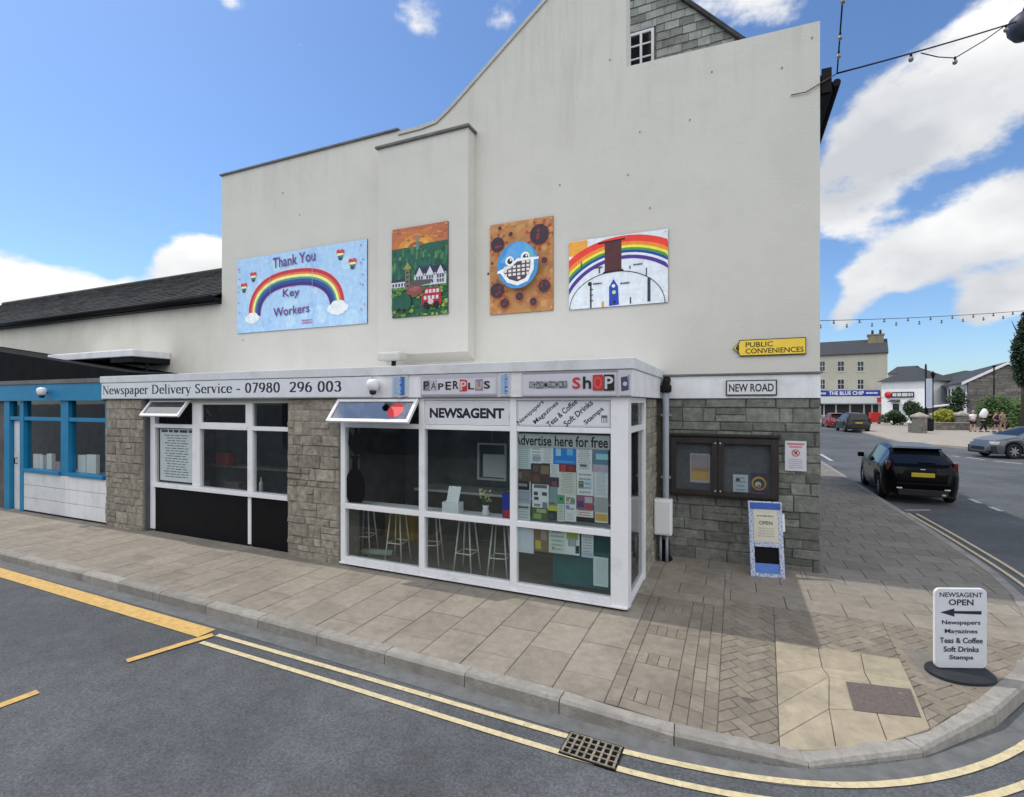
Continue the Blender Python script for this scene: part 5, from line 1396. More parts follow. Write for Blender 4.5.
a.text('PUBLIC', w*.18, h*.53, w*.56, h*.84, (.02, .02, .015), .012); a.text('CONVENIENCES', w*.18, h*.14, w*.97, h*.45, (.02, .02, .015), .012)
a.mb.v = [(p-w/2, q-.001, r) for p, q, r in a.mb.v]; a.mb.build('print', M['printed'], t, local=True)

# notice board cabinet
xa, xb = W(669, 470, GY-.1).x, W(779, 470, GY-.1).x; z0, z1 = W(779, 502, GY-.1).z, W(779, 438, GY-.1).z
nb = thing('notice_board', 'dark wooden two door notice cabinet on the stone wall', 'notice board', ((xa+xb)/2, GY-.1, z0))
w, h = xb-xa, z1-z0; dk = mat('dark_timber', (.028, .022, .02), .55, .3, 10)
mb = MB(); frame(mb, -w/2, w/2, 0, h, .07, 0, .095); mb.box(-w/2+.07, w/2-.07, .06, .095, .07, h-.07); mb.build('cabinet', dk, nb, local=True, bevel=.006)
MB().box(-w/2-.03, w/2+.03, -.04, .095, h+.001, h+.035).build('hood', dk, nb, local=True, bevel=.004)
MB().box(-w/2+.072, w/2-.072, .05, .059, .072, h-.072).build('pinboard', mat('grey_felt', (.10, .10, .112), .95, .2, 12), nb, local=True)
mid = -.055
for s0, s1 in ((-w/2+.03, mid-.004), (mid+.004, w/2-.03)):
    mb = MB(); frame(mb, s0, s1, .03, h-.03, .075, -.022, -.001); d_ = mb.build('door', dk, nb, local=True, bevel=.004)
    MB().box(s0+.075, s1-.075, -.014, -.010, .105, h-.105).build('pane', M['glass'], d_, local=True)
    mb = MB()
    for v in (.1, h-.1): mb.lathe([(.01, 0), (.012, .004), (.004, .008)], 8, Matrix.Translation(((s1-.03 if s0 < mid-.1 else s0+.03), -.022, v)) @ Matrix.Rotation(rad(90), 4, 'X'))
    mb.build('screws', M['steel'], d_, local=True)
def pinned(px0, py0, px1, py1, fn, lb):
    y = GY-.056; a_ = W(px0, py1, y); b_ = W(px1, py0, y); w, h = b_.x-a_.x, b_.z-a_.z
    ob = MB().box(-w/2, w/2, 0, .0015, 0, h).build('pinned_poster', M['paper'], origin=(0, 0, 0)); ob.location = ((a_.x+b_.x)/2, y, a_.z); tag(ob, lb, 'poster', 'posters in the notice cabinet')
    A_ = Art(w, h, .0003); fn(A_, w, h); A_.mb.v = [(p-w/2, q-.0005, r) for p, q, r in A_.mb.v]; A_.mb.build('print', M['printed'], ob, local=True)
pinned(690, 454, 710, 482, page((.42, .38, .40), None, n=0, pic=[(.06, .5, .94, .95, (.30, .26, .30)), (.06, .08, .94, .38, (.5, .33, .1)), (.06, .38, .94, .5, (.4, .2, .1))]), 'poster of a building on a sandy ground in the left cabinet door')
pinned(733, 475, 748, 497, page((.44, .50, .60), None, n=3, pic=[(.1, .12, .9, .24, (.02, .02, .05)), (0, 0, 1, .06, (.1, .25, .6)), (.2, .7, .45, .85, (.03, .03, .06))]), 'pale blue poster left of the round one in the cabinet')
def f_round(a, w, h):
    a.rect(0, 0, w, h, (.06, .04, .09)); a.disc(w*.5, h*.55, w*.47, (.45, .30, .06), n=24); a.disc(w*.5, h*.53, w*.36, (.06, .05, .05), n=24); a.disc(w*.45, h*.5, w*.2, (.5, .48, .44), n=16); a.disc(w*.5, h*.42, w*.14, (.4, .12, .12), n=12); a.lines(w*.05, h*.04, w*.95, h*.16, 1, (.5, .16, .25), .8, False)
pinned(751, 473, 767, 496, f_round, 'dark poster with a yellow ring in the right cabinet door')
# white notice with red ring
def f_no(a, w, h):
    a.rect(0, 0, w, h, (.62, .62, .68)); a.rect(w*.1, h*.86, w*.9, h*.93, (.55, .2, .22)); a.rect(w*.2, h*.77, w*.8, h*.83, (.55, .25, .28))
    a.disc(w*.5, h*.60, w*.19, (.50, .05, .06), n=22); a.disc(w*.5, h*.60, w*.14, (.64, .62, .66), n=20); a.poly([(w*.42, h*.55), (w*.56, h*.56), (w*.58, h*.66), (w*.46, h*.65)], (.06, .05, .07)); a.poly([(w*.37, h*.66), (w*.40, h*.69), (w*.63, h*.54), (w*.60, h*.515)], (.50, .05, .06))
    a.lines(w*.12, h*.08, w*.88, h*.42, 5, (.42, .42, .50), .4)
xa, xb = W(785, 455, GY-.03).x, W(806.5, 455, GY-.03).x
sign_panel('prohibition_notice', 'small white notice with a red crossed ring on the stone wall', xa, xb, W(796, 471, GY-.03).z, W(796, 441, GY-.03).z, GY-.03, f_no, m='white', th=.012, cat='notice')

# downpipe, meter box
dp = thing('downpipe', 'grey downpipe running down the corner of the stone wall', 'pipe', (.125, GY-.14, .12))
mb = MB(); x_ = .145; mb.tube([(x_, GY-.17, 2.72), (x_, GY-.17, 1.0), (x_, GY-.17, .42)], .048, 14); mb.build('pipe', M['pipe'], dp)
mb = MB(); mb.tube([(x_, GY-.17, .42), (x_, GY-.17, .2), (x_, GY-.26, .14)], .055, 12); mb.lathe([(.08, 0), (.11, .04), (.09, .08)], 12, Matrix.Translation((x_, GY-.24, .1))); mb.build('shoe', M['black'], dp)
mb = MB(); mb.tube([(x_, GY-.17, 2.72), (x_, GY-.16, 2.80), (x_, GY-.02, 2.86)], .06, 12); mb.lathe([(.065, 0), (.085, .02), (.085, .10), (.065, .12)], 14, Matrix.Translation((x_, GY-.17, 2.66))); mb.build('hopper', M['matblack'], dp)
mb = MB()
for z in (2.3, 1.35): mb.box(x_-.07, x_+.07, GY-.19, GY-.005, z, z+.03)
mb.build('brackets', M['pipe'], dp)
a_ = W(654, 534, 2.0); b_ = W(672, 500, 2.0)
mb_ = thing('meter_box', 'white plastic meter box fixed beside the downpipe', 'meter box', ((a_.x+b_.x)/2, 1.98, a_.z))
w, h = b_.x-a_.x, b_.z-a_.z
MB().box(-w/2, w/2, -.02, .15, 0, h).build('box', M['upvc'], mb_, local=True, bevel=.02); MB().box(-w/2+.02, w/2-.02, -.028, -.0205, .03, h-.03).build('door', M['upvc'], mb_, local=True, bevel=.006)
mb = MB(); mb.tube([(-.04, .07, 0), (-.04, .07, -(a_.z-.12))], .018, 8); mb.tube([(.05, .07, 0), (.05, .07, -(a_.z-.12))], .022, 8); mb.build('conduit', M['pipe'], mb_, local=True)

# leaning folded A-board in blue and white wrap
p0 = G(768, 577.5); 
ab = thing('folded_board', 'blue and white patterned shop board leaning against the stone wall', 'sign board', (G(768, 577.5).x, G(768, 577.5).y, .12), rad(-4))
bw, bh = .43, 1.02
ab.rotation_euler = (rad(-11), 0, rad(9))
wrap = mat('blue_speckle', (.5, .55, .68), .6, .0)
def speckle(m):
    nt = m.node_tree; N = nt.nodes; L = nt.links; b = N['Principled BSDF']; tc = N.new('ShaderNodeTexCoord')
    n = N.new('ShaderNodeTexNoise'); n.inputs['Scale'].default_value = 42; n.inputs['Detail'].default_value = 3; L.new(tc.outputs['Object'], n.inputs['Vector'])
    r = N.new('ShaderNodeValToRGB'); r.color_ramp.elements[0].position = .42; r.color_ramp.elements[0].color = (.20, .26, .46, 1); r.color_ramp.elements[1].position = .52; r.color_ramp.elements[1].color = (.52, .56, .64, 1)
    L.new(n.outputs['Fac'], r.inputs[0]); L.new(r.outputs[0], b.inputs['Base Color'])
speckle(wrap)
mb = MB(); hw = bw/2
mb.box(-hw, -hw+.06, 0, .04, 0, bh); mb.box(hw-.06, hw, 0, .04, 0, bh); mb.box(-hw+.06, hw-.06, .001, .039, .40, bh-.002); mb.box(-hw+.06, hw-.06, .001, .039, 0, .05)
mb.build('frame', wrap, ab, local=True, bevel=.006)
MB().box(-hw+.02, hw-.02, -.006, -.0005, bh-.11, bh-.02).build('header', mat('royal_blue', S(48, 84, 160), .5, .1, 5), ab, local=True)
MB().box(-hw+.06, hw-.06, .012, .03, .051, .18).build('kick_panel', mat('mid_blue', S(88, 124, 196), .5, .1, 5), ab, local=True)
MB().box(-hw+.06, hw-.06, .034, .04, .18, .399).build('shadow_gap', M['black'], ab, local=True)
a = Art(1, 1); a.rect(-hw+.06, .47, hw-.06, .92, (.56, .54, .44)); a.lines(-.11, .80, .11, .84, 1, (.2, .2, .2), .5, False); a.text('OPEN', -.085, .70, .085, .75, (.05, .05, .06), .02); a.lines(-.12, .53, .12, .67, 4, (.36, .35, .30), .35)
a.mb.v = [(p, q-.002, r) for p, q, r in a.mb.v]; a.mb.build('menu', M['printed'], ab, local=True)
MB().box(hw-.001, hw+.03, .01, .05, .62, .86).build('side_tab', M['paper'], ab, local=True, bevel=.004)

# swing pavement sign
pb = G(960, 668)
psn = thing('pavement_sign', 'white pavement sign on a dark base reading NEWSAGENT OPEN', 'sign board', (2.91, -.17, .126), rad(22)); psn.scale = (.96, 1, .89)
wb, hb = .46, .78
def rrect(w, h, r, n=5):
    out = []
    for cx, cy, a0 in ((w/2-r, r, -90), (w/2-r, h-r, 0), (-w/2+r, h-r, 90), (-w/2+r, r, 180)): out += [(cx+r*math.cos(rad(a0+90*i/n)), cy+r*math.sin(rad(a0+90*i/n))) for i in range(n+1)]
    return out
rr = [(x, z+.07) for x, z in rrect(wb, hb, .05)]
pl = MB().prism_y(rr, -.012, .012).build('panel', M['white'], psn, local=True, bevel=.004)
a = Art(1, 1)
bl_ = (.02, .025, .05)
a.poly([(x*.96, .07+.39+(z-.07-.39)*.97) for x, z in rr], (.66, .68, .73))
a.text('NEWSAGENT', -.19, .765, .19, .812, bl_, .022); a.text('OPEN', -.11, .685, .11, .745, bl_, .025)
a.poly([(-.185, .615), (-.06, .575), (-.06, .605), (.18, .598), (.18, .632), (-.06, .63), (-.06, .655)], bl_)
for k, (t_, ww) in enumerate((('Newspapers', .17), ('Magazines', .145), ('Teas & Coffee', .19), ('Soft Drinks', .155), ('Stamps', .105))): a.text(t_, -ww, .485-.085*k, ww, .54-.085*k, bl_, .018)
a.mb.v = [(p, q-.0128, r) for p, q, r in a.mb.v]; a.mb.build('lettering', M['printed'], psn, local=True)
bs_ = mat('recycled_rubber', (.022, .024, .03), .75, .2, 20)
mb = MB(); oval = [(.27*math.copysign(abs(math.cos(t))**.8, math.cos(t)), .19*math.sin(t)) for t in [2*math.pi*i/28 for i in range(28)]]
n_ = len(oval); v = [(x, y, 0) for x, y in oval]+[(x, y, .03) for x, y in oval]+[(x*.86, y*.72, .065) for x, y in oval]
mb.mesh(v, [tuple(range(n_-1, -1, -1)), tuple(range(2*n_, 3*n_))]+[(i, (i+1) % n_, (i+1) % n_+n_, i+n_) for i in range(n_)]+[(i+n_, (i+1) % n_+n_, (i+1) % n_+2*n_, i+2*n_) for i in range(n_)]); mb.build('base', bs_, psn, local=True, bevel=.004)

# drain grate and cover plate
dg = thing('drain_grate', 'rusty iron drain grate set in the road by the kerb', 'drain', (.17, -2.245, 0), rad(-2))
gw, gh = .375, .225
MB().box(-gw/2-.012, gw/2+.012, -gh/2-.012, gh/2+.012, -.06, .009).build('pit', M['black'], dg, local=True)
mb = MB(); b_ = MB()
for k in range(8):
    x = -gw/2+gw*k/7; b_.box(x-.0085, x+.0085, -gh/2, gh/2, .0092, .022)
for k in range(5):
    y = -gh/2+gh*k/4; b_.box(-gw/2-.012, gw/2+.012, y-.0045, y+.0045, .0091, .019)
b_.build('bars', M['gratebar'], dg, local=True, bevel=.002)
e_ = .018
mb.box(-gw/2-e_, gw/2+e_, -gh/2-e_, -gh/2-.008, .005, .013).box(-gw/2-e_, gw/2+e_, gh/2+.008, gh/2+e_, .005, .013).box(-gw/2-e_, -gw/2-.013, -gh/2-.008, gh/2+.008, .005, .013).box(gw/2+.013, gw/2+e_, -gh/2-.008, gh/2+.008, .005, .013); mb.build('frame', M['black'], dg, local=True)
mb = MB(); q = [(1.97, -1.06), (2.41, -1.01), (2.44, -.64), (1.98, -.69)]
mb.face([(x, y, zp(x, y)+.017) for x, y in q]); mb.mesh([(x, y, zp(x, y)+.017) for x, y in q]+[(x, y, zp(x, y)-.004) for x, y in q], [(i, i+4, (i+1) % 4+4, (i+1) % 4) for i in range(4)])
o = mb.build('access_cover', M['cover']); tag(o, 'brown rectangular access cover set in the buff paving', 'cover')

# ------------------------------------------------------------ cars
def interp(tab, x):
    if x <= tab[0][0]: return tab[0][1]
    for (a, u), (b, v) in zip(tab[:-1], tab[1:]):
        if x <= b: return u+(v-u)*(x-a)/(b-a)
    return tab[-1][1]
def car(name, label, loc, head, spec, paint, group=None, cat='car', plate='plate'):
    t = thing(name, label, cat, loc, head, group)
    L_ = spec['L']; wb0, wb1 = spec['wheels']; R0 = spec['R']; T, B, Wd = spec['top'], spec['belt'], spec['w']
    xs = set(round(-L_/2+L_*i/60, 4) for i in range(61))
    for tab in (T, B): xs |= set(round(p[0], 4) for p in tab)
    for p in spec['glass_side']: xs |= set(round(q, 4) for q in p)
    for c in (wb0, wb1): xs |= set(round(c+(R0+.06)*math.cos(rad(a)), 4) for a in range(0, 181, 15))
    xs = sorted(x for x in xs if -L_/2 <= x <= L_/2)
    low = spec['low']
    rings = []
    for x in xs:
        zt, zb, w = interp(T, x), interp(B, x), interp(Wd, x)
        zb = min(zb, zt-.03)
        g = max(0, min(1, (zt-zb)/.40)); zl = low
        e = L_/2-abs(x)
        if e < .25: zl = low+.10*(1-e/.25)
        for c in (wb0, wb1):
            d = abs(x-c)
            if d < R0+.06: zl = max(zl, R0+math.sqrt((R0+.06)**2-d*d))
        zl = min(zl, zb-.06)
        hz = zb-zl
        rings.append([(w*.93, zl), (w*.985, zl+hz*.30), (w, zl+hz*.62), (w*.975, zl+hz*.93), (w*(.945), zb+.002), (w*(.91-.22*g), zb+(zt-zb)*.84), (w*(.80-.22*g), zb+(zt-zb)*.965), (w*.45, zt-.003), (0, zt)])
    body = MB(); glass = MB(); screen = MB()
    n = 9
    idx = {}
    verts = []
    for i, x in enumerate(xs):
        for s in (1, -1):
            for k in range(n):
                if k == n-1 and s == -1: idx[(i, k, s)] = idx[(i, k, 1)]; continue
                y, z = rings[i][k]; idx[(i, k, s)] = len(verts); verts.append((x, y*s, z))
    fb = []; fg = []; fs_ = []
    for i in range(len(xs)-1):
        xm = (xs[i]+xs[i+1])/2
        for s in (1, -1):
            for k in range(n-1):
                f = [idx[(i, k, s)], idx[(i+1, k, s)], idx[(i+1, k+1, s)], idx[(i, k+1, s)]]
                f = list(dict.fromkeys(f))
                if s == -1: f = f[::-1]
                isg = k == 4 and any(a < xm < b for a, b in spec['glass_side'])
                iss = k >= 6 and any(a < xm < b for a, b in spec['screens'])
                (fg if isg else fs_ if iss else fb).append(tuple(f))
    for end in (0, len(xs)-1):
        f = [idx[(end, k, 1)] for k in range(n)]+[idx[(end, k, -1)] for k in range(n-2, -1, -1)]
        fb.append(tuple(f if end else f[::-1]))
    def sub(faces, nm, m_):
        used = sorted(set(i for f in faces for i in f)); mp = {v: k for k, v in enumerate(used)}
        me = bpy.data.meshes.new(nm); me.from_pydata([verts[i] for i in used], [], [tuple(mp[i] for i in f) for f in faces])
        for p in me.polygons: p.use_smooth = True
        bm = bmesh.new(); bm.from_mesh(me)
        for e in bm.edges:
            if len(e.link_faces) == 2 and e.calc_face_angle(0) > rad(32): e.smooth = False
        bmesh.ops.recalc_face_normals(bm, faces=bm.faces) if nm == 'body' else None
        bm.to_mesh(me); bm.free(); me.materials.append(m_)
        o = bpy.data.objects.new(nm, me); COL.objects.link(o); o.parent = t; return o
    sub(fb, 'body', paint)
    def xmid(f): return sum(verts[i][0] for i in f)/len(f)
    for a, b in spec['glass_side']:
        for sgn in (1, -1):
            q = [f for f in fg if a < xmid(f) < b and sgn*sum(verts[i][1] for i in f) > 0]
            if q: sub(q, 'side_window', M['carglass'])
    sub([f for f in fs_ if xmid(f) > 0], 'windscreen', M['carglass']); sub([f for f in fs_ if xmid(f) < 0], 'rear_window', M['carglass'])
    mb = MB()
    wmax = max(w for _, w in Wd)
    mb.box(-L_/2+.12, L_/2-.12, -wmax*.80, wmax*.80, low+.01, low+.35); mb.build('underbody', M['plastic'], t, local=True)
    for c in (wb0, wb1):
        for s in (1, -1):
            mt = Matrix.Translation((c, s*(wmax-.13), R0)) @ Matrix.Rotation(rad(-90*s), 4, 'X')
            wh = MB().lathe([(R0*.62, -.10), (R0*.93, -.10), (R0, -.06), (R0, .06), (R0*.93, .10), (R0*.66, .10), (R0*.64, .06)], 28, mt).build('wheel', M['tyre'], t, local=True)
            m2 = MB(); m2.lathe([(R0*.10, .07), (R0*.16, .085), (R0*.16, .06), (R0*.1, .05)], 12, mt)
            for q in range(7):
                a = 2*math.pi*q/7
                u = Vector((math.cos(a), math.sin(a), 0)); v_ = Vector((-math.sin(a), math.cos(a), 0))
                P = [u*R0*.1-v_*.035, u*R0*.1+v_*.035, u*R0*.62+v_*.022, u*R0*.62-v_*.022]
                m2.mesh([mt @ (p+Vector((0, 0, .062))) for p in P]+[mt @ (p+Vector((0, 0, .085))) for p in P], [(4, 5, 6, 7), (0, 1, 5, 4), (1, 2, 6, 5), (2, 3, 7, 6), (3, 0, 4, 7)])
            rim = m2.build('rim', M['alloy'], wh, local=True)
    for s in (1, -1):
        m2 = MB(); x = spec['mirror']; w = interp(Wd, x); z = interp(B, x)+.06
        m2.box(x-.05, x+.06, s*w*.98-.02, s*w*.98+.02, z-.03, z+.0); m2.box(x-.06, x+.05, min(s*(w+.01), s*(w+.19)), max(s*(w+.01), s*(w+.19)), z-.02, z+.12); m2.build('mirror', paint, t, local=True, bevel=.03)
        for (kind, x0, x1, y0, y1, z0, z1) in spec['lights']:
            ya, yb = sorted((s*y0, s*y1)); MB().box(x0, x1, ya, yb, z0, z1).build(kind, M['redlens'] if kind == 'tail_light' else M['clearlens'], t, local=True, bevel=.02)
        m2 = MB(); ya, yb = sorted((s*(wmax*.985), s*(wmax*1.008)))
        m2.box(-.2, -.02, ya, yb, interp(B, 0)-.14, interp(B, 0)-.11); m2.build('door_handle', paint, t, local=True, bevel=.008)
    for (nm, x0, x1, y0, y1, z0, z1, m_) in spec.get('extra', []): MB().box(x0, x1, y0, y1, z0, z1).build(nm, M[m_] if isinstance(m_, str) else m_, t, local=True, bevel=.012)
    return t
HATCH = dict(L=4.34, R=.325, low=.20, wheels=(-1.30, 1.34), mirror=.72,
    top=[(-2.17, .62), (-2.15, .78), (-2.12, .96), (-2.02, 1.05), (-1.50, 1.37), (-1.28, 1.44), (-.5, 1.49), (0, 1.49), (.40, 1.43), (.7, 1.28), (1.18, 1.03), (1.5, .97), (1.95, .86), (2.10, .72), (2.17, .55)],
    belt=[(-2.17, .58), (-2.10, .94), (-1.9, 1.0), (-1.4, .985), (0, .93), (1.1, .91), (1.5, .90), (1.95, .80), (2.10, .66), (2.17, .5)],
    w=[(-2.17, .58), (-2.11, .72), (-2.0, .81), (-1.8, .885), (-1.3, .915), (0, .92), (1.3, .91), (1.75, .85), (2.05, .70), (2.17, .52)],
    glass_side=[(-1.62, -1.22), (-1.12, -.22), (-.14, .92)], screens=[(-2.0, -1.52), (.42, 1.12)],
    lights=[('tail_light', -2.05, -1.90, .70, .80, .86, 1.10), ('headlight', 1.78, 2.04, .55, .80, .66, .80), ('reflector', -2.19, -2.10, .46, .60, .40, .44)],
    extra=[('spoiler', -1.62, -1.30, -.55, .55, 1.395, 1.43, 'carblack'), ('number_plate', -2.185, -2.155, -.26, .26, .72, .83, 'plate'), ('bumper', -2.195, -2.10, -.60, .60, .46, .56, 'carblack'), ('valance', -2.185, -2.0, -.56, .56, .24, .40, 'plastic'), ('rear_wiper', -2.0, -1.96, -.32, .06, 1.095, 1.11, 'plastic'), ('exhaust', -2.20, -2.05, -.50, -.40, .25, .31, 'alloy'), ('badge', -2.165, -2.12, -.06, .06, .90, .93, 'alloy')])
car('parked_car', 'black hatchback seen from behind, parked along New Road', (5.42, 11.55, 0), rad(90-3), HATCH, M['carblack']).scale = (.93, .88, .95)
SALOON = dict(L=4.75, R=.34, low=.20, wheels=(-1.36, 1.40), mirror=.75,
    top=[(-2.37, .6), (-2.33, .95), (-2.1, 1.06), (-1.75, 1.12), (-1.0, 1.36), (-.3, 1.42), (.2, 1.40), (.6, 1.24), (1.15, 1.02), (1.6, .93), (2.1, .80), (2.3, .66), (2.37, .5)],
    belt=[(-2.37, .56), (-2.2, .96), (-1.7, 1.0), (0, .94), (1.1, .92), (1.6, .86), (2.1, .74), (2.3, .6), (2.37, .45)],
    w=[(-2.37, .70), (-2.2, .82), (-1.5, .90), (0, .91), (1.4, .90), (1.9, .82), (2.2, .68), (2.37, .48)],
    glass_side=[(-1.35, -.35), (-.27, .88)], screens=[(-1.70, -1.02), (.24, 1.10)],
    lights=[('tail_light', -2.36, -2.12, .56, .83, .78, .95), ('headlight', 1.92, 2.24, .48, .76, .62, .76)],
    extra=[('grille', 2.27, 2.385, -.38, .38, .36, .52, 'plastic'), ('bumper', 2.20, 2.36, -.6, .6, .22, .36, 'plastic')])
gp = D(1007, 403, 22.5)
hd = TH+rad(180)-rad(5)
fw_ = Vector((math.cos(hd), math.sin(hd), 0))
wheel_px = D(994, 403, 22.6); c_ = wheel_px-fw_*1.85
car('grey_car', 'silver grey car entering from the right edge across the road', (c_.x, c_.y+.8, 0), hd, SALOON, M['cargrey']).scale = (.93, .95, 1.0)
SUV = dict(L=4.4, R=.36, low=.26, wheels=(-1.30, 1.34), mirror=.75,
    top=[(-2.2, .7), (-2.17, 1.0), (-2.08, 1.1), (-1.85, 1.58), (-1.6, 1.64), (0, 1.67), (.5, 1.58), (1.15, 1.13), (1.6, 1.06), (2.0, .95), (2.15, .8), (2.2, .6)],
    belt=[(-2.2, .65), (-2.05, 1.05), (-1.5, 1.07), (1.1, 1.02), (1.6, 1.0), (2.0, .88), (2.15, .75), (2.2, .55)],
    w=[(-2.2, .76), (-2.0, .88), (0, .93), (1.5, .92), (2.0, .80), (2.2, .60)],
    glass_side=[(-1.7, -1.2), (-1.1, -.2), (-.1, .9)], screens=[(-2.06, -1.86), (.52, 1.1)],
    lights=[('tail_light', -2.18, -1.95, .74, .88, .95, 1.25), ('headlight', 1.85, 2.08, .55, .8, .75, .92)],
    extra=[('number_plate', -2.23, -2.18, -.26, .26, .78, .88, 'plate'), ('bumper', -2.25, -2.1, -.76, .76, .42, .62, 'plastic')])
g1 = D(857, 403, 42.5); g2 = D(838, 403, 50.5)
car('dark_suv', 'dark sport utility car parked far down New Road', (g1.x, g1.y+2.0, 0), rad(90+3), SUV, M['cardark'])
car('red_car', 'dark red car parked just beyond the dark one', (g2.x, g2.y+2.0, 0), rad(90+2), HATCH, M['carred'])

# ------------------------------------------------------------ far buildings
def far(name, label, px, dep, cat='building', rz=0):
    p = D(px, CYP, dep); return thing(name, label, cat, (p.x, p.y, 0), TH+rz)
def lwin(parent, x0, x1, z0, z1, y=0, bars=True, m='farwin'):
    mb = MB(); frame(mb, x0, x1, z0, z1, .08, y-.03, y+.03)
    if bars: mb.box(x0+.08, x1-.08, y-.025, y+.025, (z0+z1)/2-.04, (z0+z1)/2+.04); mb.box((x0+x1)/2-.025, (x0+x1)/2+.025, y-.02, y+.02, z0+.08, z1-.08)
    mb.box(x0-.08, x1+.08, y-.08, y+.03, z0-.10, z0-.002)
    f = mb.build('window', M[m], parent, local=True); MB().box(x0+.08, x1-.08, y-.012, y-.004, z0+.08, z1-.08).build('pane', M['farglass'], f, local=True)
class Face:
    """front of a far building: from its left to its right end on the ground"""
    def __init__(s, pa, da, pb, db):
        s.a = D(pa, CYP, da); s.b = D(pb, CYP, db); s.a.z = s.b.z = 0
        s.d = (s.b-s.a).normalized(); s.ang = math.atan2(s.d.y, s.d.x)
    def x(s, px):
        r = ray(px, CYP); c = Vector((CAM[0], CAM[1], 0))
        # c + t r = a + u d
        det = r.x*(-s.d.y)+s.d.x*r.y; e = s.a-c
        u = (r.x*e.y-r.y*e.x)/det*-1 if False else (e.x*r.y-e.y*r.x)/(-(s.d.x*r.y-s.d.y*r.x))
        return u
    def dep(s, px): return (s.a+s.d*s.x(px)-Vector((CAM[0], CAM[1], 0))).dot(F_)
    def z(s, px, py): return 2.5-(py-CYP)*s.dep(px)/FPX
fc = Face(820, 72.3, 887.5, 67.9)
cb = thing('cream_shop_building', 'three storey cream building with a blue shop fascia across the junction', 'building', fc.a, fc.ang)
lx = fc.x; xr_ = lx(887.5); LX0 = -9
ez = fc.z(886, 353); rz_ = ez+2.0
MB().box(LX0, xr_, 0, 7, 0, ez).build('wall', M['cream'], cb, local=True)
MB().prism_x([(-.35, ez+.003), (7.35, ez+.003), (7.35, ez+.1), (3.5, rz_+.3), (-.35, ez+.1)], LX0, xr_+.1).build('roof', M['roof_dark'], cb, local=True)
cx0, cx1 = lx(868), lx(884.5)
mb = MB(); mb.box(cx0, cx1, 2.4, 4.0, rz_-1.2, rz_+.75); mb.box(cx0-.1, cx1+.1, 2.3, 4.1, rz_+.752, rz_+.92); ch = mb.build('chimney', mat('chimney_render', (.26, .22, .15), .9, .2, 2), cb, local=True)
for k in (.3, .8): MB().lathe([(.16, 0), (.13, .5), (.17, .62)], 10, Matrix.Translation((cx0+(cx1-cx0)*k, 3.2, rz_+.922))).build('chimney_pot', M['bark'], ch, local=True)
for px0, px1 in ((819, 825.5), (837.2, 844.6), (857, 864.2)):
    pm = (px0+px1)/2
    lwin(cb, lx(px0), lx(px1), fc.z(pm, 371.5), fc.z(pm, 361), -.032); lwin(cb, lx(px0), lx(px1), fc.z(pm, 389.5), fc.z(pm, 379), -.032)
f0, f1 = fc.z(850, 396), fc.z(850, 390.5)
fb_ = MB().box(LX0, lx(880), -.25, -.002, f0, f1).build('shop_fascia', M['bluefascia'], cb, local=True)
a = Art(1, 1); a.text('THE BLUE CHIP', lx(829), f0+.14, lx(864), f1-.1, (.7, .72, .75), .03); a.lines(lx(866), f0+.22, lx(878), f1-.2, 1, (.6, .62, .7), .7, False); a.lines(lx(820), f0+.22, lx(826), f1-.2, 1, (.6, .62, .7), .7, False); a.mb.v = [(p, q-.26, r) for p, q, r in a.mb.v]; a.mb.build('lettering', M['printed'], fb_, local=True)
aw0, aw1 = fc.z(850, 404), f0-.02
mb = MB(); mb.mesh([(LX0, -.2, aw1), (lx(880), -.2, aw1), (lx(881), -1.4, aw0+.15), (LX0, -1.4, aw0+.15), (LX0, -1.4, aw0), (lx(881), -1.4, aw0)], [(0, 1, 2, 3), (3, 2, 5, 4)]); mb.build('awning', M['awning'], cb, local=True)
MB().box(LX0, lx(880), -.06, -.002, .1, aw0-.05).build('shop_window', M['farglass'], cb, local=True)
mb = MB()
for k in (LX0+.2, -5, -2, lx(824), lx(836), lx(850), lx(864), lx(872), lx(879)): mb.box(k-.09, k+.09, -.1, -.061, .05, aw0-.05)
mb.box(LX0, lx(862), -.11, -.062, .05, .7); mb.build('shop_frame', M['farwin'], cb, local=True)
# rear house whose roof shows between the two
fr_ = Face(886, 82, 902, 80)
nbh = thing('rear_house', 'plain rear house with a dark roof showing behind the white inn', 'house', fr_.a, fr_.ang)
e2 = fr_.z(890, 374)
MB().box(.3, 3.0, 0, 6, 0, e2).build('wall', M['cream'], nbh, local=True); MB().prism_x([(-.3, e2+.003), (6.3, e2+.003), (3, e2+1.3)], .2, 3.1).build('roof', M['roof_dark'], nbh, local=True)
# white inn
fp = Face(881.5, 64, 925.5, 59.5); lx = fp.x
pb_ = thing('white_inn', 'white hip roofed inn with a black name board', 'inn', fp.a, fp.ang)
ez = fp.z(903, 381); az_ = ez+1.75; x0, x1 = 0, lx(925.5)
MB().box(x0, x1, 0, 6, 0, ez).build('wall', M['pubwhite'], pb_, local=True)
mb = MB(); e = .4; cx_ = (x0+x1)/2
mb.mesh([(x0-e, -e, ez-.02), (x1+e, -e, ez-.02), (x1+e, 6+e, ez-.02), (x0-e, 6+e, ez-.02), (cx_, 2.6, az_), (cx_, 3.4, az_)], [(0, 1, 4), (1, 2, 5, 4), (2, 3, 5), (3, 0, 4, 5), (0, 3, 2, 1)]); mb.build('roof', M['roof_dark'], pb_, local=True)
n0, n1 = fp.z(902, 397.5), fp.z(902, 392)
nbd = MB().box(lx(892), lx(914), -.12, -.003, n0, n1).build('name_board', M['matblack'], pb_, local=True)
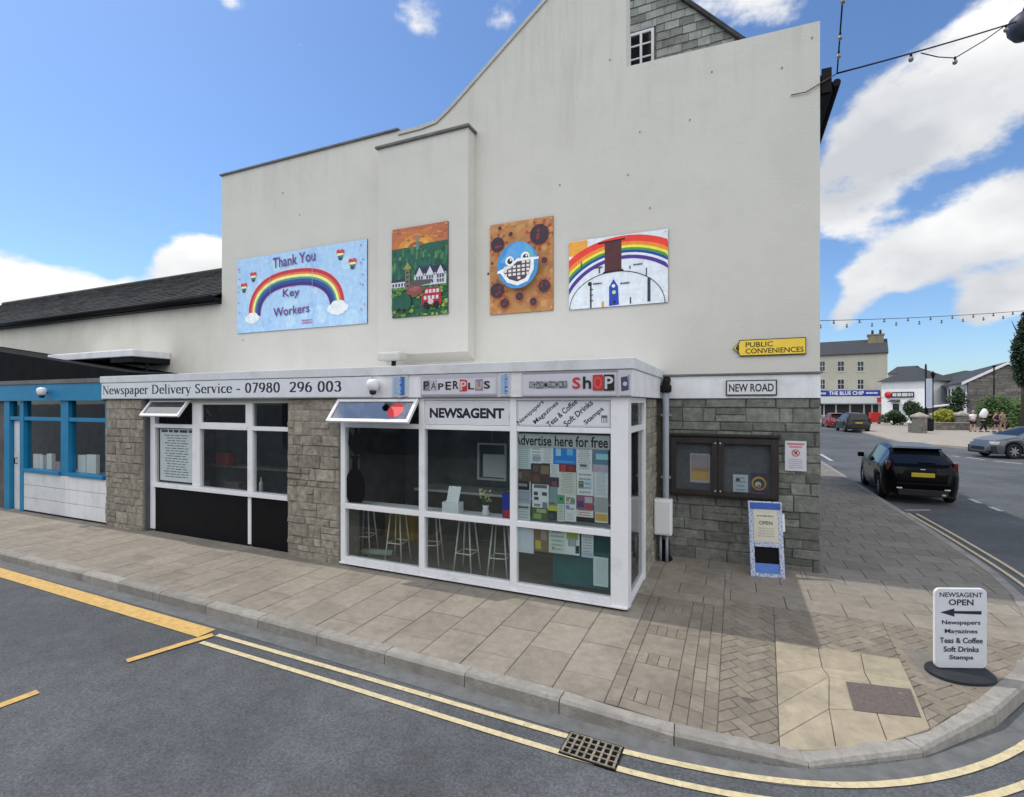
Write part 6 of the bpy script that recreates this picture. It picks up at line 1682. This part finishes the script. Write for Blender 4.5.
MB().lathe([(.02, 0), (.42, .0), (.42, .05), (.02, .05)], 20, Matrix.Translation((lx(889), -.16, (n0+n1)/2)) @ Matrix.Rotation(rad(90), 4, 'X')).build('red_roundel', M['red'], pb_, local=True)
a = Art(1, 1); a.lines(lx(893), n0+.12, lx(913.5), n1-.1, 1, (.55, .55, .55), .9, False); a.mb.v = [(p, q-.125, r) for p, q, r in a.mb.v]; a.mb.build('lettering', M['printed'], nbd, local=True)
p0_ = fp.z(896, 402); mb = MB(); mb.prism_x([(-.9, p0_), (-.003, p0_), (-.003, p0_+.3)], lx(891), lx(900)); mb.build('porch', M['roof_dark'], pb_, local=True)
lwin(pb_, lx(893), lx(899), fp.z(896, 413), fp.z(896, 404), -.032, m='matblack')
lwin(pb_, lx(906), lx(911), fp.z(908, 413), fp.z(908, 404), -.032)
# stone market hall
d0 = 50.; P0 = D(967.7, CYP, d0); P0.z = 0
far_l = D(933, CYP, 70.); far_l.z = 0
dl = (far_l-P0); Lh = dl.length; dl.normalize(); ga = Vector((dl.y, -dl.x, 0))   # along gable, to the right
ang = math.atan2(ga.y, ga.x)
hall = thing('stone_hall', 'long stone hall with white side wall, slate roof and stone gable', 'hall', (P0.x, P0.y, 0), ang)
gwid = 5.7; eh = 4.6; ah = 6.25
mb = MB(); mb.prism_y([(0, 0), (gwid, 0), (gwid, eh), (gwid/2, ah), (0, eh)], 0, .4); mb.box(.3, gwid, .4, Lh, 0, eh-.02); mb.build('wall', M['mortar_d'], hall, local=True)
mb = MB(); stone_blocks(mb, lambda u, v, d: (u, -d, v), .02, gwid-.02, .05, eh, (.25, .4), (.4, .9), (.01, .05), .02)
v_ = eh
while v_ < ah-.3:
    k = (v_-eh)/(ah-eh); stone_blocks(mb, lambda u, v, d: (u, -d, v), k*gwid/2+.25, gwid-k*gwid/2-.25, v_, v_+.3, (.28, .3), (.4, .9), (.01, .05), .02); v_ += .3
mb.build('stone_gable', M['rubble'], hall, local=True)
MB().box(-.02, .28, .41, Lh, 0, eh-.03).build('side_wall', M['pubwhite'], hall, local=True)
mb = MB(); mb.prism_y([(-.5, eh-.25), (gwid/2, ah+.02), (gwid+.5, eh-.25), (gwid+.5, eh-.05), (gwid/2, ah+.22), (-.5, eh-.05)], -.3, Lh); mb.build('roof', M['roof_dark'], hall, local=True)
mb = MB(); mb.prism_y([(-.5, eh-.32), (gwid/2, ah-.05), (gwid/2, ah+.2), (-.5, eh-.04)], -.36, -.301); mb.prism_y([(gwid/2+.001, ah-.05), (gwid+.5, eh-.32), (gwid+.5, eh-.04), (gwid/2+.001, ah+.2)], -.36, -.301); mb.build('barge_board', M['pubwhite'], hall, local=True)
for k in range(10):
    y = 1.2+k*2.2
    if y+.9 > Lh: break
    w_ = MB().box(-.06, -.021, y, y+.8, 2.5, 4.1).build('window', M['farglass'], hall, local=True); MB().box(-.12, -.022, y-.08, y+.88, 2.38, 2.49).build('sill', M['farwin'], hall, local=True)
mb = MB(); mb.prism_y([(-2.6, 1.9), (-.03, 2.3), (-.03, 2.42), (-2.6, 2.02)], 6.0, Lh-.5); mb.build('awning', M['pubwhite'], hall, local=True)
mb = MB()
for k in range(6): mb.box(-2.5, -2.38, 6.2+k*3, 6.32+k*3, 0, 1.9)
mb.build('awning_posts', M['matblack'], hall, local=True)
for k in range(7): MB().box(-.06, -.021, 6.4+k*2.4, 7.6+k*2.4, .3, 1.8).build('shop_opening', M['farglass'], hall, local=True) if 7.6+k*2.4 < Lh else None

# ------------------------------------------------------------ plants
def leaves(mb, c, r, n, size, squash=1.0):
    for _ in range(n):
        while True:
            v = Vector([random.uniform(-1, 1) for _ in range(3)])
            if .25 < v.length < 1: break
        v = v.normalized()*(v.length**.5)
        v *= random.uniform(.75, 1.05)
        p = Vector(c)+Vector((v.x*r[0], v.y*r[1], v.z*r[2]))
        a = Vector([random.gauss(0, 1) for _ in range(3)]).normalized(); b = a.orthogonal().normalized()*size*random.uniform(.35, .6); a = a*size*random.uniform(.6, 1.2)
        mb.mesh([p-a, p+b, p+a, p-b], [(0, 1, 2, 3)])
def bush(name, label, px, dep, blobs, m, n, size, cat='shrub', group=None, z0=.12):
    p = D(px, CYP, dep); t = thing(name, label, cat, (p.x, p.y, z0), TH, group)
    mb = MB()
    for (x, y, z, rx, ry, rz2) in blobs: leaves(mb, (x, y, z), (rx, ry, rz2), n, size)
    mb.build('foliage', M[m], t, local=True)
    mb = MB()
    for (x, y, z, rx, ry, rz2) in blobs: mb.tube([(0, 0, 0), (x*.5, y*.5, z*.4), (x*.97, y, z)], .05, 6)
    mb.build('stems', M['bark'], t, local=True); return t
rb = lambda w, h, k: [(random.uniform(-w, w)*.8, random.uniform(-.6, .6), random.uniform(.35, .75)*h, random.uniform(.3, .5)*w+.3, .7, random.uniform(.3, .45)*h) for _ in range(k)]
bush('hedge', 'dark round hedge in front of the white inn', 893.5, 55, rb(.9, 1.5, 6), 'dkgreen', 420, .13, 'hedge')
bush('hedge', 'tall dark hedge at the right corner of the inn', 916, 52, rb(.75, 2.6, 6), 'dkgreen', 500, .13, 'hedge')
bush('yellow_shrub', 'bright yellow green shrub behind the low stone wall', 946, 47, rb(1.0, 1.7, 6), 'yelgreen', 380, .11)
bush('green_shrub', 'big green bush in front of the stone gable', 1006, 46, rb(1.9, 2.9, 9), 'green', 520, .14)
bush('green_shrub', 'green bush at the far right edge under the conifer', 1034, 40, rb(1.6, 2.6, 8), 'green', 480, .14)
bush('low_shrub', 'low green shrub left of the walking people', 960, 46, rb(.7, .9, 4), 'dkgreen', 260, .10)
def tree(name, label, px, dep, H, cw_, m, n, size, colm=False, z0=.12, base=.35):
    p = D(px, CYP, dep); t = thing(name, label, 'tree', (p.x, p.y, z0), TH)
    mb = MB(); mb.tube([(0, 0, 0), (.03, .02, H*.4), (0, 0, H*.8)], [cw_*.16, cw_*.11, .03], 10)
    for k in range(9):
        a = random.uniform(0, 6.28); z = H*(base+.05*k); r_ = cw_*.8*(1-.05*k); mb.tube([(0, 0, z), (r_*.6*math.cos(a), r_*.6*math.sin(a), z+H*.12), (r_*math.cos(a), r_*math.sin(a), z+H*.2)], [.05, .035, .012], 6)
    mb.build('trunk', M['bark'], t, local=True)
    mb = MB()
    for k in range(22):
        f = k/21; z = H*(base+(1-base)*f); rr_ = cw_*(.75 if colm else 1)*math.sin(math.pi*min(.97, (.18+.8*f)))**.6
        a = random.uniform(0, 6.28); d = rr_*random.uniform(.1, .5)
        leaves(mb, (d*math.cos(a), d*math.sin(a), z), (rr_*.6, rr_*.6, H*.075), n, size)
    mb.build('crown', M[m], t, local=True); return t
tree('conifer', 'tall dark columnar conifer at the right edge', 1023, 30, 7.3, .85, 'conifer', 260, .10, True, base=.5)
tree('round_tree', 'small dark round headed tree before the white hall side', 957.5, 48.5, 3.7, 1.0, 'dkgreen', 110, .12, base=.45)

# ------------------------------------------------------------ street furniture across the road
def lamp_post(px, dep, H, label, banner=None, arm=0):
    p = D(px, CYP, dep); t = thing('lamp_post', label, 'lamp post', (p.x, p.y, .12), TH)
    mb = MB(); mb.tube([(0, 0, 0), (0, 0, .8), (0, 0, .85), (0, 0, H)], [.09, .08, .05, .04], 12); mb.build('post', M['black'], t, local=True)
    mb = MB().lathe([(.06, 0), (.18, .42), (.2, .44), (.06, .6), (.02, .72)], 8, Matrix.Translation((0, 0, H))); mb.build('lantern', M['matblack'], t, local=True)
    if banner: MB().box(-.62, -.1, -.015, .015, banner[0], banner[1]).build('banner', mat('banner_cloth', (.42, .48, .58), .8, .1, 3), t, local=True)
    return t
lamp_post(933, 46, 4.6, 'black lantern post with a pale banner beside the white inn', (2.0, 4.6))
p = D(925.8, CYP, 50); t = thing('flag_pole', 'tall thin black pole at the right end of the inn', 'pole', (p.x, p.y, .12)); MB().tube([(0, 0, 0), (0, 0, 6.1)], .09, 10).build('post', M['black'], t, local=True); MB().lathe([(.02, 0), (.1, .06), (.02, .16)], 10, Matrix.Translation((0, 0, 6.1))).build('finial', M['black'], t, local=True)
p = D(994, CYP, 46.5); t = thing('slim_pole', 'slim dark pole standing before the stone gable', 'pole', (p.x, p.y, .12)); MB().tube([(0, 0, 0), (0, 0, 5.7)], .06, 8).build('post', M['black'], t, local=True); MB().box(-.12, .12, -.06, .06, 5.7, 5.85).build('cap', M['black'], t, local=True)
def pier(px, dep, h, label):
    p = D(px, CYP, dep); t = thing('gate_pier', label, 'pier', (p.x, p.y, .12), TH, 'stone gate piers')
    MB().box(-.34, .34, -.34, .34, 0, h).build('shaft', M['mortar_d'], t, local=True)
    mb = MB(); stone_blocks(mb, lambda u, v, d: (u, -.34-d, v), -.33, .33, 0, h, (.16, .26), (.2, .42), (.01, .03), .015); mb.build('stone_facing', M['rubble'], t, local=True)
    mb = MB(); mb.mesh([(-.42, -.42, h+.001), (.42, -.42, h+.001), (.42, .42, h+.001), (-.42, .42, h+.001), (-.42, -.42, h+.14), (.42, -.42, h+.14), (.42, .42, h+.14), (-.42, .42, h+.14), (0, 0, h+.42)], [(0, 3, 2, 1), (0, 1, 5, 4), (1, 2, 6, 5), (2, 3, 7, 6), (3, 0, 4, 7), (4, 5, 8), (5, 6, 8), (6, 7, 8), (7, 4, 8)]); mb.build('cap', M['farpave'], t, local=True)
pier(919.5, 40, 1.25, 'stone gate pier with a pale cap, the nearest one'); pier(961.5, 45.5, 1.25, 'stone gate pier with a pale cap beside the walking people'); pier(937, 48, 1.2, 'stone gate pier with a pale cap behind the yellow shrub')
def lowwall(name, a, b, h, label, th=.35):
    A0, B0 = a, b; d = (B0-A0); L_ = d.length; t = thing(name, label, 'wall', (A0.x, A0.y, .12), math.atan2(d.y, d.x))
    MB().box(0, L_, 0, th, 0, h).build('core', M['mortar_d'], t, local=True); mb = MB(); stone_blocks(mb, lambda u, v, dd: (u, -dd, v), 0, L_, 0, h, (.15, .25), (.3, .6), (.01, .03), .015); mb.build('stone_facing', M['rubble'], t, local=True)
    MB().box(-.04, L_+.04, -.07, th+.05, h+.001, h+.08).build('coping', M['kerb'], t, local=True, bevel=.01)
lowwall('low_wall', D(936, CYP, 44.5), D(970, CYP, 44), .6, 'low stone wall in front of the yellow shrub')
lowwall('low_wall', D(908, CYP, 41), D(917, CYP, 40.2), .7, 'short low stone wall left of the nearest gate pier')
p = D(928.5, CYP, 43); t = thing('litter_bin', 'dark litter bin between the gate pier and yellow shrub', 'bin', (p.x, p.y, .12), TH)
MB().lathe([(.30, 0), (.36, .1), (.36, .85), (.33, .9)], 14).build('drum', M['matblack'], t, local=True); MB().lathe([(.38, .902), (.38, .96), (.2, 1.08), (.05, 1.1)], 14).build('lid', M['black'], t, local=True)
p = D(875, CYP, 58); t = thing('display_stand', 'red display stand on the pavement outside the blue fascia shop', 'stand', (p.x, p.y, .02), TH)
MB().box(-.6, .55, -.2, .2, .25, 1.4).build('panel', M['red'], t, local=True, bevel=.05); 
for x_ in (-.55, .43): MB().box(x_, x_+.07, -.2, .2, 0, .249).build('foot', M['matblack'], t, local=True)
p = D(868.5, CYP, 60); t = thing('hanging_sign', 'red and white flag hanging at the corner of the inn', 'sign', (D(879, CYP, 61).x, D(879, CYP, 61).y, 2.4), TH)
MB().box(-.22, .22, -.03, .03, .15, .7).build('flag', M['red'], t, local=True); MB().box(-.40, .6, -.02, .02, .702, .75).build('bracket', M['black'], t, local=True)
p = D(826, CYP, 56); t = thing('railing', 'pale grey pedestrian railing at the far junction', 'railing', (p.x, p.y, .0), TH)
mb = MB()
for k in range(9): mb.tube([(-3+.7*k, 0, 0), (-3+.7*k, 0, 1.1)], .03, 6)
mb.tube([(-3, 0, 1.1), (2.6, 0, 1.1)], .035, 6); mb.tube([(-3, 0, .3), (2.6, 0, .3)], .03, 6); mb.build('rails', M['farwin'], t, local=True)

# ------------------------------------------------------------ people
def skinmesh(name, pts, edges, radii, m, parent, sub=2, extra=None):
    me = bpy.data.meshes.new(name); me.from_pydata(pts, edges, [])
    o = bpy.data.objects.new(name, me); COL.objects.link(o)
    md = o.modifiers.new('skin', 'SKIN'); md.use_smooth_shade = True
    sl = me.skin_vertices[0]
    for i, r in enumerate(radii):
        sl.data[i].radius = r if isinstance(r, tuple) else (r, r); sl.data[i].use_root = (i == 0)
    o.modifiers.new('sub', 'SUBSURF').levels = sub; o.modifiers['sub'].render_levels = sub
    dgx = bpy.context.evaluated_depsgraph_get(); dgx.update(); m2 = bpy.data.meshes.new_from_object(o.evaluated_get(dgx))
    bpy.data.objects.remove(o)
    if extra:
        bm = bmesh.new(); bm.from_mesh(m2); tmp = bpy.data.meshes.new('x'); tmp.from_pydata(extra.v, [], extra.f); bm.from_mesh(tmp); bm.to_mesh(m2); bm.free(); bpy.data.meshes.remove(tmp)
    for p_ in m2.polygons: p_.use_smooth = True
    m2.materials.clear(); m2.materials.append(m)
    o = bpy.data.objects.new(name, m2); COL.objects.link(o)
    if parent: o.parent = parent
    return o
def person(px, dep, rz, label, top, bottom, hair, sleeves=True, longlegs=False, stride=.16, arms=((-.24, .02, 1.0), (.24, -.02, 1.0)), skirt=None, lean=0.0, H=1.0):
    p = D(px, CYP, dep); t = thing('person', label, 'person', (p.x, p.y, .12), rz, None)
    L = lean
    def J(x, y, z): return (x, y-L*max(0, z-.9)*1.0, z)
    P = [J(0, 0, .95), J(0, 0, 1.15), J(0, 0, 1.36), J(0, 0, 1.46), J(0, 0, 1.52), J(0, -.01, 1.62), J(0, 0, 1.72)]
    E_ = [(0, 1), (1, 2), (2, 3), (3, 4), (4, 5), (5, 6)]; Rr = [(.14, .10), (.125, .09), (.15, .095), .062, .055, .095, .07]
    hands = MB()
    for sx, a in zip((-1, 1), arms):
        i = len(P); sh_ = J(sx*.17, 0, 1.38); hd_ = J(*a)
        el = tuple((sh_[k]+hd_[k])/2+(.03*sx, .05, -.02)[k] for k in range(3)); wr = tuple(el[k]+(hd_[k]-el[k])*.82 for k in range(3))
        P += [sh_, el, wr, hd_]; E_ += [(2, i), (i, i+1), (i+1, i+2), (i+2, i+3)]; Rr += [.055, .042, .03, (.035, .02)]
        hv = Vector(hd_); dv = (hv-Vector(el)).normalized(); sd_ = dv.cross(Vector((0, 1, 0))).normalized()
        for q in range(4): b0 = hv+sd_*(.011*(q-1.5)*1.8); ln = (.062, .072, .068, .052)[q]; hands.tube([b0, b0+dv*ln*.6+Vector((0, -.004, 0)), b0+dv*ln+Vector((0, -.018, 0))], [.009, .008, .006], 6)
        hands.tube([hv-dv*.02, hv-dv*.0+Vector((0, -.03, 0)), hv+dv*.03+Vector((0, -.04, 0))], [.011, .009, .007], 6)
    for sx in (-1, 1):
        i = len(P); y = sx*stride
        P += [J(sx*.09, 0, .88), (sx*.095, -y*.4-.02, .50), (sx*.10, -y*.9+.03, .09), (sx*.105, -y*.9-.12, .035)]; E_ += [(0, i), (i, i+1), (i+1, i+2), (i+2, i+3)]; Rr += [.085, .058, .04, .035]
    # nose and ears
    hc = Vector(J(0, -.01, 1.63))
    hands.lathe([(.004, 0), (.016, .012), (.006, .04)], 6, Matrix.Translation(hc+Vector((0, -.10, -.02))))
    for sx in (-1, 1): hands.lathe([(.004, -.03), (.02, 0), (.004, .03)], 6, Matrix.Translation(hc+Vector((sx*.093, .01, 0))))
    skinmesh('body', P, E_, Rr, M['skin'], t, 2, hands)
    # clothing grown over the same joints
    c = [J(0, 0, .93), J(0, 0, 1.15), J(0, 0, 1.37), J(0, 0, 1.43)]; ce = [(0, 1), (1, 2), (2, 3)]; cr = [(.165, .125), (.15, .112), (.17, .112), (.10, .08)]
    if sleeves:
        for sx, a in zip((-1, 1), arms):
            i = len(c); s0 = Vector(J(sx*.17, 0, 1.38)); e0 = (s0+Vector(J(*a)))/2+Vector((.03*sx, .05, -.02)); k = .75 if sleeves == 'short' else 1.0
            c += [tuple(s0), tuple(s0+(e0-s0)*k)]; ce += [(2, i), (i, i+1)]; cr += [.075, .062]
    big = lambda rr: [tuple(q*1.28 for q in r) if isinstance(r, tuple) else r*1.28 for r in rr]
    skinmesh('shirt', c, ce, big(cr), top, t, 1)
    c = [J(0, 0, .98)]; ce = []; cr = [(.16, .125)]
    for sx in (-1, 1):
        i = len(c); y = sx*stride; kn = Vector((sx*.095, -y*.4-.02, .50)); hp = Vector(J(sx*.09, 0, .86)); an = Vector((sx*.10, -y*.9+.03, .12))
        c += [tuple(hp), tuple(hp+(kn-hp)*(.72 if not longlegs else 1))]; ce += [(0, i), (i, i+1)]; cr += [.108, .09 if not longlegs else .075]
        if longlegs: c.append(tuple(an)); ce.append((i+1, i+2)); cr.append(.06)
    skinmesh('trousers' if longlegs else 'shorts', c, ce, big(cr), bottom, t, 1)
    hm = MB(); hm.lathe([(.03, -.06), (.098, -.03), (.108, .03), (.09, .085), (.045, .12), (.005, .125)], 14, Matrix.Translation(hc+Vector((0, .022, .02)))); hm.build('hair', hair, t, local=True)
    sm = MB()
    for sx in (-1, 1): y = sx*stride; sm.box(sx*.10-.05, sx*.10+.05, -y*.9-.18, -y*.9+.08, 0.0, .075)
    sm.build('shoes', M['plastic'], t, local=True, bevel=.03)
    return t
fabW = mat('white_cotton', (.72, .72, .74), .9, .05, 8); fabN = mat('navy_cotton', (.02, .022, .05), .9, .1, 8); fabB = mat('black_cotton', (.012, .012, .014), .9, .1, 8); fabP = mat('purple_cotton', (.045, .03, .085), .9, .1, 8); fabT = mat('tan_cotton', (.34, .25, .18), .9, .1, 8)
hb_ = mat('brown_hair', (.05, .03, .02), .7, .1, 20); hg_ = mat('grey_hair', (.3, .29, .27), .7, .1, 20)
person(973, 42, TH+rad(160), 'person in a white t-shirt and navy shorts walking by the low wall', fabW, fabN, hg_, 'short', arms=((-.25, -.12, .98), (.25, .1, .98)))
p2_ = person(983.5, 41.5, TH+rad(75), 'person dressed in black bending forward and carrying a white sack', fabB, fabB, hb_, True, True, .3, arms=((-.22, -.3, 1.42), (.22, -.3, 1.45)), lean=.3)
person(996.5, 41.5, TH+rad(10), 'person in a dark purple vest and shorts with arms at the sides', fabP, fabN, hb_, False, arms=((-.30, .0, 1.02), (.30, .0, 1.02)))
person(1002.5, 43, TH+rad(5), 'person in tan clothes walking behind the one in purple', fabT, fabT, hb_, 'short', arms=((-.24, .02, .98), (.25, -.1, .98)))
p = D(982.5, CYP, 41.3)
sk = MB(); random.seed(5)
pr = [(.06, 0), (.30, .06), (.40, .30), (.36, .62), (.24, .88), (.05, .95)]; sk.lathe(pr, 9, Matrix.Rotation(rad(14), 4, 'Y') @ Matrix.Diagonal((.72, .5, .78, 1)))
sk.v = [(x*random.uniform(.82, 1.12), y*random.uniform(.8, 1.1), z+random.uniform(-.05, .05)) for x, y, z in sk.v]; o = sk.build('sack', fabW, origin=(0, 0, 0)); o.location = (p.x, p.y, 1.30); tag(o, 'big white sack carried above the person in black', 'sack')

# ------------------------------------------------------------ festoon lights
def festoon(label, path, bulbs, r=.012, bs=.055, sagpts=None):
    t = thing('festoon_lights', label, 'string lights', path[0], 0, 'strings of festoon bulbs')
    mb = MB(); mb.tube(path, r, 6); 
    for pp in (sagpts or []): mb.tube(pp, r*.7, 6)
    mb.build('cable', M['black'], t)
    for b in bulbs:
        bo = MB().lathe([(bs*.3, 0), (bs*.35, -bs*.6), (bs*.85, -bs*1.3), (bs, -bs*2.0), (bs*.7, -bs*2.7), (bs*.1, -bs*3.0)], 12, Matrix.Translation(b)).build('bulb', M['bulb'], t)
        MB().lathe([(bs*.45, bs*.5), (bs*.5, 0), (bs*.5, -bs*.7), (bs*.3, -bs*.8)], 10, Matrix.Translation(b)).build('socket', M['black'], bo)
def catenary(a, b, sag, n=14): return [a+(b-a)*(i/n)-Vector((0, 0, sag*4*(i/n)*(1-i/n))) for i in range(n+1)]
anc = Vector((2.40, GY-.02, 7.04))
endr = D(1016, 22, 8.6)
pr_ = catenary(anc, endr, .02)
mid_ = pr_[6]
sagb = [D(921, 53, 7.9), D(938, 57, 8.05), D(955, 58, 8.2), D(985, 40, 8.4), D(1006, 25, 8.55)]
festoon('string of bulbs running from the eaves to the round lamp', pr_, [D(911, 55, 7.8), D(955, 58, 8.2), D(1006, 26, 8.5)], .012, .036, [sagb])
b2 = Vector((.45, -13.9, 7.6)); pv = catenary(anc, b2, .0, 20)
festoon('string of bulbs rising from the eaves over the street', pv, [Vector(anc)+(b2-anc)*f-Vector((0, 0, .02)) for f in (.03, .052, .09, .098, .16, .2)], .010, .028)
fa, fb2 = D(800, 321, 24), D(1045, 309, 30)
pf = catenary(fa, fb2, .12, 30)
festoon('far string of small bulbs crossing New Road', pf, [fa+(fb2-fa)*((k+.5)/22)-Vector((0, 0, .12*4*((k+.5)/22)*(1-(k+.5)/22)+(.22 if k % 2 else .02))) for k in range(22)], .014, .055)
# wire loop pinned at the wall
mb = MB(); mb.tube([W(791, 95, GY-.02), W(806, 92, GY-.03), Vector(anc)], .008, 6); o = mb.build('stay_wire', M['rust']); tag(o, 'short rusty stay wire pinned near the top of the gable edge', 'wire')
# round street lamp whose post stands just beyond the frame
lp = D(1024.5, 26, 8.7); pp = D(1120, 26, 8.7)
t = thing('street_lamp', 'round dark street lamp head at the top right edge', 'street lamp', (pp.x, pp.y, 0))
MB().lathe([(.02, -.24), (.14, -.20), (.22, -.08), (.235, .02), (.20, .14), (.10, .22), (.03, .25)], 24, Matrix.Translation(lp)).build('head', M['pipe'] if False else mat('slate_blue_metal', (.045, .055, .085), .5, .1, 6), t)
mb = MB(); mb.tube([lp+Vector((0, 0, .24)), lp+Vector((.1, .05, .5)), pp+Vector((-.3, -.1, .7)), pp+Vector((0, 0, .5))], .04, 10); mb.build('arm', M['black'], t)
MB().tube([(pp.x, pp.y, 0), (pp.x, pp.y, 1.2), (pp.x, pp.y, 1.25), (pp.x, pp.y, pp.z+.6)], [.1, .1, .065, .05], 12).build('post', M['black'], t)
# wires by the far left of the sky are absent

# ------------------------------------------------------------ houses opposite, seen only in the glass
for k in range(4):
    x0 = -22+k*9.5
    t = thing('terraced_house', ('grey', 'second grey', 'third grey', 'last grey')[k]+' terraced house on the near side of the street', 'house', (x0+4.7, -14.5, 0))
    MB().box(-4.7, 4.7, -5, 0, 0, 4.6+.3*(k % 2)).build('wall', M['terr'], t, local=True)
    MB().prism_x([(-5.3, 4.6+.3*(k % 2)), (.35, 4.6+.3*(k % 2)), (-2.5, 6.3)], -4.72, 4.72).build('roof', M['roof_dark'], t, local=True)
    for x in (-2.6, .4, 2.8):
        for z in (1.0, 3.5): MB().box(x-.5, x+.5, .001, .05, z, z+1.3).build('window', M['farwin'], t, local=True)

for n_ in ('drain_grate',): pass
